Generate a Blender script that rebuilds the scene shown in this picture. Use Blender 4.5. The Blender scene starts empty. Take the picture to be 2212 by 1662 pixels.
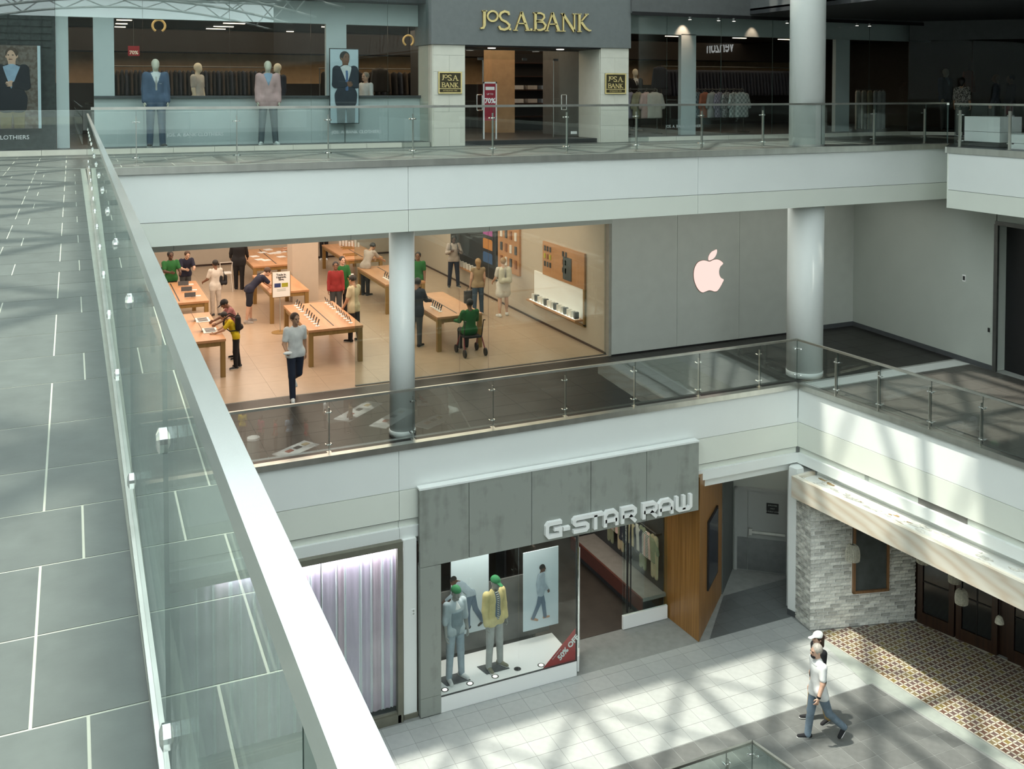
import bpy, math, random
import numpy as np
from mathutils import Vector, Matrix
random.seed(7); np.random.seed(7)
SC = bpy.context.scene
COL = SC.collection
R = math.radians
# ---------------------------------------------------------------- camera, sky, sun, exposure
FPX, PITCH, YAW, CAMZ, HORIZON = 2120.0, R(1.9), R(24.2), 1.25, 199.0
AXY = HORIZON + FPX * math.tan(PITCH)
cam = bpy.data.cameras.new('camera'); camo = bpy.data.objects.new('camera', cam); COL.objects.link(camo)
cam.sensor_width = 36.0; cam.lens = 36.0 * FPX / 2212.0
cam.shift_y = (AXY - 831.0) / 2212.0
cam.clip_start = 0.05; cam.clip_end = 400
camo.location = (0, 0, CAMZ); camo.rotation_euler = (R(90) - PITCH, 0, -YAW)
SC.camera = camo
W = bpy.data.worlds.new('sky'); SC.world = W; W.use_nodes = True
bg = W.node_tree.nodes['Background']; bg.inputs[0].default_value = (0.86, 0.97, 0.975, 1); bg.inputs[1].default_value = 3.9
SUN_DIR = Vector((0.36, -0.085, -1.0))
sl = bpy.data.lights.new('sun', 'SUN'); so = bpy.data.objects.new('sun', sl); COL.objects.link(so)
sl.energy = 6.4; sl.angle = R(1.0); sl.color = (1.0, 0.97, 0.85)
so.rotation_euler = SUN_DIR.to_track_quat('-Z', 'Y').to_euler(); so.location = (-5, 5, 30)
def area(name, loc, sx, sy, power, color, rot=(0, 0, 0)):
    l = bpy.data.lights.new(name, 'AREA'); l.shape = 'RECTANGLE'; l.size = sx; l.size_y = sy; l.energy = power; l.color = color
    o = bpy.data.objects.new(name, l); COL.objects.link(o); o.location = loc; o.rotation_euler = rot; return o
WARM = (1.0, 0.74, 0.50)
# luminous ceilings of the shops and corridor, with two added fill lamps
area('electronics_shop_ceiling_light', (6.5, 28.5, -2.02), 11.0, 12.0, 800, (1.0, 0.74, 0.54))
area('clothier_ceiling_light', (5.0, 26.5, 2.95), 14.0, 7.0, 480, WARM)
area('clothier_ceiling_light', (17.0, 26.0, 2.95), 9.0, 6.0, 110, WARM)
area('jeans_shop_window_light', (7.8, 18.1, -7.7), 2.8, 0.7, 55, (1.0, 0.95, 0.86))
area('jeans_shop_ceiling_light', (10.8, 20.6, -7.5), 2.4, 3.4, 55, (1.0, .86, .68))
area('service_corridor_fill', (14.6, 18.8, -7.27), 1.2, .3, 14, (1.0, .97, .9))  # added fill lamp that brightens the service door
area('corridor_ceiling_light', (11.0, 19.4, -1.40), 17.0, 2.6, 130, (0.97, 1.0, 0.92))
area('curtain_fill', (4.0, 17.565, -7.33), 3.6, 0.12, 40, (0.95, 0.92, 1.0))  # added fill lamp just inside the glass, brightens the curtain
SC.view_settings.view_transform = 'Standard'; SC.view_settings.look = 'None'
SC.view_settings.exposure = 0.0; SC.view_settings.gamma = 1.0; SC.view_settings.use_curve_mapping = False
cy = SC.cycles
cy.max_bounces = 10; cy.diffuse_bounces = 4; cy.glossy_bounces = 5; cy.transmission_bounces = 6; cy.transparent_max_bounces = 40
cy.use_denoising = True; cy.sample_clamp_indirect = 6.0; cy.caustics_reflective = False; cy.caustics_refractive = False
cy.use_adaptive_sampling = True; cy.adaptive_threshold = 0.02

# ---------------------------------------------------------------- survey: the photograph's sight lines met with real planes
_fw = np.array([math.sin(YAW)*math.cos(PITCH), math.cos(YAW)*math.cos(PITCH), -math.sin(PITCH)])
_rt = np.array([math.cos(YAW), -math.sin(YAW), 0.0]); _up = np.cross(_rt, _fw); _C = np.array([0, 0, CAMZ])
def ray(x, y): return _fw + (x-1106.0)/FPX*_rt - (y-AXY)/FPX*_up
def PZ(x, y, z): d = ray(x, y); return Vector(_C + d*(z-CAMZ)/d[2])
def PY(x, y, Y): d = ray(x, y); return Vector(_C + d*Y/d[1])
def PX(x, y, X): d = ray(x, y); return Vector(_C + d*X/d[0])
def PP(x, y, p, n): d = ray(x, y); n = np.array(n, float); return Vector(_C + d*np.dot(np.array(p, float)-_C, n)/np.dot(d, n))
L3, L2, L1, L0 = 0.0, -5.4, -10.65, -16.6

# ---------------------------------------------------------------- materials
MATS = {}
def nodes_of(name):
    m = bpy.data.materials.new(name); m.use_nodes = True; nt = m.node_tree
    return m, nt, nt.nodes['Principled BSDF'], nt.nodes['Material Output']
def N(nt, t, **kw):
    n = nt.nodes.new(t)
    for k, v in kw.items(): setattr(n, k, v)
    return n
def mat(name, col, rough=0.5, metal=0.0, var=0.08, scale=6.0, stretch=(1, 1, 1), rand=0.0, emit=0.0, bump=0.0, spec=0.5, detail=3.0):
    """one plain procedural surface: colour, a little cloudy grain, optional per-piece variation and relief"""
    if name in MATS: return MATS[name]
    m, nt, b, out = nodes_of(name)
    c = (col[0], col[1], col[2], 1)
    tc = N(nt, 'ShaderNodeTexCoord'); mp = N(nt, 'ShaderNodeMapping'); mp.inputs['Scale'].default_value = stretch
    nz = N(nt, 'ShaderNodeTexNoise'); nz.inputs['Scale'].default_value = scale; nz.inputs['Detail'].default_value = detail
    nt.links.new(tc.outputs['Object'], mp.inputs[0]); nt.links.new(mp.outputs[0], nz.inputs['Vector'])
    hs = N(nt, 'ShaderNodeHueSaturation'); hs.inputs['Color'].default_value = c
    mr = N(nt, 'ShaderNodeMapRange'); mr.inputs['From Min'].default_value = 0.3; mr.inputs['From Max'].default_value = 0.7
    mr.inputs['To Min'].default_value = 1-var; mr.inputs['To Max'].default_value = 1+var
    nt.links.new(nz.outputs[0], mr.inputs[0])
    if rand:
        oi = N(nt, 'ShaderNodeObjectInfo'); ge = N(nt, 'ShaderNodeNewGeometry')
        ad = N(nt, 'ShaderNodeMath', operation='ADD'); fr = N(nt, 'ShaderNodeMath', operation='FRACT')
        nt.links.new(oi.outputs['Random'], ad.inputs[0]); nt.links.new(ge.outputs['Random Per Island'], ad.inputs[1]); nt.links.new(ad.outputs[0], fr.inputs[0])
        m2 = N(nt, 'ShaderNodeMapRange'); m2.inputs['To Min'].default_value = 1-rand; m2.inputs['To Max'].default_value = 1+rand
        nt.links.new(fr.outputs[0], m2.inputs[0])
        mu = N(nt, 'ShaderNodeMath', operation='MULTIPLY'); nt.links.new(mr.outputs[0], mu.inputs[0]); nt.links.new(m2.outputs[0], mu.inputs[1])
        nt.links.new(mu.outputs[0], hs.inputs['Value'])
    else: nt.links.new(mr.outputs[0], hs.inputs['Value'])
    nt.links.new(hs.outputs[0], b.inputs['Base Color'])
    b.inputs['Roughness'].default_value = rough; b.inputs['Metallic'].default_value = metal; b.inputs['Specular IOR Level'].default_value = spec
    if emit:
        b.inputs['Emission Color'].default_value = c; b.inputs['Emission Strength'].default_value = emit
    if bump:
        bp = N(nt, 'ShaderNodeBump'); bp.inputs['Strength'].default_value = bump; bp.inputs['Distance'].default_value = 0.01
        nt.links.new(nz.outputs[0], bp.inputs['Height']); nt.links.new(bp.outputs[0], b.inputs['Normal'])
    MATS[name] = m; return m
def glass(name, tint=(0.90, 0.96, 0.94), base=0.04, boost=1.0, rough=0.0):
    """thin flat glass: clear with a tint, reflecting more at grazing angles (Schlick)"""
    if name in MATS: return MATS[name]
    m = bpy.data.materials.new(name); m.use_nodes = True; nt = m.node_tree; nt.nodes.clear()
    out = N(nt, 'ShaderNodeOutputMaterial'); mix = N(nt, 'ShaderNodeMixShader'); tr = N(nt, 'ShaderNodeBsdfTransparent'); gl = N(nt, 'ShaderNodeBsdfGlossy')
    tr.inputs[0].default_value = (*tint, 1); gl.inputs['Roughness'].default_value = rough; gl.inputs[0].default_value = (0.95, 1, 0.99, 1)
    lw = N(nt, 'ShaderNodeLayerWeight'); lw.inputs['Blend'].default_value = 0.5
    pw = N(nt, 'ShaderNodeMath', operation='POWER'); pw.inputs[1].default_value = 5.0
    ma = N(nt, 'ShaderNodeMath', operation='MULTIPLY_ADD'); ma.inputs[1].default_value = (1-base)*boost; ma.inputs[2].default_value = base
    ma.use_clamp = True
    nt.links.new(lw.outputs['Facing'], pw.inputs[0]); nt.links.new(pw.outputs[0], ma.inputs[0]); nt.links.new(ma.outputs[0], mix.inputs[0])
    nt.links.new(tr.outputs[0], mix.inputs[1]); nt.links.new(gl.outputs[0], mix.inputs[2]); nt.links.new(mix.outputs[0], out.inputs[0])
    MATS[name] = m; return m
def emis(name, col, s):
    if name in MATS: return MATS[name]
    m = bpy.data.materials.new(name); m.use_nodes = True; nt = m.node_tree; nt.nodes.clear()
    out = N(nt, 'ShaderNodeOutputMaterial'); e = N(nt, 'ShaderNodeEmission'); e.inputs[0].default_value = (*col, 1); e.inputs[1].default_value = s
    nt.links.new(e.outputs[0], out.inputs[0]); MATS[name] = m; return m
def marble_mat():
    m, nt, b, out = nodes_of('marble')
    tc = N(nt, 'ShaderNodeTexCoord'); mp = N(nt, 'ShaderNodeMapping'); mp.inputs['Rotation'].default_value = (0.3, 0.4, 0.8); mp.inputs['Scale'].default_value = (0.8, 0.5, 2.2)
    wv = N(nt, 'ShaderNodeTexWave'); wv.inputs['Scale'].default_value = 1.1; wv.inputs['Distortion'].default_value = 6.0; wv.inputs['Detail'].default_value = 4
    cr = N(nt, 'ShaderNodeValToRGB'); e = cr.color_ramp.elements
    e[0].position = 0.0; e[0].color = (0.70, 0.66, 0.57, 1); e[1].position = 1.0; e[1].color = (0.60, 0.51, 0.40, 1)
    x = e.new(0.45); x.color = (0.66, 0.61, 0.51, 1); x = e.new(0.8); x.color = (0.63, 0.56, 0.46, 1)
    nt.links.new(tc.outputs['Object'], mp.inputs[0]); nt.links.new(mp.outputs[0], wv.inputs[0]); nt.links.new(wv.outputs[0], cr.inputs[0]); nt.links.new(cr.outputs[0], b.inputs['Base Color'])
    b.inputs['Roughness'].default_value = 0.25; MATS['marble'] = m; return m
def concrete_mat():
    m, nt, b, out = nodes_of('concrete_panel')
    tc = N(nt, 'ShaderNodeTexCoord'); mp = N(nt, 'ShaderNodeMapping'); mp.inputs['Scale'].default_value = (5.0, 5.0, 0.5)
    n1 = N(nt, 'ShaderNodeTexNoise'); n1.inputs['Scale'].default_value = 1.0; n1.inputs['Detail'].default_value = 5
    n2 = N(nt, 'ShaderNodeTexNoise'); n2.inputs['Scale'].default_value = 3.0; n2.inputs['Detail'].default_value = 8
    ad = N(nt, 'ShaderNodeMath', operation='ADD'); cr = N(nt, 'ShaderNodeValToRGB'); e = cr.color_ramp.elements
    e[0].position = 0.6; e[0].color = (0.19, 0.20, 0.18, 1); e[1].position = 1.0; e[1].color = (0.30, 0.32, 0.29, 1)
    nt.links.new(tc.outputs['Object'], mp.inputs[0]); nt.links.new(mp.outputs[0], n1.inputs[0]); nt.links.new(tc.outputs['Object'], n2.inputs[0])
    nt.links.new(n1.outputs[0], ad.inputs[0]); nt.links.new(n2.outputs[0], ad.inputs[1]); nt.links.new(ad.outputs[0], cr.inputs[0]); nt.links.new(cr.outputs[0], b.inputs['Base Color'])
    b.inputs['Roughness'].default_value = 0.65; MATS['concrete_panel'] = m; return m
def wood_mat(name, c1, c2, sc=(9, 9, 0.35), rough=0.4):
    m, nt, b, out = nodes_of(name)
    tc = N(nt, 'ShaderNodeTexCoord'); mp = N(nt, 'ShaderNodeMapping'); mp.inputs['Scale'].default_value = sc
    n1 = N(nt, 'ShaderNodeTexNoise'); n1.inputs['Scale'].default_value = 2.0; n1.inputs['Detail'].default_value = 6; n1.inputs['Distortion'].default_value = 0.3
    cr = N(nt, 'ShaderNodeValToRGB'); e = cr.color_ramp.elements
    e[0].position = 0.36; e[0].color = (*c1, 1); e[1].position = 0.64; e[1].color = (*c2, 1)
    nt.links.new(tc.outputs['Object'], mp.inputs[0]); nt.links.new(mp.outputs[0], n1.inputs[0]); nt.links.new(n1.outputs[0], cr.inputs[0]); nt.links.new(cr.outputs[0], b.inputs['Base Color'])
    b.inputs['Roughness'].default_value = rough; MATS[name] = m; return m
def two_tone(name, c1, c2, scale=30, rough=0.8, kind='check', axis=2):
    """patterned cloth: woven stripes or checks"""
    if name in MATS: return MATS[name]
    m, nt, b, out = nodes_of(name)
    tc = N(nt, 'ShaderNodeTexCoord')
    if kind == 'stripe':
        wv = N(nt, 'ShaderNodeTexWave', bands_direction='XYZ'[axis]); wv.inputs['Scale'].default_value = scale; src = wv.outputs[0]
    elif kind == 'noise':
        wv = N(nt, 'ShaderNodeTexNoise'); wv.inputs['Scale'].default_value = scale; src = wv.outputs[0]
    else:
        wv = N(nt, 'ShaderNodeTexChecker'); wv.inputs['Scale'].default_value = scale; src = wv.outputs[1]
    cr = N(nt, 'ShaderNodeValToRGB'); e = cr.color_ramp.elements; e[0].position = 0.42; e[1].position = 0.58
    e[0].color = (*c1, 1); e[1].color = (*c2, 1)
    nt.links.new(tc.outputs['Object'], wv.inputs['Vector']); nt.links.new(src, cr.inputs[0]); nt.links.new(cr.outputs[0], b.inputs['Base Color'])
    b.inputs['Roughness'].default_value = rough; MATS[name] = m; return m
WHITE = mat('white_panel', (0.80, 0.83, 0.81), 0.45, var=0.015, scale=1.0)
CREAM = mat('cream_panel', (0.74, 0.77, 0.70), 0.5, var=0.015, scale=1.0)
STEEL = mat('brushed_steel', (0.62, 0.62, 0.58), 0.32, 1.0, var=0.10, scale=2.0, stretch=(2, 2, 0.2))
STEELD = mat('dark_steel', (0.16, 0.165, 0.16), 0.35, 0.8)
CHROME = mat('chrome', (0.85, 0.86, 0.86), 0.12, 1.0, var=0.0)
GLASS = glass('clear_glass'); GLASSR = glass('railing_glass', (0.95, 0.975, 0.968), 0.045, 0.5); GLASSN = glass('near_railing_glass', (0.90, 0.95, 0.93), 0.035, 1.0)
GLASSS = glass('shop_glass', (0.93, 0.955, 0.95), 0.028, 1.0); GLASSF = glass('facade_glass', (0.92, 0.955, 0.95), 0.05, 1.0)
GLASSD = glass('dark_facade_glass', (0.55, 0.58, 0.58), 0.006, 0.2)
GEDGE = mat('glass_edge', (0.06, 0.10, 0.09), 0.3)
BLACK = mat('black', (0.008, 0.008, 0.009), 0.5); DARK = mat('dark_grey', (0.035, 0.037, 0.04), 0.55); CHAR = mat('charcoal', (0.07, 0.075, 0.08), 0.6)
GREYW = mat('grey_green_wall', (0.44, 0.47, 0.43), 0.6, var=0.02, scale=1.5); STONEG = mat('pale_stone_panel', (0.52, 0.54, 0.50), 0.5, var=0.03, scale=3)
SLATE = mat('slate_tile', (0.070, 0.082, 0.075), 0.42, var=0.14, scale=9, rand=0.10, bump=0.12, detail=8)
GROUT = mat('pale_grout', (0.32, 0.34, 0.29), 0.9, var=0.05)
TILEL = mat('light_floor_tile', (0.355, 0.37, 0.36), 0.4, var=0.05, scale=8, rand=0.05); GROUTL = mat('grey_grout', (0.24, 0.25, 0.24), 0.9)
TILED = mat('dark_floor_tile', (0.135, 0.14, 0.135), 0.4, var=0.10, scale=8, rand=0.12); GROUTD = mat('mid_grout', (0.27, 0.28, 0.26), 0.9)
TILEC = mat('corridor_tile', (0.105, 0.115, 0.115), 0.35, var=0.08, scale=6, rand=0.08)
TILEB = mat('brown_black_tile', (0.017, 0.016, 0.0145), 0.35, var=0.2, scale=4, rand=0.15, spec=0.2)
TILEW = mat('white_strip_tile', (0.62, 0.64, 0.62), 0.4, var=0.03)
SHOPT = mat('tan_shop_tile', (0.44, 0.33, 0.235), 0.28, var=0.05, scale=4, rand=0.03)
CONC = concrete_mat(); MARB = marble_mat()
OAK = wood_mat('honey_oak', (0.42, 0.21, 0.095), (0.50, 0.26, 0.125), (3, 0.5, 3)); OAKL = wood_mat('oak_leg', (0.24, 0.14, 0.04), (0.30, 0.18, 0.055))
VENEER = wood_mat('amber_veneer', (0.23, 0.105, 0.025), (0.36, 0.18, 0.055), (14, 14, 0.3), 0.35)
DWOOD = wood_mat('dark_red_wood', (0.026, 0.010, 0.005), (0.045, 0.018, 0.008), (9, 9, 0.4), 0.4)
MWOOD = wood_mat('brown_window_wood', (0.20, 0.10, 0.045), (0.28, 0.15, 0.07))
OLIVE = mat('olive_bronze_metal', (0.19, 0.185, 0.145), 0.45, 0.3)
IVORY = mat('ivory_stone', (0.62, 0.61, 0.53), 0.5, var=0.03, scale=5, rand=0.02); SLATEB = mat('slate_blue_plaster', (0.145, 0.16, 0.158), 0.75, var=0.05, scale=8)
GOLD = mat('gold_letter', (0.74, 0.60, 0.27), 0.4, 0.15); GOLDD = mat('gold_letter_side', (0.30, 0.19, 0.05), 0.5, 0.4); BRASSD = mat('dark_bronze_plate', (0.055, 0.045, 0.022), 0.45, 0.3)
SIGNW = mat('white_sign', (0.88, 0.89, 0.88), 0.4, var=0.0)
MORTAR = mat('whitewash_mortar', (0.88, 0.88, 0.85), 0.9, var=0.06, scale=20, bump=0.4)
BRICK = mat('whitewashed_brick', (0.60, 0.595, 0.555), 0.85, var=0.25, scale=14, rand=0.34, bump=0.5)
TAN = mat('tan_wall', (0.50, 0.34, 0.19), 0.6)
ORDW = 'first second third fourth fifth sixth seventh eighth ninth tenth eleventh twelfth thirteenth fourteenth fifteenth sixteenth seventeenth eighteenth nineteenth twentieth'.split()
def ORD(i): return ORDW[i] if i < 20 else ('twenty ' if i < 29 else 'thirtieth ' if i == 29 else 'thirty ' if i < 39 else 'fortieth ')+(ORDW[(i-20) % 10] if i not in (29, 39) else '')

# ---------------------------------------------------------------- mesh building
def link(o, parent=None):
    COL.objects.link(o)
    if parent is not None: o.parent = parent
    return o
def tag(o, label=None, cat=None, group=None, kind=None):
    if label: o['label'] = label
    if cat: o['category'] = cat
    if group: o['group'] = group
    if kind: o['kind'] = kind
    return o
def thing(name, label, cat, loc=(0, 0, 0), rz=0.0, group=None):
    o = bpy.data.objects.new(name, None); COL.objects.link(o); o.empty_display_size = 0.1
    o.location = loc; o.rotation_euler = (0, 0, rz); return tag(o, label, cat, group)
OFF = {}      # things whose parts are given in world coordinates: their base point
def wthing(name, label, cat, loc, group=None):
    o = thing(name, label, cat, loc, 0, group); OFF[o.name] = tuple(loc); return o
class MB:
    """collects boxes, bars, tubes, prisms; build() links them as ONE mesh object"""
    def __init__(s): s.v = []; s.f = []; s.m = []
    def add(s, vs, fs, mi=0):
        b = len(s.v); s.v += [tuple(p) for p in vs]; s.f += [tuple(b+i for i in f) for f in fs]; s.m += [mi]*len(fs); return s
    def box(s, x0, x1, y0, y1, z0, z1, mi=0, tip=None):
        vs = [(x0, y0, z0), (x1, y0, z0), (x1, y1, z0), (x0, y1, z0), (x0, y0, z1), (x1, y0, z1), (x1, y1, z1), (x0, y1, z1)]
        return s.add(vs, [(3, 2, 1, 0), (4, 5, 6, 7), (0, 1, 5, 4), (1, 2, 6, 5), (2, 3, 7, 6), (3, 0, 4, 7)], mi)
    def slab(s, poly, z0, z1, mi=0):
        """vertical prism over a plan polygon"""
        n = len(poly); vs = [(p[0], p[1], z0) for p in poly]+[(p[0], p[1], z1) for p in poly]
        ar = sum(poly[i][0]*poly[(i+1) % n][1]-poly[(i+1) % n][0]*poly[i][1] for i in range(n))
        if ar < 0: vs = vs[:n][::-1]+vs[n:][::-1]
        return s.add(vs, [tuple(range(n))[::-1], tuple(range(n, 2*n))]+[(i, (i+1) % n, n+(i+1) % n, n+i) for i in range(n)], mi)
    def obox(s, o, u, v, w, mi=0):
        """box from a corner and three edge vectors"""
        o, u, v, w = Vector(o), Vector(u), Vector(v), Vector(w)
        if u.cross(v).dot(w) < 0: u, v = v, u
        vs = [o, o+u, o+u+v, o+v, o+w, o+u+w, o+u+v+w, o+v+w]
        return s.add(vs, [(3, 2, 1, 0), (4, 5, 6, 7), (0, 1, 5, 4), (1, 2, 6, 5), (2, 3, 7, 6), (3, 0, 4, 7)], mi)
    def bar(s, p, q, r, n=8, r2=None, mi=0):
        p, q = Vector(p), Vector(q); d = (q-p).normalized(); a = d.orthogonal().normalized(); b = d.cross(a); r2 = r if r2 is None else r2
        vs = [p+(a*math.cos(6.28319*i/n)+b*math.sin(6.28319*i/n))*r for i in range(n)]+[q+(a*math.cos(6.28319*i/n)+b*math.sin(6.28319*i/n))*r2 for i in range(n)]
        return s.add(vs, [tuple(range(n))[::-1], tuple(range(n, 2*n))]+[(i, (i+1) % n, n+(i+1) % n, n+i) for i in range(n)], mi)
    def path(s, pts, r, n=6, mi=0):
        for a, b in zip(pts, pts[1:]): s.bar(a, b, r, n, mi=mi)
        return s
    def lathe(s, c, prof, n=20, mi=0):
        c = Vector(c); k = len(prof); vs = []
        for r, z in prof:
            vs += [(c.x+r*math.cos(6.28319*i/n), c.y+r*math.sin(6.28319*i/n), c.z+z) for i in range(n)]
        fs = [(j*n+i, j*n+(i+1) % n, (j+1)*n+(i+1) % n, (j+1)*n+i) for j in range(k-1) for i in range(n)]
        fs += [tuple(range(n))[::-1], tuple(range((k-1)*n, k*n))]
        return s.add(vs, fs, mi)
    def ball(s, c, r, n=10, sc=(1, 1, 1), mi=0):
        k = max(4, n//2); vs = [(c[0], c[1], c[2]-r*sc[2])]
        for j in range(1, k):
            t = math.pi*j/k
            vs += [(c[0]+r*sc[0]*math.sin(t)*math.cos(6.28319*i/n), c[1]+r*sc[1]*math.sin(t)*math.sin(6.28319*i/n), c[2]-r*sc[2]*math.cos(t)) for i in range(n)]
        vs.append((c[0], c[1], c[2]+r*sc[2])); L = len(vs)-1
        fs = [(0, 1+(i+1) % n, 1+i) for i in range(n)]+[(1+j*n+i, 1+j*n+(i+1) % n, 1+(j+1)*n+(i+1) % n, 1+(j+1)*n+i) for j in range(k-2) for i in range(n)]
        fs += [(1+(k-2)*n+i, 1+(k-2)*n+(i+1) % n, L) for i in range(n)]
        return s.add(vs, fs, mi)
    def ribbon(s, O, U, V, D, pts, w, depth, mi=0):
        """stroke with varying width on the plane O+U*x+V*z, thickness along D"""
        O, U, V, D = Vector(O), Vector(U), Vector(V), Vector(D)
        P = [Vector((p[0], p[1])) for p in pts]; n = len(P)
        ws = w if isinstance(w, (list, tuple)) else [w]*n
        if len(ws) == 2 and n > 2: ws = [ws[0]+(ws[1]-ws[0])*i/(n-1) for i in range(n)]
        Lf, Rt = [], []
        for i in range(n):
            a = P[max(0, i-1)]; b = P[min(n-1, i+1)]
            if 0 < i < n-1:
                d1 = (P[i]-a).normalized(); d2 = (b-P[i]).normalized(); t = d1+d2
                t = t.normalized() if t.length > 1e-6 else d2; k = 1/max(0.5, t.dot(d2))
            else: t = (b-a).normalized(); k = 1
            nn = Vector((-t.y, t.x))*ws[i]*0.5*k; Lf.append(P[i]+nn); Rt.append(P[i]-nn)
        f = lambda q, z: O+U*q.x+V*q.y+D*z
        vs = [f(q, 0) for q in Lf]+[f(q, 0) for q in Rt]+[f(q, depth) for q in Lf]+[f(q, depth) for q in Rt]
        fs = []
        for i in range(n-1):
            fs += [(i, i+1, n+i+1, n+i), (2*n+i, 3*n+i, 3*n+i+1, 2*n+i+1), (i, 2*n+i, 2*n+i+1, i+1), (n+i, n+i+1, 3*n+i+1, 3*n+i)]
        fs += [(0, n, 3*n, 2*n), (n-1, 3*n-1, 4*n-1, 2*n-1)]
        return s.add(vs, fs, mi)
    def plate(s, O, U, V, D, poly, depth, mi=0):
        """outline on the plane O+U*x+V*z raised by depth along D"""
        O, U, V, D = Vector(O), Vector(U), Vector(V), Vector(D); n = len(poly)
        vs = [O+U*p[0]+V*p[1] for p in poly]+[O+U*p[0]+V*p[1]+D*depth for p in poly]
        return s.add(vs, [tuple(range(n)), tuple(range(n, 2*n))[::-1]]+[(i, n+i, n+(i+1) % n, (i+1) % n) for i in range(n)], mi)
    def mesh(s, name, mats, smooth=False, fix=True):
        me = bpy.data.meshes.new(name); me.from_pydata(s.v, [], s.f)
        for m in (mats if isinstance(mats, (list, tuple)) else [mats]): me.materials.append(m)
        if any(s.m): me.polygons.foreach_set('material_index', s.m)
        if smooth: me.polygons.foreach_set('use_smooth', [True]*len(s.f))
        me.update()
        if fix:
            import bmesh
            bm = bmesh.new(); bm.from_mesh(me); bmesh.ops.recalc_face_normals(bm, faces=bm.faces[:]); bm.to_mesh(me); bm.free()
        return me
    def build(s, name, mats, parent=None, smooth=False, kind=None, fix=True):
        off = OFF.get(parent.name) if parent is not None else None
        if off: s.v = [(p[0]-off[0], p[1]-off[1], p[2]-off[2]) for p in s.v]
        o = bpy.data.objects.new(name, s.mesh(name, mats, smooth, fix)); link(o, parent)
        if off: OFF[o.name] = off
        if kind: o['kind'] = kind
        return o
def struct(name, mb, mats, parent=None, smooth=False):
    return mb.build(name, mats, parent, smooth, kind=None if parent else 'structure')
def box(x0, x1, y0, y1, z0, z1): return MB().box(x0, x1, y0, y1, z0, z1)
def copy_tree(o, parent=None):
    c = o.copy(); COL.objects.link(c)
    if parent is not None: c.parent = parent
    for ch in [k for k in bpy.data.objects if k.parent == o] if parent is None else list(o.children): copy_tree(ch, c)
    return c
def clip_poly(poly, clip):
    """Sutherland-Hodgman against a convex counter-clockwise polygon"""
    out = list(poly)
    for i in range(len(clip)):
        a, b = clip[i], clip[(i+1) % len(clip)]; inp, out = out, []
        if not inp: return []
        sd = lambda p: (b[0]-a[0])*(p[1]-a[1])-(b[1]-a[1])*(p[0]-a[0])
        for j in range(len(inp)):
            p, q = inp[j-1], inp[j]; sp, sq = sd(p), sd(q)
            if (sp >= 0) != (sq >= 0):
                t = sp/(sp-sq); out.append((p[0]+t*(q[0]-p[0]), p[1]+t*(q[1]-p[1])))
            if sq >= 0: out.append(q)
    return out
def tiles(parent, clip, ox, oy, px, py, z, m, th=0.012, gap=0.012, ang=0.0, brickbond=0.0, name='tile', rows=None):
    """a field of separate floor tiles, whole ones sharing a mesh, cut ones fitted to the border"""
    ca, sa = math.cos(ang), math.sin(ang)
    loc = [((p[0]-ox)*ca+(p[1]-oy)*sa, -(p[0]-ox)*sa+(p[1]-oy)*ca) for p in clip]
    ar = sum(loc[i-1][0]*loc[i][1]-loc[i][0]*loc[i-1][1] for i in range(len(loc)))
    if ar < 0: loc = loc[::-1]
    x0, x1 = min(p[0] for p in loc), max(p[0] for p in loc); y0, y1 = min(p[1] for p in loc), max(p[1] for p in loc)
    if rows is None:
        j0 = math.floor(y0/py); rows = [(j*py, (j+1)*py) for j in range(j0, math.ceil(y1/py))]
    cache = {}; cnt = 0
    for k, (ya, yb) in enumerate(rows):
        off = (k % 2)*brickbond if not callable(brickbond) else brickbond(k)
        for i in range(math.floor((x0-off)/px)-1, math.ceil((x1-off)/px)+1):
            xa = i*px+off; g = gap/2
            rect = [(xa+g, ya+g), (xa+px-g, ya+g), (xa+px-g, yb-g), (xa+g, yb-g)]
            pl = clip_poly(rect, loc)
            if len(pl) < 3: continue
            a = abs(sum(pl[q-1][0]*pl[q][1]-pl[q][0]*pl[q-1][1] for q in range(len(pl))))/2
            if a < 0.002: continue
            full = abs(a-(px-gap)*(yb-ya-gap)) < 1e-4
            key = round(yb-ya, 4) if full else None
            if full and key in cache: me = cache[key]
            else:
                bx, by = xa, ya
                me = MB().slab([(p[0]-bx, p[1]-by) for p in pl], -th, 0.0).mesh(name, m, fix=False)
                if full: cache[key] = me
            o = bpy.data.objects.new(name, me); link(o, parent)
            o.location = (ox+xa*ca-ya*sa, oy+xa*sa+ya*ca, z); o.rotation_euler = (0, 0, ang); cnt += 1
    return cnt
def text_obj(name, s, O, U, V, size, m, depth=0.01, parent=None, align='LEFT', bold=0.0, space=1.0, shear=0.0):
    cu = bpy.data.curves.new(name, 'FONT'); cu.body = s; cu.size = size; cu.extrude = depth/2; cu.align_x = align; cu.offset = bold; cu.space_character = space; cu.shear = shear; cu.resolution_u = 3
    cu.materials.append(m); U, V = Vector(U).normalized(), Vector(V).normalized(); Nn = U.cross(V)
    t = bpy.data.objects.new(name, cu); COL.objects.link(t); me = bpy.data.meshes.new_from_object(t); bpy.data.objects.remove(t)
    o = bpy.data.objects.new(name, me); link(o, parent)
    if parent is not None and parent.name in OFF: O = Vector(O)-Vector(OFF[parent.name])
    o.matrix_basis = Matrix(((U.x, V.x, Nn.x, O[0]), (U.y, V.y, Nn.y, O[1]), (U.z, V.z, Nn.z, O[2]), (0, 0, 0, 1)))
    return o
UX, UZ, FY = Vector((1, 0, 0)), Vector((0, 0, 1)), Vector((0, -1, 0))
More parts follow.
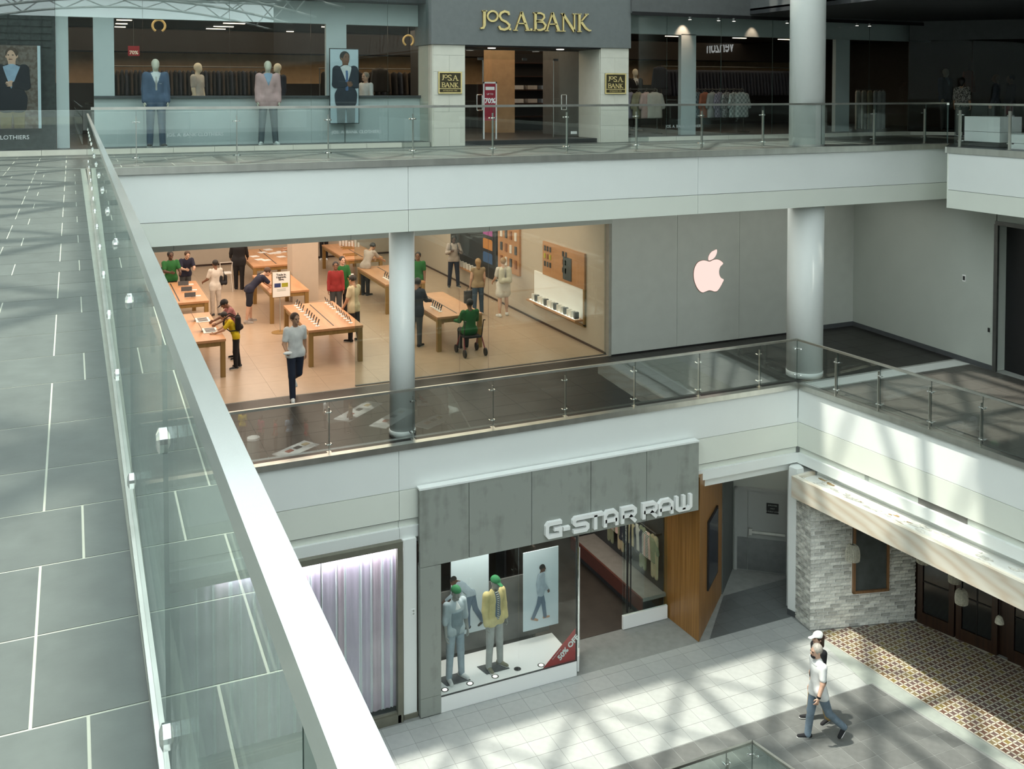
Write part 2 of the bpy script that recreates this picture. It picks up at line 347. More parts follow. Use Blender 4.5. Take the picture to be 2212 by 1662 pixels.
# ================================================================ the setting
EDGE3, EDGE2, EDGE1, FRONT = 17.45, 17.55, 17.45, 21.4
K = Vector((15.05, 17.55, 0)); CU = Vector((0.085, -0.9964, 0)); CN = Vector((-0.9964, -0.085, 0))
def CP(s, o, z): return K+CU*s+CN*o+Vector((0, 0, z))
def cbox(mb, s0, s1, o0, o1, z0, z1, mi=0): return mb.obox(CP(s0, o0, z0), CU*(s1-s0), CN*(o1-o0), Vector((0, 0, z1-z0)), mi)
# ---- upper walkway (left) and upper rear corridor
fl = struct('floor', MB().box(-8, 0.20, -12, 17.45, -0.5, -0.0012), GROUT); tag(fl, 'grey slate walkway of the top level running along the glass railing')
rows = [1.02, 1.38, 1.74, 2.107, 2.47, 2.835, 3.206, 3.566, 4.05, 4.62, 5.10, 5.58, 6.05, 6.52, 7.0, 7.48]
while rows[-1] < 21.0: rows.append(rows[-1]+0.47)
rows[-1] = 21.25
tiles(fl, [(-2.4, 0.9), (0.13, 0.9), (0.13, 17.47), (-2.4, 17.47)], -0.09, 0, 0.425, 0, 0.0, SLATE, gap=0.007, brickbond=lambda k: (0.105 if k in (2, 5) else (0.0 if k < 8 or k % 3 else 0.13)), rows=list(zip(rows, rows[1:])))
fb = struct('floor', MB().box(-8, 22.5, 17.47, 21.3, -0.5, -0.0012), GROUT); tag(fb, 'slate corridor floor of the top level before the clothier')
tiles(fb, [(-2.6, 17.55), (21.5, 17.55), (21.5, 21.25), (-2.6, 21.25)], -0.09, 17.55, 0.85, 0.74, 0.0, SLATE, gap=0.01, brickbond=0.4)
sl3 = struct('ceiling', MB().box(-8, 19.7, 17.5, 21.4, -1.34, -0.5).box(-8, 0.1, -12, 17.5, -1.3, -0.5).box(-8, 30, 21.4, 34, -0.6, -0.1), WHITE)
def fascia(name, parts, label):
    """white edge of a floor slab: steel strip on top, tall upper panels, low lower panels with open joints"""
    o = parts[0][1].build(name, parts[0][2], None, kind='structure'); o['label'] = label
    for nm, mb, m in parts[1:]: mb.build(nm, m, o)
    return o
core = MB().box(-8, 19.62, 17.475, 17.52, -1.34, -0.02)
xs3 = [-8, 5.72, 12.2, 19.62]
p = [('trim_1', core, DARK), ('edge_strip', MB().box(-8, 19.64, 17.40, 17.56, -0.125, -0.002), STEEL)]
for a, b in zip(xs3, xs3[1:]):
    p.append(('upper_panel', box(a+.004, b-.004, 17.45, 17.475, -0.945, -0.128), WHITE)); p.append(('lower_panel', box(a+.004, b-.004, 17.445, 17.475, -1.355, -0.955), CREAM))
fascia('trim_1', p, 'white panelled edge of the top floor slab')
# right part of the upper slab, stepping forward
rp = [(18.3, 16.35), (19.7, 17.45), (26, 17.45), (26, -12), (18.3, -12)]
fr = struct('floor', MB().slab(rp, -0.5, 0.0), TILEC)
struct('ceiling', MB().slab([(18.33, 16.3), (19.7, 17.4), (26, 17.4), (26, -12), (18.33, -12)], -1.36, -0.5), CREAM)
p = [('trim_2', MB().box(18.32, 18.36, -12, 16.3, -1.36, -0.02), DARK), ('edge_strip', MB().box(18.26, 18.42, -12, 16.37, -0.14, -0.002).obox((18.27, 16.36, -.14), (1.42, 1.12, 0), (-.03, .04, 0), (0, 0, .138)), STEEL)]
for a, b in ((11.2, 16.35), (5, 11.19)):
    p.append(('upper_panel', box(18.295, 18.32, a+.004, b, -0.98, -0.143), WHITE)); p.append(('lower_panel', box(18.285, 18.32, a+.004, b, -1.40, -0.99), CREAM))
p.append(('return_panel', MB().obox((18.3, 16.34, -1.40), (1.4, 1.1, 0), (-.02, .03, 0), (0, 0, 1.26)), CREAM))
fascia('trim_2', p, 'white slab edge stepping forward at the right')
# ---- middle level floors
f2 = struct('floor', MB().box(-8, 20.3, 17.57, 21.55, -6.2, L2-.004).slab([(CP(0, -.02, 0).x, 17.57), (26, 17.57), (26, -12), (CP(29.6, -.02, 0).x, -12)], -6.2, L2-.004), GROUTD)
tag(f2, 'dark corridor floor of the middle level')
tiles(f2, [(0.5, 17.62), (15.0, 17.62), (20.2, 17.62), (20.2, 21.38), (0.5, 21.38)], 0.5, 17.62, 0.90, 0.627, L2, TILEB, gap=0.006)
ws = MB().slab([(15.18, 17.10), (15.2, 17.5), (19.9, 17.52), (19.98, 17.12)], L2-.02, L2+.003); tag(ws.build('floor_strip', TILEW, f2), 'white tile strip')
c0, c1 = CP(0.52, -.06, 0), CP(7.5, -.06, 0)
tiles(f2, [(c0.x, c0.y), (c1.x, c1.y), (20.0, 10.0), (19.95, 17.08)], 15.2, 17.08, 0.62, 0.62, L2, mat('brown_grey_tile', (0.068, 0.064, 0.057), 0.4, var=0.12, scale=6, rand=0.15), gap=0.010, ang=-0.085)
core = MB().box(-8, 15.0, 17.575, 17.62, -6.86, L2-.02)
p = [('trim_3', core, DARK), ('edge_strip', MB().box(-8, 15.06, 17.50, 17.66, -5.50, L2+.012), STEEL)]
for a, b in ((-8, 5.55), (5.55, 15.04)):
    p += [('upper_panel', box(a+.004, b-.004, 17.55, 17.575, -6.275, -5.503), WHITE), ('lower_panel', box(a+.004, b-.004, 17.545, 17.575, -6.84, -6.285), CREAM),
          ('cove_panel', box(a+.004, b-.004, 17.60, 17.63, -7.0, -6.84), CREAM), ('lip_panel', box(a+.004, b-.004, 17.53, 17.66, -7.20, -6.99), WHITE)]
fascia('trim_3', p, 'white panelled edge of the middle floor slab above the jeans shop')
o = MB(); cbox(o, 0, 12, -.06, -.03, -6.86, L2-.02)
p = [('trim_4', o, DARK)]
for nm, m, s0, s1, o0, o1, z0, z1 in [('edge_strip', STEEL, 0, 12, -.11, .05, -5.50, L2+.012), ('upper_panel', WHITE, 0, 12, -.03, 0, -6.275, -5.503), ('lower_panel', CREAM, 0, 12, -.03, .004, -6.84, -6.285),
      ('cove_panel', CREAM, 0, 12, -.10, -.06, -7.0, -6.84), ('lip_panel', WHITE, 0, 12, -.14, .015, -7.22, -6.99)]:
    p.append((nm, cbox(MB(), s0, s1, o0, o1, z0, z1), m))
t4 = fascia('trim_4', p, 'sunlit white slab edge on the right above the marble canopy')
v = PP(2035, 1105, CP(0, -.05, 0), CN); s0 = (v-K).dot(CU)
cbox(MB(), s0-.55, s0+.55, -.06, -.045, -6.99, -6.845).build('vent_grille', mat('taupe_vent', (0.22, 0.21, 0.19), 0.6), t4)
v = PP(1872, 1035, CP(0, -.05, 0), CN); s0 = (v-K).dot(CU); cbox(MB(), s0-.05, s0+.05, -.06, -.045, -6.97, -6.87).build('sensor_plate', GREYW, t4)
struct('ceiling', MB().box(-8, 15, 17.66, 30, -7.4, -7.22), WHITE)
# ---- ground level floor with the opening to the food court
void = [(4.3, 13.0), (10.26, 13.0), (12.9, 0.0), (13.2, -30), (4.3, -30)]
f1 = struct('floor', MB().box(-8, 30, 13.0, 30, -11.2, L1-.004).box(-8, 4.3, -30, 13.0, -11.2, L1-.004).slab([(10.26, 13.0), (30, 13.0), (30, 11.0), (10.67, 11.0)], -11.2, L1-.004).box(-8, 30, -45, -30, -11.2, L1-.004), GROUTL)
tag(f1, 'pale tiled ground floor crossed by truss shadows')
tiles(f1, [(4.2, 14.70), (14.42, 14.70), (14.72, 16.7), (14.74, 17.35), (4.2, 17.35)], 9.79, 14.70, 0.467, 0.405, L1, TILEL, gap=0.006)
tiles(f1, [(10.9, 17.37), (14.76, 17.37), (16.0, 18.9), (14.95, 19.8), (13.9, 18.75), (12.1, 18.7), (10.9, 18.5)], 9.79, 17.35, 0.467, 0.405, L1, TILEC, gap=0.005)
tiles(f1, [(4.4, 13.02), (14.70, 13.02), (14.52, 14.69), (4.4, 14.69)], 9.79, 14.69, 0.465, 0.417, L1, TILED, gap=0.011)
tiles(f1, [(10.30, 13.02), (10.62, 11.35), (14.88, 11.35), (14.72, 13.02)], 9.79, 14.69-0.417*4, 0.465, 0.417, L1, TILED, gap=0.011)
MB().slab([(14.43, 14.70), (14.56, 14.70), (14.96, 11.4), (15.2, 11.4), (14.74, 16.66), (14.7, 16.66)], L1-.02, L1-.001).build('border_strip', mat('sage_border_stone', (0.30, 0.33, 0.30), 0.4), f1)
# ---- shell of the hall, mostly out of frame
struct('wall_left', MB().box(-8.3, -8, -45, 30, -17, 9), WHITE)
struct('wall_front', MB().box(-8, 30, -45.3, -45, -17, 7.4), mat('dark_grey_wall', (.10, .105, .10), .7))  # far end wall, dark like shop fronts, tall to darken the glass reflections
struct('wall_right', MB().box(26, 26.3, -45, 30, -17, -1), WHITE); struct('wall_right', MB().box(26, 26.3, -45, 30, -1, 3.4), mat('umber_wall', (.06, .05, .04), .7)); struct('wall_right', MB().box(16.4, 16.7, -45, 21.2, 3.4, 9), mat('bulkhead_grey', (0.10, 0.105, 0.105), 0.7))
struct('wall_back', MB().box(-8, 12.7, 21.5, 21.7, 4.3, 9).box(-8, 30, 35, 35.3, -0.5, 3.4), GREYW)
struct('ceiling', MB().box(16.4, 30, -45, 21.3, 3.3, 3.45), DARK)
bk = struct('wall_back', MB().box(12.78, 26, 21.15, 21.3, 3.22, 9), mat('bulkhead_grey', (0.10, 0.105, 0.105), 0.7)); MB().box(12.78, 26, 21.12, 21.15, 3.17, 3.26).build('soffit_edge', BLACK, bk)  # black strip is the soffit's edge under the bulkhead
struct('floor', MB().slab([(10.67, 11.0), (30, 11.0), (30, -30), (13.2, -30), (12.9, 0)], -11.2, L1-.004), mat('dark_hall_floor', (.05, .05, .047), .4, var=.2, scale=1))
struct('floor', MB().box(-10, 30, -45, 17, -16.8, L0), mat('food_court_floor', (0.045, 0.042, 0.038), 0.35, var=0.25, scale=0.8))
# left galleries and far bridge, out of view, added to bounce light
struct('floor', MB().box(-8, 0.1, -30, 17.5, -6.85, L2), WHITE); struct('trim_13', MB().box(0.1, 0.14, -30, 17.45, -1.36, -.02), WHITE); struct('floor', MB().box(-8, 16, -32, -30.2, -6.85, L2).box(-8, 16, -32, -30.2, -1.36, 0), WHITE)
# ---- white round columns
def column(nm, x, y, r, z0, z1, base=0.0):
    o = MB().lathe((x, y, z0), [(r, 0), (r, z1-z0)], 40).build(nm, WHITE, None, smooth=True, kind='structure')
    return o
c = column('trim_5', 5.80, 18.11, 0.245, L2, -1.34); c['label'] = 'round white column before the electronics shop'
MB().lathe((5.80, 18.11, L2), [(0.26, 0), (0.262, 0.10), (0.247, 0.11)], 40).build('column_base', WHITE, c, smooth=True)
c = column('trim_6', 15.66, 18.06, 0.415, L2, -1.34); c['label'] = 'thick white column at the corner of the middle level'
MB().lathe((15.66, 18.06, L2), [(0.425, 0), (0.425, 0.12), (0.417, 0.13)], 40).build('column_base', WHITE, c, smooth=True)
c = column('trim_7', 15.66, 18.06, 0.405, 0.0, 9); c['label'] = 'thick white column standing on the top level'
# ---- roof: open lattice of purlins, ribs and wind bracing, arched trusses below it
m = mat('white_roof_steel', (0.78, 0.80, 0.79), 0.5, var=0.0)
rf = bpy.data.objects.new('ceiling', None); COL.objects.link(rf); tag(rf, 'white steel skylight lattice over the hall', kind='structure')
RZ = 9.0; X0, X1, Y0, Y1 = -8.0, 16.4, -45.0, 20.95
pur, rib, brc = MB(), MB(), MB(); nx, ny = 10, 24; dx, dy = (X1-X0)/nx, (Y1-Y0)/ny
for i in range(nx+1): pur.bar((X0+i*dx, Y0, RZ), (X0+i*dx, Y1, RZ), 0.11, 8)
for j in range(ny+1): rib.bar((X0, Y0+j*dy, RZ), (X1, Y0+j*dy, RZ), 0.13, 8)
for i in range(nx):
    for j in range(ny):
        a, b, c_, d = (X0+i*dx, Y0+j*dy, RZ), (X0+i*dx+dx, Y0+j*dy+dy, RZ), (X0+i*dx+dx, Y0+j*dy, RZ), (X0+i*dx, Y0+j*dy+dy, RZ)
        brc.bar(a, b, 0.10, 6); brc.bar(c_, d, 0.07, 6)
pur.build('purlins', m, rf, smooth=True); rib.build('ribs', m, rf, smooth=True); brc.build('wind_bracing', m, rf, smooth=True)
MB().box(9.2, 13.6, 3.0, 14.3, RZ+.12, RZ+.2).build('added_shade_panel', m, rf)  # unseen opaque panel added to shade the right-hand slab edge
for j in range(0, ny+1, 3):
    y = Y0+j*dy; tr = MB(); n = 16; top = lambda t: RZ-0.15; bot = lambda t: RZ-0.7-1.6*(2*t-1)**2
    for k in range(n):
        t0, t1 = k/n, (k+1)/n; xa, xb = X0+t0*(X1-X0), X0+t1*(X1-X0)
        tr.bar((xa, y, bot(t0)), (xb, y, bot(t1)), 0.10, 6); tr.bar((xa, y, bot(t0)) if k % 2 else (xa, y, top(t0)), (xb, y, top(t1)) if k % 2 else (xb, y, bot(t1)), 0.055, 5)
    tr.build('arched_truss', m, rf, smooth=True)
struct('ceiling', MB().box(-8, 12.78, 21.6, 36, 3.3, 3.5).box(12.7, 30, 21.3, 36, 3.3, 3.5), DARK)
# ================================================================ bodies: blended tapered limbs polygonised by surface nets
class SDF:
    def __init__(s, lo, hi, h):
        s.lo = np.array(lo, np.float32); s.h = h; n = np.ceil((np.array(hi)-s.lo)/h).astype(int)+1
        s.ax = [s.lo[i]+h*np.arange(n[i], dtype=np.float32) for i in range(3)]; s.F = np.full(n, 1.0, np.float32)
    def _blk(s, lo, hi):
        sl = []
        for i in range(3):
            a = max(0, int((lo[i]-s.lo[i])/s.h)); b = min(len(s.ax[i]), int((hi[i]-s.lo[i])/s.h)+2)
            if b <= a: return None
            sl.append(slice(a, b))
        return tuple(sl)
    def rc(s, a, b, ra, rb, k=0.02, sq=None, op='u', pad=0.0):
        a, b = np.array(a, np.float32), np.array(b, np.float32); ra, rb = ra+pad, rb+pad; m = max(ra, rb)+0.05+k
        bl = s._blk(np.minimum(a, b)-m, np.maximum(a, b)+m)
        if bl is None: return
        X = np.stack(np.meshgrid(*[s.ax[i][bl[i]] for i in range(3)], indexing='ij'), -1)-a; ba = b-a
        if sq is not None:
            f = np.array(sq[0], np.float32); c = 1/sq[1]-1; X = X+(X@f)[..., None]*f*c; ba = ba+ba.dot(f)*f*c
        bb = max(1e-9, float(ba.dot(ba))); t = np.clip((X@ba)/bb, 0, 1)
        d = np.sqrt(((X-t[..., None]*ba)**2).sum(-1))-(ra+t*(rb-ra))
        s._op(bl, d, k, op)
    def ell(s, c, r, k=0.02, op='u', M=None, pad=0.0):
        c = np.array(c, np.float32); r = np.array(r, np.float32)+pad; m = float(r.max())+0.05+k; bl = s._blk(c-m, c+m)
        if bl is None: return
        X = np.stack(np.meshgrid(*[s.ax[i][bl[i]] for i in range(3)], indexing='ij'), -1)-c
        if M is not None: X = X@np.array(M, np.float32).T
        q = np.sqrt(((X/r)**2).sum(-1)); s._op(bl, (q-1)*float(r.min()), k, op)
    def _op(s, bl, d, k, op):
        F = s.F[bl]
        if op == 'u':
            hh = np.clip(0.5+0.5*(F-d)/k, 0, 1) if k > 0 else (d < F).astype(np.float32); s.F[bl] = F*(1-hh)+d*hh-k*hh*(1-hh)
        else: s.F[bl] = np.maximum(F, -d)
    def cut(s, p, n):
        """keep the side where (x-p).n < 0"""
        n = np.array(n, np.float32); n = n/np.linalg.norm(n); c = float(np.dot(n, p))
        D = s.ax[0][:, None, None]*n[0]+s.ax[1][None, :, None]*n[1]+s.ax[2][None, None, :]*n[2]-c; s.F = np.maximum(s.F, D)
    def mesh(s):
        F = s.F; S = F < 0
        if not S.any(): return np.zeros((0, 3)), []
        c = np.zeros(np.array(F.shape)-1, int)
        for i in (0, 1):
            for j in (0, 1):
                for k in (0, 1): c += S[i:F.shape[0]-1+i, j:F.shape[1]-1+j, k:F.shape[2]-1+k]
        ac = (c > 0) & (c < 8); idx = np.full(ac.shape, -1); I = np.argwhere(ac); idx[ac] = np.arange(len(I))
        P = np.zeros((len(I), 3)); cnt = np.zeros(len(I))
        co = [(i, j, k) for i in (0, 1) for j in (0, 1) for k in (0, 1)]
        for a in co:
            for ax in range(3):
                if a[ax]: continue
                b = list(a); b[ax] = 1
                fa = F[I[:, 0]+a[0], I[:, 1]+a[1], I[:, 2]+a[2]]; fb = F[I[:, 0]+b[0], I[:, 1]+b[1], I[:, 2]+b[2]]
                x = (fa < 0) != (fb < 0); t = np.where(x, fa/np.where(x, fa-fb, 1), 0)
                q = np.array(a, float)[None]+np.zeros((len(I), 3)); q[:, ax] = t; P[x] += q[x]; cnt[x] += 1
        V = (I+P/np.maximum(cnt, 1)[:, None])*s.h+s.lo; fs = []
        for ax in range(3):
            sl0 = [slice(0, -1)]*3; sl1 = [slice(0, -1)]*3; sl0[ax] = slice(0, F.shape[ax]-1); sl1[ax] = slice(1, F.shape[ax])
            u, v = (ax+1) % 3, (ax+2) % 3
            for q in (u, v): sl0[q] = slice(1, F.shape[q]-1); sl1[q] = slice(1, F.shape[q]-1)
            A, B = S[tuple(sl0)], S[tuple(sl1)]; E = np.argwhere(A != B)
            if not len(E): continue
            fl = A[tuple(E.T)]; E = E.copy(); E[:, u] += 1; E[:, v] += 1
            def g(du, dv):
                e = E.copy(); e[:, u] -= du; e[:, v] -= dv; return idx[tuple(e.T)]
            Q = np.stack([g(1, 1), g(0, 1), g(0, 0), g(1, 0)], 1); Q[~fl] = Q[~fl][:, ::-1]; fs.append(Q)
        return V, np.concatenate(fs)
def sdf_obj(name, sd, m, parent, extra=None, scale=None):
    V, Q = sd.mesh(); v = V.tolist(); f = [] if len(V) == 0 else Q.tolist()
    if extra:
        for (ev, ef) in extra: b = len(v); v += ev.tolist(); f += (ef+b).tolist()
    me = bpy.data.meshes.new(name); me.from_pydata(v, [], f); me.materials.append(m); me.polygons.foreach_set('use_smooth', [True]*len(f)); me.update()
    o = bpy.data.objects.new(name, me); return link(o, parent)
def rotx(v, a, c): y, z = v[1]-c[1], v[2]-c[2]; return np.array([v[0], c[1]+y*math.cos(a)+z*math.sin(a), c[2]-y*math.sin(a)+z*math.cos(a)])
SKIN = {k: mat('skin_'+k, c, 0.55, var=0.05, scale=20) for k, c in dict(light=(0.58, 0.36, 0.26), tan=(0.42, 0.24, 0.15), brown=(0.20, 0.10, 0.06), dark=(0.085, 0.042, 0.027), cream=(0.66, 0.62, 0.50), grey=(0.27, 0.27, 0.255), black=(0.02, 0.02, 0.02)).items()}
EYEM = mat('eye_dark', (0.02, 0.015, 0.012), 0.3, var=0); LIP = mat('lip', (0.35, 0.14, 0.11), 0.5, var=0.0); SOLE = mat('white_sole', (0.75, 0.75, 0.72), 0.6, var=0)
def cloth(name, c, r=0.85, **k): return mat('cloth_'+name, c, r, var=k.pop('var', 0.12), scale=k.pop('scale', 7), bump=k.pop('bump', 0.35), **k)
def person(name, label, loc, head=0.0, H=1.75, lean=0.0, legs=((0, 0), (0, 0)), arms=((5, 8, 12), (5, 8, 12)), nod=0.0, turn=0.0, skin='light', hair=None, hairlen=0.0,
           top=None, sleeve='short', hem=0.86, bottom=None, blen='long', shoes=None, sole=True, h=0.02, group=None, cat='person', face=True, fat=1.0, wide=0.0, root=None, fine=False, decals=(), build=True, jacket=False, stance=0.0, footless=False, cap=None, seat=None):
    """one figure: a continuous blended body, with hair and clothing as its parts; local +Y is where it faces"""
    s = H/1.75; sk = SKIN[skin]; fwv = np.array([0, 1.0, 0])
    th, kn = 0.44, 0.42; J = {}
    feet = []
    for i, (hp, k_) in enumerate(legs):
        a, b = R(hp), R(hp-k_); sd = -1 if i == 0 else 1
        hipv = np.array([sd*0.09, 0, 0.0]); kneev = hipv+th*np.array([sd*(0.012+stance), math.sin(a), -math.cos(a)]); ank = kneev+kn*np.array([sd*stance, math.sin(b), -math.cos(b)])
        toe_tilt = min(0, b) if b < -0.25 else 0.0
        fd = np.array([sd*0.25, math.cos(toe_tilt*0.9), math.sin(toe_tilt*0.9)]); fd /= np.linalg.norm(fd); feet.append((hipv, kneev, ank, fd))
    low = min(min(f[2][2]-0.075, (f[2]+f[3]*0.17)[2]-0.055) for f in feet); pz = -low
    if seat is not None: pz = seat
    pel = np.array([0, 0, pz]); C0 = pel+np.array([0, 0, 0.03])
    up = lambda v: rotx(np.array(v, float)+pel, R(lean), C0)
    waist, chest, neck = up((0, 0.01, 0.14)), up((0, 0.0, 0.37)), up((0, -0.01, 0.545))
    sh = [up((-0.165*(1+wide), -0.01, 0.485)), up((0.165*(1+wide), -0.01, 0.485))]
    hc = up((0, 0.015, 0.70)); 
    if nod: hc = rotx(hc, R(nod), neck)
    fdir = np.array([math.sin(R(turn)), math.cos(R(turn)), 0]); ha = R(lean*0.6+nod); fdir = np.array([fdir[0], fdir[1]*math.cos(ha), -math.sin(ha)]); fdir /= np.linalg.norm(fdir)
    hup = np.array([0, math.sin(ha), math.cos(ha)]); hright = np.cross(fdir, hup)
    sq = ((0, math.cos(R(lean)), -math.sin(R(lean))), 0.66)
    A = []
    for i, ar in enumerate(arms):
        fx, ab, el = R(ar[0]), R(ar[1]), R(ar[2]); inn = R(ar[3]) if len(ar) > 3 else 0.0; sd = -1 if i == 0 else 1
        d1 = np.array([sd*math.sin(ab), math.sin(fx)*math.cos(ab), -math.cos(fx)*math.cos(ab)]); el_ = sh[i]+0.275*d1
        f2 = fx+el; d2 = np.array([sd*math.sin(ab*0.5)-sd*math.sin(inn), math.sin(f2), -math.cos(f2)]); d2 /= np.linalg.norm(d2); wr = el_+0.25*d2; A.append((sh[i], el_, wr, d2))
    allp = [neck, hc]+[f[j] for f in feet for j in range(3)]+[a[j] for a in A for j in range(3)]
    allp = [p if any(p is q for q in (neck, hc)) or any(p is a[j] for a in A for j in range(3)) else p+pel for p in allp]
    lo = np.min(allp+[pel-[.2, .2, .2], chest-[.24, .2, .2]], 0)-0.17; hi = np.max(allp+[pel+[.2, .2, .1], chest+[.24, .2, .2]], 0)+0.24
    for f in feet: lo = np.minimum(lo, pel+f[2]+f[3]*0.2-0.1); hi = np.maximum(hi, pel+f[2]+f[3]*0.2+0.1)
    if root is None: root = thing(name, label, cat, loc, head, group)
    root.scale = (s, s, s)
    new = lambda hh=h: SDF(lo, hi, hh)
    LEG = [(pel+f[0], pel+f[1], pel+f[2], f[3]) for f in feet]
    def torso(g, pad=0.0, hemz=None):
        g.rc(pel+[-.05, 0, .0], pel+[.05, 0, .0], .125*fat, .125*fat, .03, sq, pad=pad); g.rc(up((-.04, .0, .06)), waist, .125*fat, .118*fat, .05, sq, pad=pad)
        g.rc(waist, chest, .125*fat, .15*fat, .05, sq, pad=pad); g.rc(up((-.10, 0, .42)), up((.10, 0, .42)), .095, .095, .05, sq, pad=pad)
        g.rc(chest, up((0, -.01, .50)), .13, .07, .04, sq, pad=pad)
        if fat > 1.1: g.rc(up((0, .05, .16)), up((0, .05, .22)), .13*fat, .12*fat, .06, sq, pad=pad)
    def arm(g, pad=0.0, upto=1.0, fore=1.0):
        for S_, E_, W_, d in A:
            g.rc(S_, S_+(E_-S_)*min(1, upto), .058, .046-(1-min(1, upto))*-.006, .014, pad=pad)
            if upto > 1: g.rc(E_, E_+(W_-E_)*(upto-1), .045, .045-.015*(upto-1), .02, pad=pad)
    def hands(g):
        ex = []
        for i, (S_, E_, W_, d) in enumerate(A):
            sd = -1 if i == 0 else 1; side = np.array([-sd, 0, 0.0]); pn = side-side.dot(d)*d; pn /= np.linalg.norm(pn); ac = np.cross(d, pn)*(1 if i else -1)
            if ac[1] < 0 and abs(d[2]) > .5: ac = -ac
            q = SDF(W_-.14+d*.06, W_+.14+d*.10, 0.0075 if fine else 0.0095); r = 0.0085 if fine else 0.010
            q.rc(W_-d*.02, W_+d*.02, .027, .026, .01); 
            for j in (-1.2, -.4, .4, 1.2): q.rc(W_+d*.02+ac*j*.009, W_+d*.085+ac*j*.0185, .015, .012, .008)
            for j, L in zip((1.5, .5, -.5, -1.5), (.068, .078, .072, .055)):
                b0 = W_+d*.088+ac*j*.0215; b1 = b0+(d*.8+pn*.45)*L*.55; b2 = b1+(d*.45+pn*.85)*L*.5; q.rc(b0, b1, r, r*.95, .004); q.rc(b1, b2, r*.95, r*.8, .004)
            t0 = W_+d*.025+ac*.024; t1 = t0+(d*.6+ac*.6+pn*.35)*.042; t2 = t1+(d*.85+pn*.4)*.034; q.rc(t0, t1, .0125, .0105, .006); q.rc(t1, t2, .0105, .009, .005); V, Q = q.mesh()
            if len(V): ex.append((V, np.array(Q)))
        return ex
    if build:
        g = new(); torso(g); arm(g, 0, 2.0)
        for a, b, c, f in LEG: g.rc(a, b, .082*fat, .056, .03); g.rc(b, c, .056, .037, .02); g.rc(b+(c-b)*.1+[0, -.012, 0], b+(c-b)*.5+[0, -.01, 0], .05, .042, .03)
        for a, b, c, f in LEG: g.rc(c+f*-.03+[0, 0, -.035], c+f*.15+[0, 0, -.05], .036, .027, .02)
        g.rc(neck-(hc-neck)*.25, neck+(hc-neck)*.6, .056, .05, .025)
        hq = SDF(hc-.17, hc+.17, min(h, 0.012)); M = np.stack([hright, fdir, hup])
        for gg in (hq,):
            gg.rc(neck, neck+(hc-neck)*.6, .054, .05, .02); gg.ell(hc+hup*.02-fdir*.012, (.077, .096, .098), .02, M=M); gg.ell(hc-hup*.045+fdir*.022, (.058, .066, .066), .03, M=M)
            if face:
                gg.rc(hc+fdir*.088+hup*.012, hc+fdir*.106-hup*.024, .011, .016, .012); gg.rc(hc+fdir*.082-hup*.085, hc+fdir*.08-hup*.09, .018, .018, .02)
                for e in (-1, 1): gg.ell(hc+hright*e*.080-hup*.008-fdir*.012, (.012, .02, .032), .008, M=M); gg.rc(hc+hright*e*.018+fdir*.086+hup*.034, hc+hright*e*.05+fdir*.078+hup*.032, .009, .008, .01)
        V, Q = hq.mesh(); sdf_obj('body', g, sk, root, hands(g)+[(V, np.array(Q))])
        if face and skin not in ('cream', 'grey'):
            for e in (-1, 1):
                ey = hc+hright*e*.032+fdir*.0875+hup*.014; MB().ball(ey, .011, 8, (1.2, .8, .8)).build('eye', EYEM, root, True)
            mo = hc+fdir*.089-hup*.052; MB().bar(mo-hright*.024-fdir*.004, mo+hright*.024-fdir*.004, .007, 6).build('mouth', LIP, root, True)
    if hair is not None:
        q = SDF(hc-.26-np.array([0, 0, max(0, hairlen)]), hc+.18, 0.012); M = np.stack([hright, fdir, hup])
        q.ell(hc+hup*.032-fdir*.026, (.091, .100, .100), .02, M=M)
        if hairlen > 0: q.rc(hc-fdir*.05+hup*.0, hc-fdir*.085-np.array([0, 0, hairlen]), .085, .05, .03); 
        if hairlen < 0: q.cut(hc-hup*.03, -hup)
        q.ell(hc+fdir*.10-hup*.035, (.072, .085, .088), 0, 's', M=M); sdf_obj('hair', q, hair, root)
    if cap is not None:
        q = SDF(hc-.22, hc+.24, 0.012); M = np.stack([hright, fdir, hup]); q.ell(hc+hup*.038-fdir*.01, (.094, .112, .102), .02, M=M); q.cut(hc+hup*.038, -hup)
        if cap[1]: q.rc(hc+fdir*.07+hup*.045, hc+fdir*.165+hup*.03, .05, .045, .01, (tuple(hup), .2))
        sdf_obj('cap', q, cap[0], root)
    if top is not None:
        g = new(min(h, .018)); pad = .016 if not jacket else .026; torso(g, pad)
        arm(g, pad-.002, {'short': .72, 'none': .12, 'long': 1.93, 'elbow': 1.15}[sleeve])
        if hem < .93:
            for a, b, c, f in LEG: g.rc(a+[0, 0, .02], a+(b-a)*.22, .092*fat, .088*fat, .04, pad=pad)
        g.cut(pel+[0, 0, (hem-.93)], (0, 0, -1)) if legs[0][0] < 60 else None
        g.rc(neck-(hc-neck)*.1, neck+(hc-neck)*.5, .052, .055, 0, op='s'); sdf_obj('jacket' if jacket else 'shirt', g, top, root)
        for nm, dm, cuts, ee in decals:
            g2 = new(.012 if not fine else .009); torso(g2, pad+ee); 
            for p_, n_ in cuts: g2.cut(up(p_), rotx(np.array(n_, float), R(lean), np.zeros(3)))
            sdf_obj(nm, g2, dm, root)
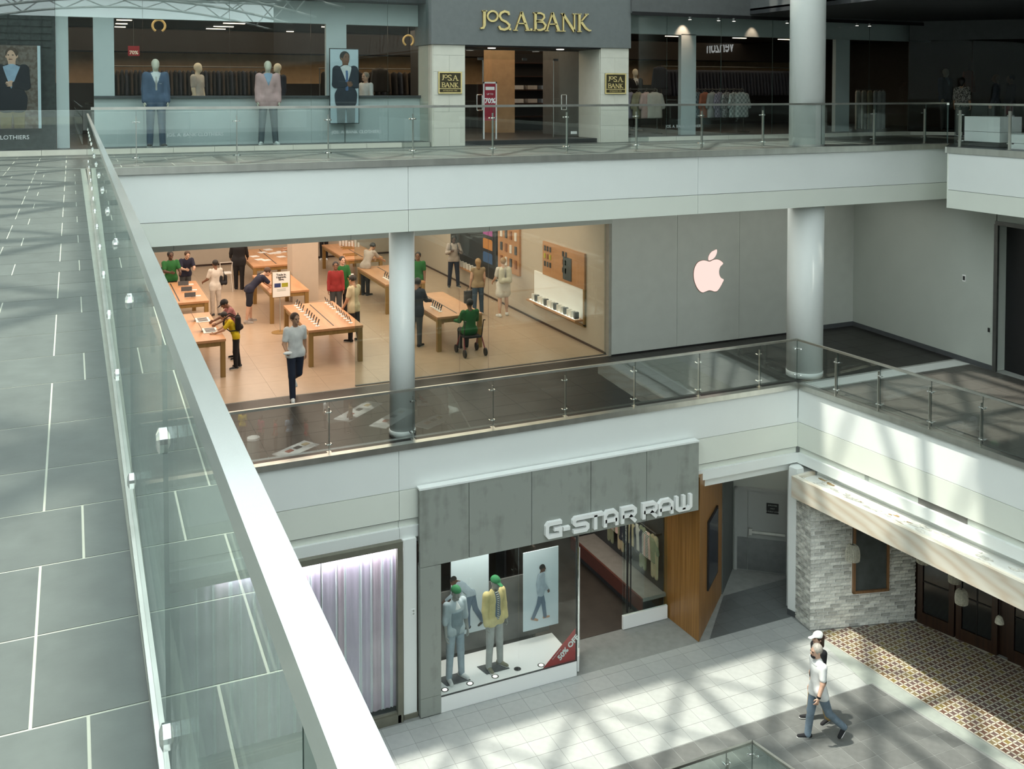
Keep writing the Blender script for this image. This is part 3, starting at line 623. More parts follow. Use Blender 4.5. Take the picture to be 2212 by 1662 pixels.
    if bottom is not None:
        g = new(min(h, .018)); g.rc(pel+[-.05, 0, .02], pel+[.05, 0, .02], .13*fat, .13*fat, .03, sq, pad=.008)
        if blen == 'skirt':
            for a, b, c, f in LEG: g.rc(a, a+(b-a)*.55, .10, .13, .12, pad=.01)
        else:
            e = {'long': 1, 'shorts': .0}[blen]
            for a, b, c, f in LEG:
                g.rc(a, b if e else a+(b-a)*.9, .088*fat, .064 if e else .078, .03, pad=.008)
                if e: g.rc(b, c+[0, 0, -.01], .062, .052, .02, pad=.008)
        sdf_obj('skirt' if blen == 'skirt' else ('shorts' if blen == 'shorts' else 'trousers'), g, bottom, root)
    if shoes is not None:
        for a, b, c, f in LEG:
            q = SDF(c-.24, c+.24, .012); hl = c-f*.035+[0, 0, -.036]; q.rc(hl, c+f*.16+[0, 0, -.05] if abs(f[2]) < .1 else c+f*.16-np.array([0, 0, .045]), .044, .034, .02); q.rc(c+[0, 0, .0], hl, .046, .042, .02)
            pn = np.cross(np.cross(f, (0, 0, 1)), f); pn /= np.linalg.norm(pn); q.cut(c-pn*.079, -pn); o = sdf_obj('shoe', q, shoes, root)
            if sole:
                q = SDF(c-.24, c+.24, .012); q.rc(hl, c+f*.16-pn*.05, .049, .04, .02); q.cut(c-pn*.057, pn); q.cut(c-pn*.079, -pn); sdf_obj('sole', q, SOLE, o)
    return dict(root=root, pel=pel, chest=chest, neck=neck, hc=hc, up=up, arms=A, legs=LEG, hand=lambda i: root_pt(root, A[i][2]+A[i][3]*.11, s))
def root_pt(root, p, s=1.0):
    a = root.rotation_euler[2]; ca, sa = math.cos(a), math.sin(a); x, y, z = [c*s for c in p]
    return Vector((root.location[0]+x*ca-y*sa, root.location[1]+x*sa+y*ca, root.location[2]+z))
def backpack(name, label, P, m, group=None, k=1.0, side=None):
    """pack on a wearer's back, or slung at one side, placed from the wearer's body"""
    root = P['root']; s = root.scale[0]; c = np.array(P['up']((0, -.20, .33) if side is None else side)); o = thing(name, label, 'bag', tuple(root_pt(root, c, s)), root.rotation_euler[2], group)
    q = SDF((-.25, -.22, -.35), (.25, .22, .35), .014)
    for x in (-.09, .09): q.rc((x*k, 0, -.13*k), (x*k, .0, .12*k), .075*k, .065*k, .06)
    q.rc((-.06*k, -.07*k, -.11*k), (.06*k, -.07*k, -.11*k), .06*k, .06*k, .03); sdf_obj('pack', q, m, o)
    sm = MB()
    for x in (-.12, .12):
        if side is None: sm.path([(x, .06, .14), (x*.95, .19, .215), (x*.95, .325, .13), (x*1.1, .335, -.05), (x*1.5, .2, -.16), (x, .03, -.16)], .014, 5)
        else: sm.path([(x*.4, 0, .14), (0, .02, .30)], .01, 5)
    sm.build('strap', m, o); MB().path([(-.03, 0, .17*k), (-.03, 0, .24*k), (.03, 0, .24*k), (.03, 0, .17*k)], .009, 5).build('grab_loop', m, o)
    return o
# ================================================================ glass railings
def railing(label, P, base, zt, posts, rail_w=.05, rail_h=.045, gtop=.03, glassm=None, foot=.05, postw=(.012, .055), ends=False, post_h=.84, inset=0.0, name='glass_railing'):
    """P: plan polyline; posts: plan points; glass panes between the posts, a flat cap rail above, clamps on every post"""
    root = wthing(name, label, 'railing', (P[0][0], P[0][1], base)); gm = [glassm or GLASSR, GEDGE]
    for (a, b), ps in zip(zip(P, P[1:]), posts):
        a, b = Vector((*a, 0)), Vector((*b, 0)); u = (b-a).normalized(); n = Vector((-u.y, u.x, 0)); L = (b-a).length
        MB().obox(a-n*rail_w/2+Vector((0, 0, zt-rail_h)), u*L, n*rail_w, Vector((0, 0, rail_h))).build('handrail', STEEL, root)
        cuts = [0]+[(Vector((*p, 0))-a).dot(u) for p in ps]+[L]
        for c0, c1 in zip(cuts, cuts[1:]):
            if c1-c0 < .1: continue
            q = MB(); o = a+u*(c0+.006)-n*.006+Vector((0, 0, base+foot)); q.obox(o, u*(c1-c0-.012), n*.012, Vector((0, 0, zt-rail_h-base-foot)))
            q.m = [0]*6; 
            for i, f in enumerate(q.f):
                v = [Vector(q.v[k]) for k in f]; nn = (v[1]-v[0]).cross(v[2]-v[0]).normalized()
                q.m[i] = 0 if abs(nn.dot(n)) > .9 else 1
            q.build('glass_pane', gm, root, fix=True)
        for p in ps:
            p = Vector((*p, 0)); c = p-n*0.035*(1 if inset == 0 else inset); po = MB().obox(c-u*postw[0]/2-n*postw[1]/2+Vector((0, 0, base)), u*postw[0], n*postw[1], Vector((0, 0, post_h))).build('post', STEEL, root)
            MB().obox(c-u*.04-n*.045+Vector((0, 0, base)), u*.08, n*.09, Vector((0, 0, .008))).build('base_plate', STEEL, po)
            for z in (.14, post_h-.10):
                q = MB(); q.bar(c-u*.05+Vector((0, 0, base+z)), c+u*.05+Vector((0, 0, base+z)), .009, 6)
                for e in (-.05, .05): q.bar(c+u*e+Vector((0, 0, base+z))-n*.01, c+u*e+Vector((0, 0, base+z))+n*.055, .017, 8)
                q.build('glass_clamp', CHROME, po)
    return root
xs = [PY(x, 300, 17.72).x for x in (294, 511, 708, 891, 1063, 1223, 1373, 1514, 1646, 1770, 1886, 1995)]
railing('long glass balustrade with steel posts along the top rear corridor', [(0.30, 17.66), (19.70, 17.66), (18.45, 16.52)], 0.0, 1.0, [[(x, 17.66) for x in xs], []], glassm=GLASSR, inset=-1)
railing('glass balustrade at the far right of the top level before the pale bench', [(18.42, 16.3), (18.42, 8.0)], 0.0, 1.0, [[(18.42, 16.15), (18.42, 14.85), (18.42, 13.5), (18.42, 12.2)]], postw=(.06, .03), inset=.2)
xs = [PY(x, 900, 17.70).x for x in (711, 893, 1065, 1222, 1371, 1510, 1641)]
kc = CP(0.14, -.06, 0)
railing('glass balustrade of the middle level before the electronics shop', [(1.0, 17.69), (kc.x, 17.69)], L2, L2+1.0, [[(x, 17.69) for x in xs]], inset=-1, glassm=glass('middle_railing_glass', (0.975, 0.99, 0.982), 0.10, 0.4))
ps = []
for x, y in ((1806, 856), (1895, 889), (2000, 929), (2115, 967), (2240, 1010)):
    v = PZ(x, y, L2); t = (v-K).dot(CU); q = CP(t, -.06, 0); ps.append((q.x, q.y))
e = CP(9, -.06, 0)
r2 = railing('glass balustrade of the right-hand middle gallery', [(kc.x, 17.69), (e.x, e.y)], L2, L2+1.0, [ps])
for z in (.18, .78):
    for d in (Vector((-.09, 0, 0)), CU*.09):
        q = MB(); q.bar((kc.x, 17.66, L2+z), Vector((kc.x, 17.66, L2+z))+d, .008, 6); q.ball(Vector((kc.x, 17.655, L2+z))+d, .022, 8); q.build('corner_clamp', CHROME, r2)
# ground level railing round the opening
v = PZ(1625, 1603, L1+.95); a = (v.x, v.y)
r1 = railing('glass balustrade corner round the ground floor opening', [(4.4, 13.10), a, (12.6, 1.5)], L1, L1+.97, [[(7.2, 13.1), (8.6, 13.1), (9.80, 13.1)], [(10.62, 11.6)]], glassm=GLASS)
for d in (Vector((-.09, 0.02, 0)), Vector((.025, -.09, 0))):
    q = MB().bar((a[0], a[1]-.03, L1+.76), Vector((a[0], a[1]-.03, L1+.76))+d, .01, 6); q.ball(Vector((a[0], a[1]-.03, L1+.76))+d, .024, 8); q.build('corner_clamp', CHROME, r1)
# the railing the camera looks along
XR = lambda y: .131+.0068*y
root = wthing('glass_railing', 'near glass balustrade running away along the left walkway, clamped at its joints', 'railing', (.145, 1.0, 0))
q = MB(); ys = [-.4, 5, 11, 17.55]
MB().obox((XR(-.4)-.013, -.4, .87), (.0065*17.95, 17.95, 0), (.028, 0, 0), (0, 0, .03)).build('handrail', mat('satin_steel', (0.66, 0.68, 0.67), 0.22, 1.0, var=0.12, scale=0.6, stretch=(3, 3, 3)), root)
MB().obox((XR(-.4)-.012, -.4, 0.0), (.006*17.9, 17.9, 0), (.038, 0, 0), (0, 0, .022)).build('base_channel', STEEL, root)
jy = [-.4, .62, 1.80, 3.05, 4.23, 5.40, 6.60, 7.80, 9.0, 10.2, 11.4, 12.6, 13.8, 15.0, 16.2, 17.45]
for a, b in zip(jy, jy[1:]):
    q = MB().obox((XR(a)-.004, a+.003, .024), (.0065*(b-a), b-a-.006, 0), (.008, 0, 0), (0, 0, .85)); q.m = [0, 0, 0, 0, 0, 0]
    for i, f in enumerate(q.f):
        v = [Vector(q.v[k]) for k in f]; nn = (v[1]-v[0]).cross(v[2]-v[0]).normalized(); q.m[i] = 0 if abs(nn.x) > .9 else 1
    q.build('glass_pane', [GLASSN, GEDGE], root)
for y in jy[1:]:
    for z in (.11, .64):
        for d in (-1, 1): MB().bar((XR(y)+d*.004, y, z), (XR(y)+d*.011, y, z), .023, 16).bar((XR(y)+d*.011, y, z), (XR(y)+d*.016, y, z), .023, 16, .012).build('joint_clamp', CHROME, root, smooth=False)
    MB().box(XR(y)-.0035, XR(y)+.0035, y-.0025, y+.0025, .024, .872).build('joint_seal', BLACK, root)
# ================================================================ ground floor: jeans shop with concrete front
gx = lambda x, y, Y=17.35: PY(x, y, Y).x
w = struct('wall_back', MB().box(5.9, 12.2, 17.42, 17.46, -7.72, -6.24), DARK); tag(w, 'shop front clad in grey concrete panels')
jx = [5.89, 6.89, 8.225, 9.56, 10.89, 12.20]
for a, b in zip(jx, jx[1:]): MB().box(a+.006, b-.006, 17.35, 17.425, -7.74, -6.26).build('concrete_panel', CONC, w)
MB().box(5.885, 12.205, 17.34, 17.52, -6.26, -6.225).build('cap_ledge', WHITE, w)
for z0, z1 in ((-10.27, -7.75), (-10.63, -10.278)): MB().box(5.895, 6.31, 17.34, 17.6, z0, z1).build('concrete_panel', CONC, w)
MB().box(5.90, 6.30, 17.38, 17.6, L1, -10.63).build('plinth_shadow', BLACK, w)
GL = {'G': [[(.97, .89), (.22, .89), (.11, .75), (.11, .25), (.22, .11), (.89, .11), (.89, .50), (.52, .50)]], '-': [[(0, .42), (.9, .42)]],
      'S': [[(.93, .89), (.2, .89), (.1, .78), (.1, .62), (.2, .51), (.8, .5), (.9, .4), (.9, .22), (.8, .11), (.05, .11)]], 'T': [[(0, .89), (1, .89)], [(.5, .89), (.5, 0)]],
      'A': [[(.11, 0), (.11, .72), (.27, .89), (.73, .89), (.89, .72), (.89, 0)], [(.11, .36), (.89, .36)]], 'R': [[(.11, 0), (.11, .89), (.78, .89), (.89, .78), (.89, .55), (.78, .43), (.11, .43)], [(.55, .43), (.93, 0)]],
      'W': [[(.11, 1), (.11, .24), (.24, .11), (.76, .11), (.89, .24), (.89, 1)], [(.5, .11), (.5, 1)]]}
sg = wthing('shop_sign', 'big white raised block letters across the concrete shop front', 'sign', (10.3, 17.3, -7.5))
for ch, a, b in (('G', 1178, 1215), ('-', 1217, 1233), ('S', 1237, 1273), ('T', 1270, 1303), ('A', 1304, 1336), ('R', 1341, 1376), ('R', 1387, 1421), ('A', 1422, 1455), ('W', 1458, 1496)):
    x0, x1 = gx(a, 1140, 17.27), gx(b, 1140, 17.27); q = MB(); wd = x1-x0; hh = .335
    for st in GL[ch]: q.ribbon((0, 17.345, 0), UX, UZ, FY, [(x0+p[0]*wd, -7.655+p[1]*hh) for p in st], .074, .085)
    q.build('letter', SIGNW, sg)
# show window
win = struct('window_1', MB().box(6.31, 9.25, 17.36, 17.40, -10.345, -10.335), STEELD); tag(win, 'jeans shop show window')
for a, b in ((6.31, 7.95), (7.958, 9.25)):
    MB().box(a, b, 17.375, 17.387, -10.335, -7.74).build('pane', GLASSS, win)
dp = struct('trim_8', MB().box(6.31, 9.25, 17.36, 18.5, L1, -10.34), SIGNW); tag(dp, 'white display plinth of the jeans shop window')
for i, (x, y) in enumerate([(6.46, 17.55), (6.98, 17.54), (7.52, 17.55), (8.03, 17.60), (8.52, 17.52)]):
    MB().lathe((x, y, -10.345), [(.055, 0), (.075, .002), (.075, .008), (.055, .008)], 16).build('floor_spot', STEELD, dp); MB().lathe((x, y, -10.342), [(.05, 0), (.05, .006)], 14).build('spot_lens', emis('spot_lens', (1, .95, .85), 1.6) if i != 3 else BLACK, dp)
for x, y in ((6.77, 17.80), (7.63, 17.84)): MB().obox((x-.24, y-.17, -10.335), (.5, .0, 0), (-.08, .32, 0), (0, 0, .008)).build('mannequin_plate', CHAR, dp)
struct('wall_back', MB().box(5.9, 9.3, 22.3, 22.4, L1, -7.3).box(9.3, 12.3, 23.3, 23.4, L1, -7.3).box(5.8, 5.9, 17.5, 23, L1, -7.3).box(9.0, 9.05, 18.9, 22.3, L1, -8.6), mat('shop_dark_brown', (0.035, 0.024, 0.018), 0.6))
struct('floor', MB().box(6.3, 12.2, 18.5, 23.3, L1-.01, L1+.004), mat('shop_brown_floor', (0.050, 0.042, 0.036), 0.45, var=.2, scale=3))
bd = mat('dark_back_panel', (0.10, 0.10, 0.095), 0.6)
struct('wall_back', MB().box(6.31, 9.25, 18.62, 18.66, -10.34, -9.0), bd)
# printed figures: flat card relief
def print_fig(name, parent, O, rz, Hs, **kw):
    """a printed figure: the outline of a posed body pressed flat on the poster"""
    r = bpy.data.objects.new(name, None); COL.objects.link(r); r.parent = parent
    if parent.name in OFF: O = Vector(O)-Vector(OFF[parent.name])
    person(name, '', (0, 0, 0), 0, H=1.75, root=r, **kw); r.location = O; r.rotation_euler = (0, 0, 0)
    M = Matrix.Rotation(R(rz), 4, 'Z'); sc = Hs/1.75
    kids = list(r.children)
    allv = [v for c in kids for v in c.data.vertices]; order = {'shirt_front': 3, 'tie': 3.6, 'body': 0, 'eye': 3, 'mouth': 3, 'trousers': 1, 'shirt': 2, 'jacket': 2}
    for c in kids:
        k = order.get(c.name.split('.')[0], 4)
        for v in c.data.vertices:
            p = M @ v.co; v.co = Vector((p.x*sc, p.y*.03-.0009*(k if k < 4 else 0), p.z*sc))
    r.scale = (1, 1, 1)
    bpy.data.objects.remove(r) if False else None
    for c in kids:
        c.parent = parent; c.location = O; c.name = 'printed_'+c.name.split('.')[0]
    bpy.data.objects.remove(r)
DENIM = cloth('blue_denim', (0.10, 0.15, 0.21)); DENIML = cloth('light_denim', (0.30, 0.38, 0.44)); NAVY = cloth('navy', (0.012, 0.014, 0.035)); BLK = cloth('black', (0.008, 0.008, 0.010)); WHT = cloth('white', (0.72, 0.73, 0.72)); GRN = cloth('shop_green', (0.012, 0.115, 0.025))
HB = mat('hair_black', (0.012, 0.010, 0.009), 0.6, var=.2, scale=40); HBR = mat('hair_brown', (0.06, 0.032, 0.018), 0.6, var=.25, scale=40); HBL = mat('hair_blond', (0.30, 0.18, 0.08), 0.6, var=.2, scale=40)
PAPER = mat('pale_blue_paper', (0.52, 0.62, 0.67), 0.6, var=.04, scale=1.2); PAPERW = mat('white_paper', (0.78, 0.80, 0.80), 0.6, var=.02)
ps = wthing('poster', 'pale blue window poster of a figure stooping in loose denim, behind the two dressed mannequins', 'poster', (7.4, 18.58, -9.2), None)
MB().box(6.98, 7.82, 18.585, 18.61, -9.96, -8.38).build('sheet', PAPER, ps)
print_fig('figure', ps, (7.42, 18.578, -9.86), 75, 1.36, lean=48, nod=10, legs=((10, 12), (-14, 18)), arms=((30, 5, 30), (12, 5, 50)), skin='dark', hair=HB, hairlen=-1, top=DENIML, sleeve='long', bottom=DENIM, shoes=BLK, sole=False)
ps = wthing('poster', 'pale blue hanging poster of a figure walking in a boxy denim jacket and heels', 'poster', (8.9, 18.3, -9.2), None)
MB().box(8.48, 9.30, 18.29, 18.31, -10.04, -8.37).build('sheet', PAPER, ps)
print_fig('figure', ps, (8.88, 18.28, -9.86), -75, 1.18, lean=3, nod=8, legs=((16, 8), (-14, 14)), arms=((-12, 5, 18), (4, 5, 30)), skin='dark', hair=HB, hairlen=-1, top=DENIML, sleeve='long', hem=.72, bottom=DENIM, shoes=SKIN['tan'], sole=False, jacket=True)
# red sale triangle on the glass
v = [PY(x, y, 17.41) for x, y in ((1171, 1447), (1243, 1429), (1243, 1358))]
tr = wthing('sale_sign', 'red triangular sale sign in the lower window corner', 'sign', tuple(v[0]))
MB().plate((0, 17.415, 0), UX, UZ, FY, [(p.x, p.z) for p in v], .006).build('panel', mat('sale_red', (0.42, 0.035, 0.035), 0.5, var=.05), tr)
dv = (v[2]-v[0]).normalized(); up_ = Vector((-dv.z, 0, dv.x))
text_obj('lettering', '50% OFF', v[0]+dv*.36-up_*.20+Vector((0, -.009, 0)), dv, up_, .155, SIGNW, .002, tr, bold=.006); text_obj('small_print', 'ON SELECTED ITEMS', v[0]+dv*.27-up_*.045+Vector((0, -.009, 0)), dv, up_, .028, SIGNW, .001, tr)
# entrance: two glass doors folded at the left, one at the right
GRAYM = mat('mannequin_grey', (0.27, 0.27, 0.255), 0.6)
d = struct('door_1', MB().obox((9.30, 17.46, L1+.02), (.35, .62, 0), (.045, -.02, 0), (0, 0, .32)), SIGNW); tag(d, 'opened glass shop door with white bottom rail')
MB().obox((9.315, 17.46, L1+.34), (.35, .62, 0), (.012, -.006, 0), (0, 0, 2.56)).build('pane', GLASS, d); MB().bar((9.40, 17.56, -10.2), (9.40, 17.56, -8.1), .022, 8).build('pull_bar', CHROME, d)
MB().bar((9.28, 17.44, L1), (9.28, 17.44, -7.75), .018, 6).build('pivot_edge', BLACK, d); MB().bar((9.66, 18.08, L1+.3), (9.66, 18.08, -7.75), .018, 6).build('lock_edge', STEELD, d)
d = struct('door_2', MB().box(10.98, 12.14, 18.44, 18.50, L1+.01, -10.34), SIGNW); tag(d, 'right glass shop door with white bottom rail')
MB().box(10.98, 12.14, 18.465, 18.477, -10.34, -7.75).build('pane', GLASS, d); MB().bar((11.06, 18.40, -10.25), (11.06, 18.40, -8.2), .02, 8).bar((11.16, 18.42, -10.2), (11.16, 18.42, -8.3), .014, 8).build('pull_bar', BLACK, d)
q = MB().slab([(12.17, 18.62), (12.235, 17.36), (13.98, 18.90), (13.2, 20.0), (12.17, 20.0)], L1, -7.05); wp = q.build('wall_right', VENEER, None, kind='structure'); tag(wp, 'wedge of amber wood veneer beside the jeans shop')
un = Vector((1.74, 1.54, 0)).normalized(); nn = Vector((1.54, -1.74, 0)).normalized(); a = Vector((12.77, 17.83, 0))
s_ = wthing('display_screen', 'dark upright screen set in the amber wood wall', 'screen', (13.1, 18.1, -9)); MB().obox(a+nn*.0+Vector((0, 0, -9.86)), un*.97, nn*.035, (0, 0, 1.56)).build('frame', BLACK, s_); MB().obox(a+un*.04+nn*.036+Vector((0, 0, -9.82)), un*.89, nn*.004, (0, 0, 1.48)).build('glass_face', mat('screen_blue_black', (0.018, 0.020, 0.032), 0.12), s_)
# clothes on the wall of the shop
def garment(m, kind='shirt', sc=1.0):
    """a garment on a hanger, hanging in the plane y=0 facing -Y (local), top at z=0"""
    q = SDF((-.34, -.13, -1.0), (.34, .13, .06), .022)
    if kind == 'trousers':
        for x in (-.07, .07): q.rc((x, 0, -.06), (x*1.15, 0, -.93), .085, .07, .03, ((0, 1, 0), .45))
    else:
        L = {'shirt': -.62, 'jacket': -.70}[kind]
        q.rc((-.06, 0, -.07), (.06, 0, -.07), .05, .05, .02, ((0, 1, 0), .6)); q.rc((-.17, 0, -.10), (.17, 0, -.10), .045, .045, .04, ((0, 1, 0), .7)); q.rc((-.08, 0, -.2), (-.1, 0, L), .13, .13, .06, ((0, 1, 0), .4)); q.rc((.08, 0, -.2), (.1, 0, L), .13, .13, .06, ((0, 1, 0), .4))
        for e in (-1, 1): q.rc((e*.19, 0, -.11), (e*.265, 0, -.36 if kind == 'shirt' else -.66), .055, .06, .03, ((0, 1, 0), .6))
        q.cut((0, 0, L), (0, 0, -1))
    V, Q = q.mesh(); V = V*sc; me = bpy.data.meshes.new('cloth_piece'); me.from_pydata(V.tolist(), [], Q.tolist()); me.materials.append(m); me.polygons.foreach_set('use_smooth', [True]*len(Q)); me.update(); return me
def hang(me, label, loc, rz, group, hook=True, name='garment', cat='clothing', k=1.0):
    o = thing(name, label, cat, loc, rz, group); o.scale = (k, k, k); c = bpy.data.objects.new('cloth_piece', me); link(c, o)
    if hook:
        if 'hm' not in MATS: MATS['hm'] = MB().path([(-.17, 0, -.06), (0, 0, .01), (.17, 0, -.06)], .006, 4).path([(0, 0, .01), (0, 0, .05), (.02, 0, .07), (.035, 0, .05)], .004, 4).mesh('hanger', STEELD)
        h_ = bpy.data.objects.new('hanger', MATS['hm']); link(h_, o)
    return o
GM = {}
def gmesh(mname, kind):
    if (mname, kind) not in GM: GM[(mname, kind)] = garment(MATS[mname] if mname in MATS else MATS['cloth_'+mname], kind)
    return GM[(mname, kind)]
for nm, c in dict(pale_rose=(.55, .38, .34), sand=(.40, .34, .22), sage=(.20, .22, .14), pale_grey=(.45, .45, .43), ink=(.02, .025, .04), pale_mint=(.40, .48, .44), lilac=(.42, .36, .44), straw=(.36, .31, .19), coral=(.50, .16, .09), stone=(.50, .48, .42)).items(): cloth(nm, c)
two_tone('white_black_stripe', (.6, .6, .57), (.05, .06, .05), 9, kind='stripe'); two_tone('grey_print', (.42, .43, .42), (.12, .13, .13), 28, kind='noise'); two_tone('white_check', (.60, .64, .62), (.30, .35, .34), 16); two_tone('blue_check', (.30, .38, .40), (.12, .17, .20), 18); two_tone('violet_check', (.40, .36, .44), (.2, .18, .24), 20)
rk = wthing('clothes_rail', 'black wall rail full of hanging clothes seen through the jeans shop door', 'rail', (12.0, 19.8, -8.4)); MB().bar((12.02, 18.7, -8.82), (12.02, 21.6, -8.82), .02, 6).build('bar', BLACK, rk)
MB().box(12.0, 12.15, 18.70, 18.74, -8.84, -8.80).box(12.0, 12.15, 21.5, 21.54, -8.84, -8.80).build('bracket', BLACK, rk)
names = [('sand', 'trousers', 'sand coloured trousers'), ('sage', 'shirt', 'sage shirt'), ('pale_rose', 'shirt', 'pale rose shirt'), ('white_black_stripe', 'shirt', 'black and white striped top'), ('sage', 'trousers', 'dark sage trousers'), ('ink', 'shirt', 'ink blue shirt'), ('pale_grey', 'shirt', 'pale grey shirt'), ('ink', 'jacket', 'ink dark jacket'), ('sand', 'shirt', 'sand shirt'), ('ink', 'trousers', 'ink dark trousers'), ('grey_print', 'shirt', 'grey patterned shirt'), ('ink', 'jacket', 'ink dark jacket')]
for i in range(17):
    n_, k_, t_ = names[i % 12]
    hang(gmesh(n_, k_), '%s %s on the black rail inside the jeans shop' % (t_, ['nearest the door', 'near the door', 'in the middle', 'towards the back', 'farthest back'][min(4, i//3)]), (12.02, 18.80+i*.125, -8.88), R(90+random.uniform(-3, 3)), 'clothes on the jeans shop wall rail')
MB().box(12.145, 12.165, 18.64, 23.3, L1, -7.3).build('inner_lining', DARK, bpy.data.objects['wall_back.004'] if False else None, kind='structure').name = 'wall_right'
be = wthing('wall_bench', 'low dark red ledge under the hanging clothes in the jeans shop', 'bench', (11.7, 20, L1)); MB().obox((11.55, 18.56, -10.2), (.62, 0, 0), (0, 3.3, 0), (0, 0, .08)).build('top', mat('grey_shelf', (.22, .21, .2), .6), be); MB().obox((11.50, 18.54, -10.42), (.05, 0, 0), (0, 3.4, 0), (0, 0, .31)).build('front_board', mat('oxblood', (.10, .03, .022), .5), be); MB().box(11.62, 12.15, 18.8, 21.7, L1, -10.2).build('base', DARK, be)
# folded clothes on a shelf behind the window
sh = wthing('wall_shelf', 'dark shelf behind the jeans shop window', 'shelf', (7.6, 20.5, -8.6)); MB().box(6.2, 9.0, 20.3, 20.8, -9.0, -8.94).build('board', DARK, sh); MB().box(6.2, 6.25, 20.3, 20.8, L1, -8.94).box(8.93, 8.98, 20.3, 20.8, L1, -8.94).build('upright', DARK, sh)
for i in range(5):
    f = MB(); 
    for k in range(4): f.box(6.55+i*.5-.15+random.uniform(-.01, .01), 6.55+i*.5+.15, 20.38, 20.66, -8.94+k*.045, -8.90+k*.045)
    c_ = ['sand', 'stone', 'ink', 'straw', 'pale_grey'][i]; tag(f.build('folded_clothes', MATS['cloth_'+c_]), '%s stack of folded clothes, number from the left end of the dark shelf' % ['sandy', 'stone grey', 'inky', 'straw', 'pale grey'][i] if False else '%s stack of folded clothes on the dark shelf behind the jeans window' % ['sandy', 'stone coloured', 'inky', 'straw coloured', 'pale grey'][i], 'clothing', 'folded stacks on the jeans shop shelf')
tag(MB().lathe((7.62, 19.6, -10.65), [(.16, 0), (.16, .04), (.03, .06), (.03, 1.9)], 14).build('display_stand', TAN), 'thin tan display stand behind the capped mannequin', 'stand')
# ---- window mannequins
for x, y, hd, lab, kw in ((6.77, 17.80, 180+12, 'grey mannequin in a green beanie and pale denim dungarees', dict(top=cloth('washed_blue', (.42, .49, .53)), sleeve='elbow', bottom=DENIML, shoes=WHT, cap=(cloth('green_knit', (.02, .17, .06)), 0), decals=[('bib', cloth('mid_denim', (.20, .26, .30)), [((0, .06, 0), (0, -1, 0)), ((.125, 0, 0), (1, 0, 0)), ((-.125, 0, 0), (-1, 0, 0)), ((0, 0, .37), (0, 0, 1))], .012), ('collar', WHT, [((0, .05, 0), (0, -1, 0)), ((0, 0, .40), (0, 0, -1)), ((.06, 0, .42), (1, 0, .4)), ((-.06, 0, .42), (-1, 0, .4))], .006)])),
                     (7.63, 17.84, 180+16, 'grey mannequin in a green cap, yellow jacket and striped shirt', dict(top=cloth('butter', (.62, .52, .24)), sleeve='long', jacket=True, hem=.84, bottom=cloth('washed_grey', (.36, .37, .36)), shoes=cloth('olive_shoe', (.20, .19, .13)), cap=(MATS['cloth_green_knit'], 1), decals=[('inner_shirt', DENIM, [((0, .05, 0), (0, -1, 0)), ((.075, 0, 0), (1, 0, .05)), ((-.075, 0, 0), (-1, 0, .05))], .005), ('striped_top', MATS['white_black_stripe'], [((0, .05, 0), (0, -1, 0)), ((.035, 0, 0), (1, 0, 0)), ((-.035, 0, 0), (-1, 0, 0)), ((0, 0, .02), (0, 0, -1))], .009)]))):
    person('mannequin', lab+' in the jeans shop window', (x, y, -10.327), R(hd), H=1.86, skin='grey', cat='mannequin', h=.016, nod=8, arms=((2, 9, 8), (2, 9, 12)), legs=((1, 2), (1, 2)), stance=.05, wide=.08, **kw)
# ---- neighbour with the curtained window
cw = struct('window_2', MB().box(5.47, 5.575, 17.40, 17.52, L1, -7.19).box(0.8, 5.47, 17.40, 17.52, -7.30, -7.19).box(.8, 5.47, 17.44, 17.52, -10.53, -10.47), OLIVE); tag(cw, 'curtained shop window in a bronze frame')
MB().box(.8, 5.53, 17.40, 17.5, L1, -10.50).build('sill_panel', OLIVE, cw)
for a, b in ((.8, 4.03), (4.042, 5.47)): MB().box(a, b, 17.47, 17.482, -10.47, -7.30).build('pane', GLASSS, cw)
MB().bar((4.036, 17.46, -10.47), (4.036, 17.46, -7.3), .008, 4).build('pane_joint', STEELD, cw)
cu = wthing('curtain', 'lilac and white pleated curtain filling the bronze framed window', 'curtain', (4, 17.7, -10.5)); cm = [mat('lilac_curtain', (.62, .53, .64), .8, var=.10, scale=1.5, stretch=(3, 3, .5)), mat('white_curtain', (.82, .84, .86), .8, var=.03), mat('rose_curtain', (.63, .50, .57), .8, var=.1, scale=2)]
x = 1.6; i = 0
while x < 5.5:
    wd = random.choice([.16, .2, .12, .24]) if i % 2 == 0 else random.choice([.04, .06, .05]); q = MB(); n = 8; pts = [(x+wd*k/n, 17.66+.014*math.sin(6.283*k/n+i)) for k in range(n+1)]
    for (xa, ya), (xb, yb) in zip(pts, pts[1:]): q.obox((xa, ya, -10.47), (xb-xa, yb-ya, 0), (0, .006, 0), (0, 0, 3.16))
    q.build('pleat', cm[1] if i % 2 else (cm[2] if i % 6 == 4 else cm[0]), cu); x += wd; i += 1
struct('wall_back', MB().box(-8, 5.8, 20, 20.1, L1, -7.2), CREAM)
pr = struct('wall_back', MB().box(5.60, 5.86, 17.46, 17.7, -10.56, -7.2), WHITE); tag(pr, 'white pier between the two shop windows'); MB().box(5.60, 5.88, 17.44, 17.7, L1, -10.56).build('skirting', OLIVE, pr)
ol = wthing('wall_outlet', 'small white socket plate on the pier beside the curtained window', 'socket', (5.79, 17.45, -8.61)); MB().box(5.755, 5.83, 17.445, 17.46, -8.67, -8.55).build('plate', SIGNW, ol); MB().box(5.775, 5.81, 17.440, 17.446, -8.60, -8.565).box(5.775, 5.81, 17.440, 17.446, -8.655, -8.62).build('socket', GREYW, ol)
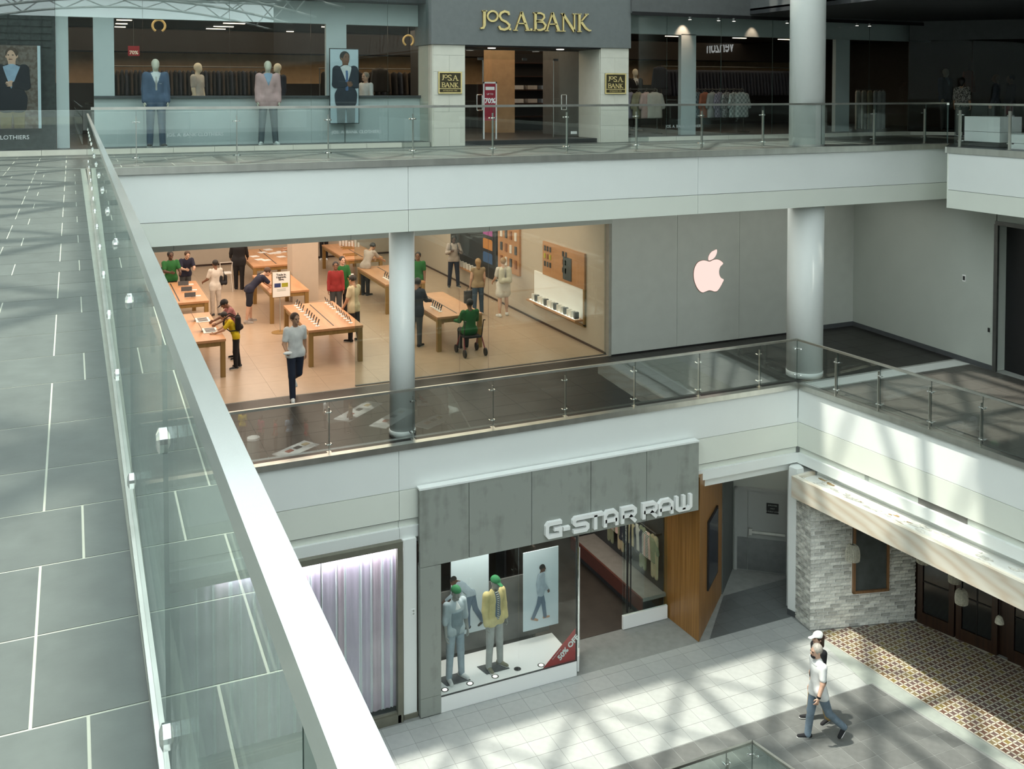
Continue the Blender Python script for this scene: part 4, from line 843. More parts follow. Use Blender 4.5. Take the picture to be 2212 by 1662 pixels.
# ================================================================ service corridor beside the jeans shop
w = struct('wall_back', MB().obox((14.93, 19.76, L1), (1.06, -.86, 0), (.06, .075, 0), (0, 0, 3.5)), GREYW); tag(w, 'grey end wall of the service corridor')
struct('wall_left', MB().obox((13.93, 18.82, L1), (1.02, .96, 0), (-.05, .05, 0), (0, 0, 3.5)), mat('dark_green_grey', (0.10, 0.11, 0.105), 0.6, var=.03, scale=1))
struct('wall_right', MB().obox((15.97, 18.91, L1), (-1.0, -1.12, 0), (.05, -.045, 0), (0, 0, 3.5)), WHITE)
struct('ceiling', MB().box(12.2, 16.5, 17.7, 21, -7.25, -7.2), CREAM)
du = Vector((1.06, -.86, 0)).normalized(); dn = Vector((-du.y, du.x, 0))*-1; A0 = Vector((14.93, 19.76, L1))
def db(mb, s0, s1, o0, o1, z0, z1): return mb.obox(A0+du*s0+dn*o0+Vector((0, 0, z0)), du*(s1-s0), dn*(o1-o0), Vector((0, 0, z1-z0)))
DG = mat('door_grey', (0.36, 0.375, 0.36), 0.5, var=.02)
d = struct('door_3', db(db(db(MB(), .03, .10, 0, .05, 0, 2.10), 1.28, 1.34, 0, .05, 0, 2.10), .03, 1.34, 0, .05, 2.03, 2.10), DG); tag(d, 'grey steel service door with push bar')
db(MB(), .10, .345, .005, .03, .01, 2.03).build('side_leaf', DG, d); lf = db(MB(), .355, 1.28, .005, .03, .01, 2.03).build('leaf', DG, d)
kp = mat('kick_plate_steel', (0.25, 0.26, 0.26), 0.4, .7); db(MB(), .10, .345, .03, .036, .03, .84).build('kick_plate', kp, d); db(MB(), .36, 1.275, .03, .036, .03, .84).build('kick_plate', kp, d)
q = db(db(MB(), .40, 1.25, .05, .085, .98, 1.04), .38, .46, .03, .10, .93, 1.09); q.build('push_bar', STEEL, d)
s_ = wthing('door_sign', 'small black notice on the grey service door', 'sign', tuple(A0+du*.95+Vector((0, 0, 1.6)))); db(MB(), .80, 1.09, .031, .037, 1.50, 1.76).build('plate', BLACK, s_)
for i, t in enumerate(('EMPLOYEES', 'ONLY', 'NO PUBLIC ACCESS')): text_obj('lettering', t, A0+du*.945+dn*.039+Vector((0, 0, 1.69-i*.075)), du, UZ, .042, GREYW, .001, s_, 'CENTER')
MB().obox((14.95, 17.74, L1), (.10, .11, 0), (.03, -.027, 0), (0, 0, 1.4)).build('corner_guard', STEEL, bpy.data.objects['wall_right'])
# ================================================================ whitewashed brick pier, canopy, wooden doors, patterned tiles
P0, P1, PN, PT = Vector((14.732, 16.734, 0)), Vector((17.18, 16.085, 0)), Vector((14.802, 17.289, 0)), Vector((14.75, 17.49, 0))
w = struct('wall_right', MB().slab([(P0.x+.02, P0.y+.01), (P1.x, P1.y+.02), (17.4, 17.6), (15.2, 17.8), (PN.x+.02, PN.y)], L1, -7.38), MORTAR); tag(w, 'whitewashed brick pier under the canopy')
MB().slab([(PN.x, PN.y), (PT.x, PT.y), (15.2, 17.8), (PN.x+.2, PN.y)], L1+.13, -7.25).build('white_pilaster', WHITE, w); MB().slab([(PN.x-.012, PN.y), (PT.x-.012, PT.y), (15.2, 17.8), (PN.x+.2, PN.y)], L1, L1+.13).build('skirting', CHAR, w)
WIN = (1.0, 1.86, .76, 2.35)      # window along the wall: s0, s1, z0, z1 above the floor
def bricks(a, b, outn, z0, z1, hole=None, lim=300):
    u = (b-a).normalized(); L = (b-a).length; out = []; bl, bh, g = .222, .056, .023; k = 0; z = z0
    while z < z1:
        x = -(k % 2)*(bl+g)/2-random.uniform(0, .03)
        while x < L:
            ln = bl*random.choice([1, 1, 1, .96, 1.03, .9]); x0, x1 = max(0.004, x), min(L-.004, x+ln)
            if hole and z+bh > hole[2] and z < hole[3] and x1 > hole[0] and x0 < hole[1]:
                if x0 < hole[0]-.03: x1 = hole[0]
                elif x1 > hole[1]+.03: x0 = hole[1]
                else: x1 = x0
            if x1-x0 > .03: out.append((x0, x1, z, z+bh*random.uniform(.85, 1.05), random.uniform(.002, .008)))
            x += ln+g
        z += bh+g; k += 1
    return u, out
cache = {}
def lay(a, b, outn, rows, lim, nm):
    u, rest = rows[0], MB(); cnt = 0; items = sorted(rows[1], key=lambda r: -(r[1]-r[0]) if False else 0)
    for r in rows[1]:
        x0, x1, za, zb, dp = r
        if cnt < lim:
            key = (round((x1-x0), 2), round(zb-za, 3), nm)
            if key not in cache: cache[key] = MB().obox((0, 0, 0), u*(x1-x0), outn*.03, (0, 0, zb-za)).mesh('brick', BRICK)
            o = bpy.data.objects.new('brick', cache[key]); link(o, w); o.location = a+u*x0+outn*(dp-.03)+Vector((0, 0, za)); cnt += 1
        else: rest.obox(a+u*x0+outn*(dp-.03)+Vector((0, 0, za)), u*(x1-x0), outn*.03, (0, 0, zb-za))
    return rest
un = (P1-P0).normalized(); on = Vector((un.y, -un.x, 0)); on = on if on.y < 0 else -on
rb = bricks(P0, P1, on, L1+.01, -7.4, (WIN[0]-.03, WIN[1]+.03, L1+WIN[2]-.03, L1+WIN[3]+.03))
rest = lay(P0, P1, on, rb, 215, 'm')
un2 = (PN-P0).normalized(); on2 = Vector((un2.y, -un2.x, 0)); on2 = on2 if on2.x < 0 else -on2
rest2 = lay(P0, PN, on2, bricks(P0, PN, on2, L1+.01, -7.40), 85, 'n')
rest.v, base = rest.v+rest2.v, len(rest.v); rest.f += [tuple(i+base for i in f) for f in rest2.f]; rest.m += rest2.m
rest.build('brick_remainder', BRICK, w, kind='stuff')
wn = wthing('window_3', None, None, tuple(P0+un*1.4+Vector((0, 0, L1+1.5)))); wn['kind'] = 'structure'; wn['label'] = 'dark window in a brown wood frame on the brick pier'
def wb(mb, s0, s1, o0, o1, z0, z1): return mb.obox(P0+un*s0+on*o0+Vector((0, 0, L1+z0)), un*(s1-s0), on*(o1-o0), Vector((0, 0, z1-z0)))
s0, s1, z0, z1 = WIN
for nm, r in (('jamb', (s0, s0+.05, z0, z1)), ('jamb', (s1-.05, s1, z0, z1)), ('sill', (s0, s1, z0, z0+.05)), ('head', (s0, s1, z1-.05, z1))): wb(MB(), r[0], r[1], -.02, .055, r[2], r[3]).build(nm, MWOOD, wn)
wb(MB(), s0+.05, s1-.05, -.01, .012, z0+.05, z1-.05).build('pane', mat('smoky_window', (0.075, 0.085, 0.085), 0.25, var=.2, scale=4), wn)
# wooden glazed doors
D0 = Vector((17.17, 16.06, L1)); dd = Vector((.28, -.96, 0)).normalized(); do = Vector((-.96, -.28, 0)).normalized()
def wd(mb, s0, s1, o0, o1, z0, z1): return mb.obox(D0+dd*s0+do*o0+Vector((0, 0, z0)), dd*(s1-s0), do*(o1-o0), Vector((0, 0, z1-z0)))
struct('wall_right', wd(MB(), -.2, 7, -.35, -.1, 0, 3.5), DWOOD)
DPANE = mat('dark_blue_door_glass', (0.010, 0.013, 0.014), 0.12, var=.3, scale=2); MUN = mat('black_muntin', (0.006, .005, .005), .5)
for i, (a, b) in enumerate(((.03, .86), (.90, 1.78), (2.0, 2.9), (2.94, 3.8), (4.0, 4.9))):
    d = struct('door_%d' % (4+i), wd(MB(), a, b, -.09, -.06, 0, 2.5), DWOOD); tag(d, 'dark red wooden restaurant door with small panes')
    for nm, r in (('stile', (a, a+.12, 0, 2.5)), ('stile', (b-.12, b, 0, 2.5)), ('bottom_rail', (a+.12, b-.12, 0, .26)), ('top_rail', (a+.12, b-.12, 2.38, 2.5))): wd(MB(), r[0], r[1], -.06, 0, r[2], r[3]).build(nm, DWOOD, d)
    cols = 1 if i == 0 else 2; pw = (b-a-.24)/cols
    for c in range(cols):
        for r_ in range(3):
            wd(MB(), a+.12+c*pw+.008, a+.12+(c+1)*pw-.008, -.055, -.035, .26+r_*.706+.008, .26+(r_+1)*.706-.008).build('pane', DPANE, d)
    for r_ in (1, 2): wd(MB(), a+.12, b-.12, -.055, -.02, .26+r_*.706-.014, .26+r_*.706+.014).build('muntin', MUN, d)
    if cols == 2: wd(MB(), a+.12+pw-.012, a+.12+pw+.012, -.055, -.02, .26, 2.38).build('muntin', MUN, d)
# marble canopy: fascia, left return, rim and sunken top
cn = wthing('canopy', 'long veined marble canopy over the restaurant entrance', 'canopy', tuple(CP(.4, .5, -7.5)))
zt, zb = -7.30, -7.78
cbox(MB(), .36, 9.5, .49, .55, zb, zt).build('fascia_board', MARB, cn); cbox(MB(), .36, .44, -.10, .49, zb, zt).build('end_board', MARB, cn)
cbox(MB(), .44, 9.5, .42, .49, zt-.04, zt-.003).build('front_rim', mat('cream_marble_rim', (.70, .66, .57), .3), cn)
sk = cbox(MB(), .50, 9.5, -.13, .42, zt-.09, zt-.06).build('sunken_top', mat('sunken_top_stone', (.72, .72, .68), .35, var=.10, scale=2.5), cn)
rust = mat('rust_patch', (.30, .21, .10), .8, var=.3, scale=15); rub = mat('plaster_rubble', (.62, .60, .54), .9, var=.25, scale=15)
for i in range(60):
    s_ = .7+random.random()**1.3*5.6; o_ = random.uniform(.0, .36); q = MB(); n = 7; c = CP(s_, o_, zt-.06); rr = random.uniform(.02, .085); t = random.random()*6
    q.slab([(c.x+(CU*math.cos(6.28*k/n+t)*rr*1.8+CN*math.sin(6.28*k/n+t)*rr*.8).x*random.uniform(.5, 1.1), c.y+(CU*math.cos(6.28*k/n+t)*rr*1.8+CN*math.sin(6.28*k/n+t)*rr*.8).y*random.uniform(.5, 1.1)) for k in range(n)], zt-.062, zt-.062+random.uniform(.006, .02)); q.build('crumb', rust if i % 6 == 0 else rub, cn)
cbox(MB(), .44, 9.5, -2.6, .49, zb+.02, zb+.06).build('soffit', mat('pale_soffit', (.45, .44, .40), .7), cn); cbox(MB(), .36, .40, -.10, .49, zb-.0, zb+.02).build('edge', MARB, cn)
struct('wall_right', cbox(MB(), .46, 12, -.30, -.14, -8.2+.45, -7.2), WHITE)
# patterned tile floor of the entrance
edge = [(14.755, 16.70), (15.24, 11.4)]; fl = struct('floor', MB().slab([(14.755, 16.70), (17.2, 16.06), (18.6, 11.2), (15.26, 11.2)], L1-.03, L1-.002), mat('cream_tile_ground', (.50, .48, .40), .45, var=.06, scale=6)); tag(fl, 'cream and brown patterned tile floor before the restaurant')
def star(a, c=.95, n=4):
    """four-pointed tile motif with hollow sides"""
    h = a/2; out = []
    for k in range(4):
        t0 = math.pi/4+k*math.pi/2; p, q = (math.cos(t0)*h*1.414*c, math.sin(t0)*h*1.414*c), (math.cos(t0+math.pi/2)*h*1.414*c, math.sin(t0+math.pi/2)*h*1.414*c)
        m_ = ((p[0]+q[0])/2*.42, (p[1]+q[1])/2*.42)
        for i in range(n): t = i/n; out.append((p[0]*(1-t)**2+2*t*(1-t)*m_[0]+q[0]*t*t, p[1]*(1-t)**2+2*t*(1-t)*m_[1]+q[1]*t*t))
    return out
pit = .128; ea = Vector((*edge[0], 0)); eu = (Vector((*edge[1], 0))-ea).normalized(); en = Vector((-eu.y, eu.x, 0)); en = en if en.x > 0 else -en
cols_ = [mat('tile_brown_%d' % i, c, .4, var=.1) for i, c in enumerate([(.13, .075, .055), (.16, .105, .055), (.19, .15, .085), (.125, .085, .075), (.21, .16, .06)])]
sm = [MB().slab([(eu.x*p[0]+en.x*p[1], eu.y*p[0]+en.y*p[1]) for p in star(pit)], 0, .003).mesh('star_tile', c) for c in cols_]
allp = []
reg = [(14.755, 16.70), (17.15, 16.08), (18.55, 11.2), (15.26, 11.2)]
inside = lambda p: all((reg[i][0]-reg[i-1][0])*(p.y-reg[i-1][1])-(reg[i][1]-reg[i-1][1])*(p.x-reg[i-1][0]) <= 1e-6 for i in range(4))
for i in range(0, 46):
    for j in range(0, 24):
        p = ea+eu*(i+.55-.0)*pit+en*(j+.55)*pit
        if inside(p): allp.append((p.length, p))
allp.sort(key=lambda t: t[1].x*.7+t[1].y*.4)
rest = {k: MB() for k in range(5)}
for n_, (d_, p) in enumerate(allp):
    k = random.choice([0, 0, 1, 1, 2, 3, 3, 4])
    if n_ < 290: o = bpy.data.objects.new('star_tile', sm[k]); link(o, fl); o.location = (p.x, p.y, L1-.001)
    else: rest[k].slab([(p.x+eu.x*q[0]+en.x*q[1], p.y+eu.y*q[0]+en.y*q[1]) for q in star(pit)], L1-.001, L1+.002)
q = MB()
for k in range(5): q.add(rest[k].v, rest[k].f, k)
q.build('star_tile_remainder', cols_, fl, kind='stuff')
# woven pendant lamps
WICK = mat('woven_rope', (.50, .48, .40), .9, var=.2, scale=30, bump=.5)
def pendant(label, c, r, h_, ztop, group='woven pendant lamps'):
    o = wthing('pendant_lamp', label, 'lamp', c, group); q = MB(); n = 26; prof = [(.35, 1), (.62, .96), (.86, .82), (.97, .58), (1.0, .3), (.95, .0)]
    for k in range(n):
        a0 = 6.28319*k/n; q.path([(c[0]+r*p*math.cos(a0), c[1]+r*p*math.sin(a0), c[2]-h_/2+h_*z) for p, z in prof], r*.085, 4)
    q.build('woven_ribs', WICK, o)
    for j in range(9):
        t = j/8; rr = np.interp(t, [0, .3, .58, .82, .96, 1], [.95, 1, .97, .86, .62, .35])*r*1.02; z = c[2]-h_/2+h_*t
        if j == 0: qq = MB()
        pts = [(c[0]+rr*math.cos(6.28319*k/16), c[1]+rr*math.sin(6.28319*k/16), z) for k in range(17)]; qq.path(pts, r*.05, 4)
    qq.build('hoops', WICK, o); MB().lathe((c[0], c[1], c[2]-h_*.42), [(r*.8, 0), (r*.85, h_*.5), (r*.55, h_*.85)], 14).build('inner_shade', mat('pale_lining', (.45, .43, .37), .9), o)
    MB().bar((c[0], c[1], c[2]+h_/2), (c[0], c[1], ztop), .008, 5).build('cord', BLACK, o)
for x, y, X, r, h_, lab in ((1842, 1194, 15.45, .145, .33, 'woven basket pendant lamp hanging before the brown framed window'), (2077, 1289, 16.25, .12, .28, 'woven basket pendant lamp before the second restaurant door'), (2062, 1244, 16.9, .12, .28, 'woven pendant lamp half hidden behind the canopy above another lamp'), (1995, 1203, 16.6, .14, .25, 'woven pendant lamp peeping out under the canopy near the brick end')):
    c = PX(x, y, X); pendant(lab, tuple(c), r, h_, zb)
c = PX(2159, 1338, 16.4); o = wthing('pendant_lamp', 'small pale bell shaped pendant lamp before the third door', 'lamp', tuple(c)); MB().lathe((c.x, c.y, c.z-.08), [(.085, 0), (.08, .05), (.055, .12), (.025, .15)], 16).build('shade', WICK, o); MB().bar((c.x, c.y, c.z+.07), (c.x, c.y, zb), .006, 5).build('cord', BLACK, o)
# ================================================================ middle level: electronics shop with oak tables
fl = struct('floor', MB().box(-4, 12.4, 21.55, 39, L2-.2, L2-.004), GROUTL); tag(fl, 'tan tiled floor of the electronics shop')
tiles(fl, [(0.4, 21.42), (12.28, 21.42), (12.28, 38.8), (0.4, 38.8)], 0.4, 21.42, 1.2, 1.2, L2, SHOPT, gap=.004)
SWALL = mat('warm_shop_wall', (0.50, 0.43, 0.35), 0.6, var=.02)
struct('wall_back', MB().box(-4, 12.5, 38.9, 39.1, L2, -1.9), SWALL); struct('wall_left', MB().box(-4.1, -4, 21.5, 39, L2, -1.9), SWALL)
struct('baseboard_back', MB().box(-4, 12.3, 38.86, 38.9, L2, L2+.06), DWOOD)
struct('ceiling', MB().box(-4, 12.5, 21.42, 39, -1.99, -1.9), emis('luminous_ceiling', (1.0, .90, .76), 0.9))
hd = struct('wall_back', MB().box(-8, 12.35, 21.34, 21.42, -2.05, -1.34), GREYW); tag(hd, 'header strip above the electronics shop glass')
for x in (1.9, 5.65, 9.0): MB().box(x, x+.006, 21.335, 21.342, -2.05, -1.4).build('joint', CHAR, hd)
rw = struct('wall_right', MB().box(12.3, 12.36, 21.46, 39, L2, -1.95), SWALL)
struct('baseboard_right', MB().box(12.27, 12.3, 21.5, 39, L2, L2+.05), DWOOD)
# stone wall with the glowing emblem
st = struct('wall_back', MB().box(12.34, 20.3, 21.38, 21.6, L2, -1.34), DARK); tag(st, 'pale stone wall with the glowing apple emblem')
jx = [12.34]+[PY(x, 600, 21.35).x for x in (1463, 1597)]+[18.25, 20.28]
for a, b in zip(jx, jx[1:]): MB().box(a+.004, b-.004, 21.35, 21.385, L2, -1.35).build('stone_panel', STONEG, st)
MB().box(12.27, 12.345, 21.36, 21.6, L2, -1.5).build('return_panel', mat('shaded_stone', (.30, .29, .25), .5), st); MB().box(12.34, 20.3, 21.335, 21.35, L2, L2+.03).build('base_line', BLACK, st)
sg = wthing('wall_emblem', 'glowing pinkish apple emblem with a bite on the pale stone wall', 'sign', (15.2, 21.34, -3.3))
c6 = lambda a, b: (lambda v: (v.x, v.z))(PY(1300+a*.4123, 420+b*.4123, 21.34))
def smooth_loop(P, n=4):
    out = []; k = len(P)
    for i in range(k):
        p0, p1, p2, p3 = P[i-1], P[i], P[(i+1) % k], P[(i+2) % k]
        for j in range(n):
            t = j/n; out.append(tuple(.5*((2*p1[c])+(-p0[c]+p2[c])*t+(2*p0[c]-5*p1[c]+4*p2[c]-p3[c])*t*t+(-p0[c]+3*p1[c]-3*p2[c]+p3[c])*t**3) for c in (0, 1)))
    return out
bodyp = [(560, 352), (545, 348), (528, 347), (505, 356), (489, 380), (482, 412), (484, 447), (496, 482), (511, 504), (527, 514), (543, 509), (560, 503), (577, 505), (590, 509), (605, 505), (620, 485), (631, 464), (638, 447), (624, 438), (615, 420), (614, 398), (621, 378), (635, 362), (620, 347), (602, 341), (582, 345), (570, 351)]
leafp = [(559, 346), (559, 326), (572, 304), (590, 293), (602, 290), (601, 310), (590, 331), (574, 343)]
rim = mat('emblem_rim', (.28, .17, .13), .5)
for nm, pts in (('apple_shape', bodyp), ('leaf', leafp)):
    L = smooth_loop([c6(*p) for p in pts]); cx_ = sum(p[0] for p in L)/len(L); cz_ = sum(p[1] for p in L)/len(L)
    o = MB().plate((0, 21.352, 0), UX, UZ, FY, L, .02).build(nm, emis('emblem_glow', (1.0, .76, .68), 1.05), sg)
    MB().plate((0, 21.352, 0), UX, UZ, FY, [(cx_+(p[0]-cx_)*1.03, cz_+(p[1]-cz_)*1.03) for p in L], .012).build('rim', rim, o)
# glass front
win = struct('window_4', MB().box(5.78, 12.27, 21.48, 21.54, L2, L2+.02), STEELD); tag(win, 'tall frameless glass front of the electronics shop')
for a, b in ((5.78, 8.30), (8.31, 9.04), (9.05, 12.26)): 
    q = MB().box(a, b, 21.50, 21.512, L2+.02, -2.0); q.m = [0, 0, 0, 1, 0, 1]; q.build('pane', [glass('electronics_shop_glass', (.84, .90, .88), .06), GEDGE], win)
# right-hand gallery wall and dark doorway
gw = struct('wall_right', MB().slab([(20.25, 21.5), (19.97, 16.43), (20.4, 16.41), (20.6, 21.5)], L2, -1.34), GREYW); tag(gw, 'grey gallery wall turning towards the dark doorway')
struct('baseboard_right', MB().slab([(20.235, 21.5), (19.955, 16.43), (19.97, 16.43), (20.25, 21.5)], L2, L2+.12), CHAR); struct('baseboard_back', MB().box(18.3, 20.24, 21.32, 21.352, L2, L2+.12), CHAR)
d = struct('door_9', MB().obox((20.3, 16.41, L2), (-.2, -3.2, 0), (.05, 0, 0), (0, 0, 3.5)), BLACK); tag(d, 'black shop doorway at the right edge'); MB().obox((19.95, 16.47, L2), (.06, 0, 0), (0, -.10, 0), (0, 0, 3.52)).build('jamb', STEELD, d); MB().obox((19.95, 16.45, L2+3.5), (-.17, -3.2, 0), (.3, 0, 0), (0, 0, .1)).build('head', STEELD, d)
struct('wall_right', MB().obox((19.96, 16.4, L2+3.6), (-.17, -5, 0), (.4, 0, 0), (0, 0, .5)), GREYW)
nC2 = (1, -.055, 0)
for (x, y), nm, lab, hh in (((2083, 601), 'alarm_pull', 'small pale alarm box on the grey gallery wall', .085), ((2137, 713), 'wall_outlet', 'square socket plate low on the grey gallery wall beside the black doorway', .085)):
    v = PP(x, y, (19.97, 16.43, 0), nC2); o = wthing(nm, lab, 'fixture', tuple(v)); MB().obox(v+Vector((-.015, -.05, -hh)), (.0055, .10, 0), (.02, 0, 0), (0, 0, 2*hh)).build('plate', SIGNW if nm == 'alarm_pull' else GREYW, o); MB().obox(v+Vector((-.022, -.03, -.05)), (.0033, .06, 0), (.01, 0, 0), (0, 0, .10)).build('button' if nm == 'alarm_pull' else 'socket', BLACK, o)
struct('ceiling', MB().box(12.3, 26, 17.5, 21.5, -1.36, -1.3), GREYW)
# square column inside
c = struct('trim_9', MB().box(6.30, 7.12, 30.9, 31.7, L2, -1.95), SWALL); tag(c, 'square cream column inside the electronics shop')
# oak tables
T = L2+.9
def table(label, x0, x1, y0, y1, strip=True, legs=((0, 0), (1, 0), (0, 1), (1, 1))):
    o = wthing('display_table', label, 'table', ((x0+x1)/2, (y0+y1)/2, L2)); MB().box(x0, x1, y0, y1, T-.055, T).build('tabletop', OAK, o)
    MB().box(x0+.03, x1-.03, y0+.03, y0+.06, T-.16, T-.055).box(x0+.03, x1-.03, y1-.06, y1-.03, T-.16, T-.055).box(x0+.03, x0+.06, y0+.06, y1-.06, T-.16, T-.055).box(x1-.06, x1-.03, y0+.06, y1-.06, T-.16, T-.055).build('apron', OAKL, o)
    for i, j in legs:
        lx = x0+.01 if i == 0 else x1-.12; ly = y0+.01 if j == 0 else y1-.12; MB().box(lx, lx+.11, ly, ly+.11, L2, T-.055).build('leg', OAKL, o)
    if strip: m_ = (x0+x1)/2; MB().box(m_-.015, m_+.015, y0+.25, y1-.2, T-.002, T+.003).build('cable_strip', BLACK, o)
    return o
table('oak display table of the yellow shirted customer beside the near balustrade', 1.75, 3.22, 23.42, 26.5); table('oak display table with two rows of phones behind the man in the white tee', 5.15, 6.50, 23.42, 26.5)
table('oak table with three tablets next to the green shirted seller at the left', 1.9, 3.40, 27.95, 31.1); table('oak table at which the stooping man in navy works', 5.12, 6.25, 28.3, 31.3); table('far oak table littered with white papers at the back left', 5.4, 7.0, 32.8, 36.5)
table('far oak table with trays behind the square column', 8.55, 9.85, 32.9, 36.5); table('oak phone table behind the glass beside the round column', 8.5, 9.75, 28.1, 31.3); table('oak table before the seated man in green', 8.45, 9.70, 23.45, 26.45)
# phones on stands
PM = MB().obox((-.038, 0, .03), (.076, 0, 0), (0, .009, .0035), (0, -.05, .14)).mesh('phone', BLACK); PS = MB().lathe((0, .0, 0), [(.055, 0), (.055, .012), (.02, .02)], 10).box(-.012, .012, -.01, .012, .012, .09).mesh('stand', SIGNW)
def phone(label, x, y, group, rz=0):
    o = thing('phone_display', label, 'phone', (x, y, T), rz, group); link(bpy.data.objects.new('phone', PM), o); link(bpy.data.objects.new('stand', PS), o); return o
for k in range(10):
    y = 26.3-.26*k-(.18 if k > 3 else 0)
    phone('%s phone from the back in the left row on the white tee man\'s table' % ORD(k), 5.45, y, 'left row of phones', R(90)); phone('%s phone from the back in the right row on the white tee man\'s table' % ORD(k), 6.28, y, 'right row of phones', R(-90))
for k in range(5): phone('%s dark phone from the near end of the seated green man\'s table' % ORD(k), 8.75, 24.05+.16*k, 'phones before the seated man', R(90))
for k in range(5): phone('%s dark phone from the near end of the table by the round column' % ORD(k), 8.78, 28.4+.2*k, 'phones beside the round column', R(90))
tr = mat('white_tray', (.70, .68, .64), .5)
for (x, y), lab in (((2.95, 25.6), 'white tray with a leaning tablet, farther one'), ((2.98, 24.4), 'white tray before the yellow shirted child')):
    o = thing('product_tray', lab+' on the near left oak table', 'tray', (x, y, T)); q = MB().box(-.17, .17, -.26, .26, 0, .012).build('tray', tr, o)
    for j in range(4): MB().box(-.11, .12, -.18+.11*j, -.13+.11*j, .012, .02).build('watch_band', CHAR, o)
    MB().obox((-.17, -.10, .01), (0, .22, 0), (.008, 0, .003), (-.10, 0, .20)).build('tablet', BLACK, o)
for j, y in enumerate((30.5, 29.6, 28.7)): 
    o = thing('tablet_display', 'tablet on a white tray on the left oak table, %s of the three' % ['farthest', 'middle', 'nearest'][j], 'tablet', (3.02, y, T)); MB().box(-.02, .25, -.06, .08, 0, .012).build('tray', tr, o); MB().obox((-.20, -.12, .02), (.30, 0, 0), (0, .02, .12), (0, .01, .0)).build('tablet', CHAR, o)
for i in range(9):
    x, y = 5.6+random.random()*1.2, 33+random.random()*3; tag(MB().obox((x, y, T), (.26, .06, 0), (-.07, .28, 0), (0, 0, .006+.01*(i % 3))).build('paper_pack', tr), 'white paper packet on the far left oak table', 'paper', 'papers on the far left table')
for i, (x, y) in enumerate(((8.9, 33.7), (9.2, 35.2))): 
    o = thing('oak_tray', ['nearer', 'farther'][i]+' small oak tray on the far table behind the column', 'tray', (x, y, T)); MB().box(-.22, .22, -.16, .16, 0, .012).build('base', OAK, o); MB().box(-.22, .22, -.16, -.145, .012, .05).box(-.22, .22, .145, .16, .012, .05).build('rim', OAKL, o)
for i in range(7): tag(MB().box(9.1+i*.09, 9.16+i*.09, 36.0-.1*i, 36.08-.1*i, T, T+.16+.04*(i % 3)).build('white_box', tr), 'small white box on the far table behind the column', 'box', 'white boxes on the far table')
# free-standing notice
o = wthing('floor_sign', 'white trade-in notice in an oak frame on a thin stand', 'sign', (5.20, 27.22, L2)); MB().lathe((5.20, 27.22, L2), [(.24, 0), (.24, .012), (.05, .02)], 20).build('base', OAKL, o); MB().bar((5.20, 27.22, L2+.02), (5.20, 27.22, L2+1.05), .014, 6).build('pole', STEEL, o)
a = PY(587, 589, 27.2); b = PY(628, 641, 27.2); MB().box(a.x, b.x, 27.19, 27.23, b.z, a.z).build('frame', OAKL, o); MB().box(a.x+.02, b.x-.02, 27.182, 27.19, b.z+.02, a.z).build('sheet', SIGNW, o)
mx = (a.x+b.x)/2
for i, t in enumerate(('Trade in.', 'Upgrade.', 'Save.')): text_obj('lettering', t, (mx, 27.178, a.z-.10-.065*i), UX, UZ, .075, BLACK, .002, o, 'CENTER', bold=.002)
MB().box(mx-.19, mx-.02, 27.176, 27.182, a.z-.42, a.z-.31).build('blue_picture', cloth('print_blue', (.03, .05, .17)), o); MB().box(mx+.01, mx+.18, 27.176, 27.182, a.z-.42, a.z-.31).build('yellow_picture', cloth('print_yellow', (.38, .36, .03)), o)
for z in (.47, .51): MB().box(mx-.12, mx+.12, 27.176, 27.182, a.z-z-.012, a.z-z).build('small_print', GREYW, o)
# accessory wall on the right
o = wthing('accessory_niche', 'oak framed accessory niche with dark screen and lit shelf on the shop wall', 'shelf', (12.28, 24, -4))
MB().box(12.24, 12.30, 22.60, 25.10, -3.95, -3.0).build('case_panel', OAK, o); MB().box(12.24, 12.30, 22.60, 22.68, -4.92, -3.95).box(12.24, 12.30, 22.6, 25.7, -4.95, -4.88).build('frame', OAKL, o)
MB().box(12.26, 12.30, 22.68, 25.7, -4.88, -3.95).build('white_back', SIGNW, o); MB().box(12.0, 12.26, 22.68, 25.7, -4.80, -4.76).build('shelf_board', OAK, o); MB().box(12.22, 12.245, 23.32, 23.80, -3.86, -3.24).build('screen', mat('blue_grey_screen', (.07, .09, .10), .2), o)
MB().box(12.05, 12.2, 22.8, 25.6, -4.758, -4.75).build('light_strip', emis('shelf_glow', (1, .86, .66), 3.0), o)
for i in range(5):
    for j in range(3): MB().box(12.22, 12.24, 24.90-i*.17-(0 if i < 3 else .62), 24.98-i*.17-(0 if i < 3 else .62), -3.25-.22*j, -3.11-.22*j).build('phone_case', [CHAR, MATS['cloth_print_yellow'], DARK, mat('case_rust', (.25, .10, .04), .5)][(i*2+j) % 4], o)
for i in range(14): tag(MB().box(12.06, 12.18, 22.78+.2*i, 22.87+.2*i, -4.75, -4.57).build('product_box', [tr, CHAR][i % 3 == 0]), '%s small product box from the near end of the lit wall shelf' % ORD(i), 'box', 'boxes on the lit shelf')
o = wthing('picture_wall', 'black wall panel with a bright picture of pink and orange phones', 'screen', (12.26, 30, -4)); MB().box(12.22, 12.30, 28.4, 32.5, -4.75, -2.2).build('black_panel', BLACK, o)
MB().box(12.21, 12.222, 28.62, 29.55, -4.25, -2.95).build('picture', mat('picture_black', (.01, .008, .012), .3), o)
for i, (c_, z) in enumerate((((.62, .10, .28), -3.20), ((.85, .28, .06), -3.66), ((.10, .14, .22), -4.10))): MB().plate((12.21, 0, 0), Vector((0, 1, 0)), UZ, Vector((-1, 0, 0)), [(28.70, z-.17), (29.47, z-.17), (29.47, z+.13), (29.40, z+.17), (28.77, z+.17), (28.70, z+.13)], .004).build('phone_image', emis('phone_glow_%d' % i, c_, .8), o)
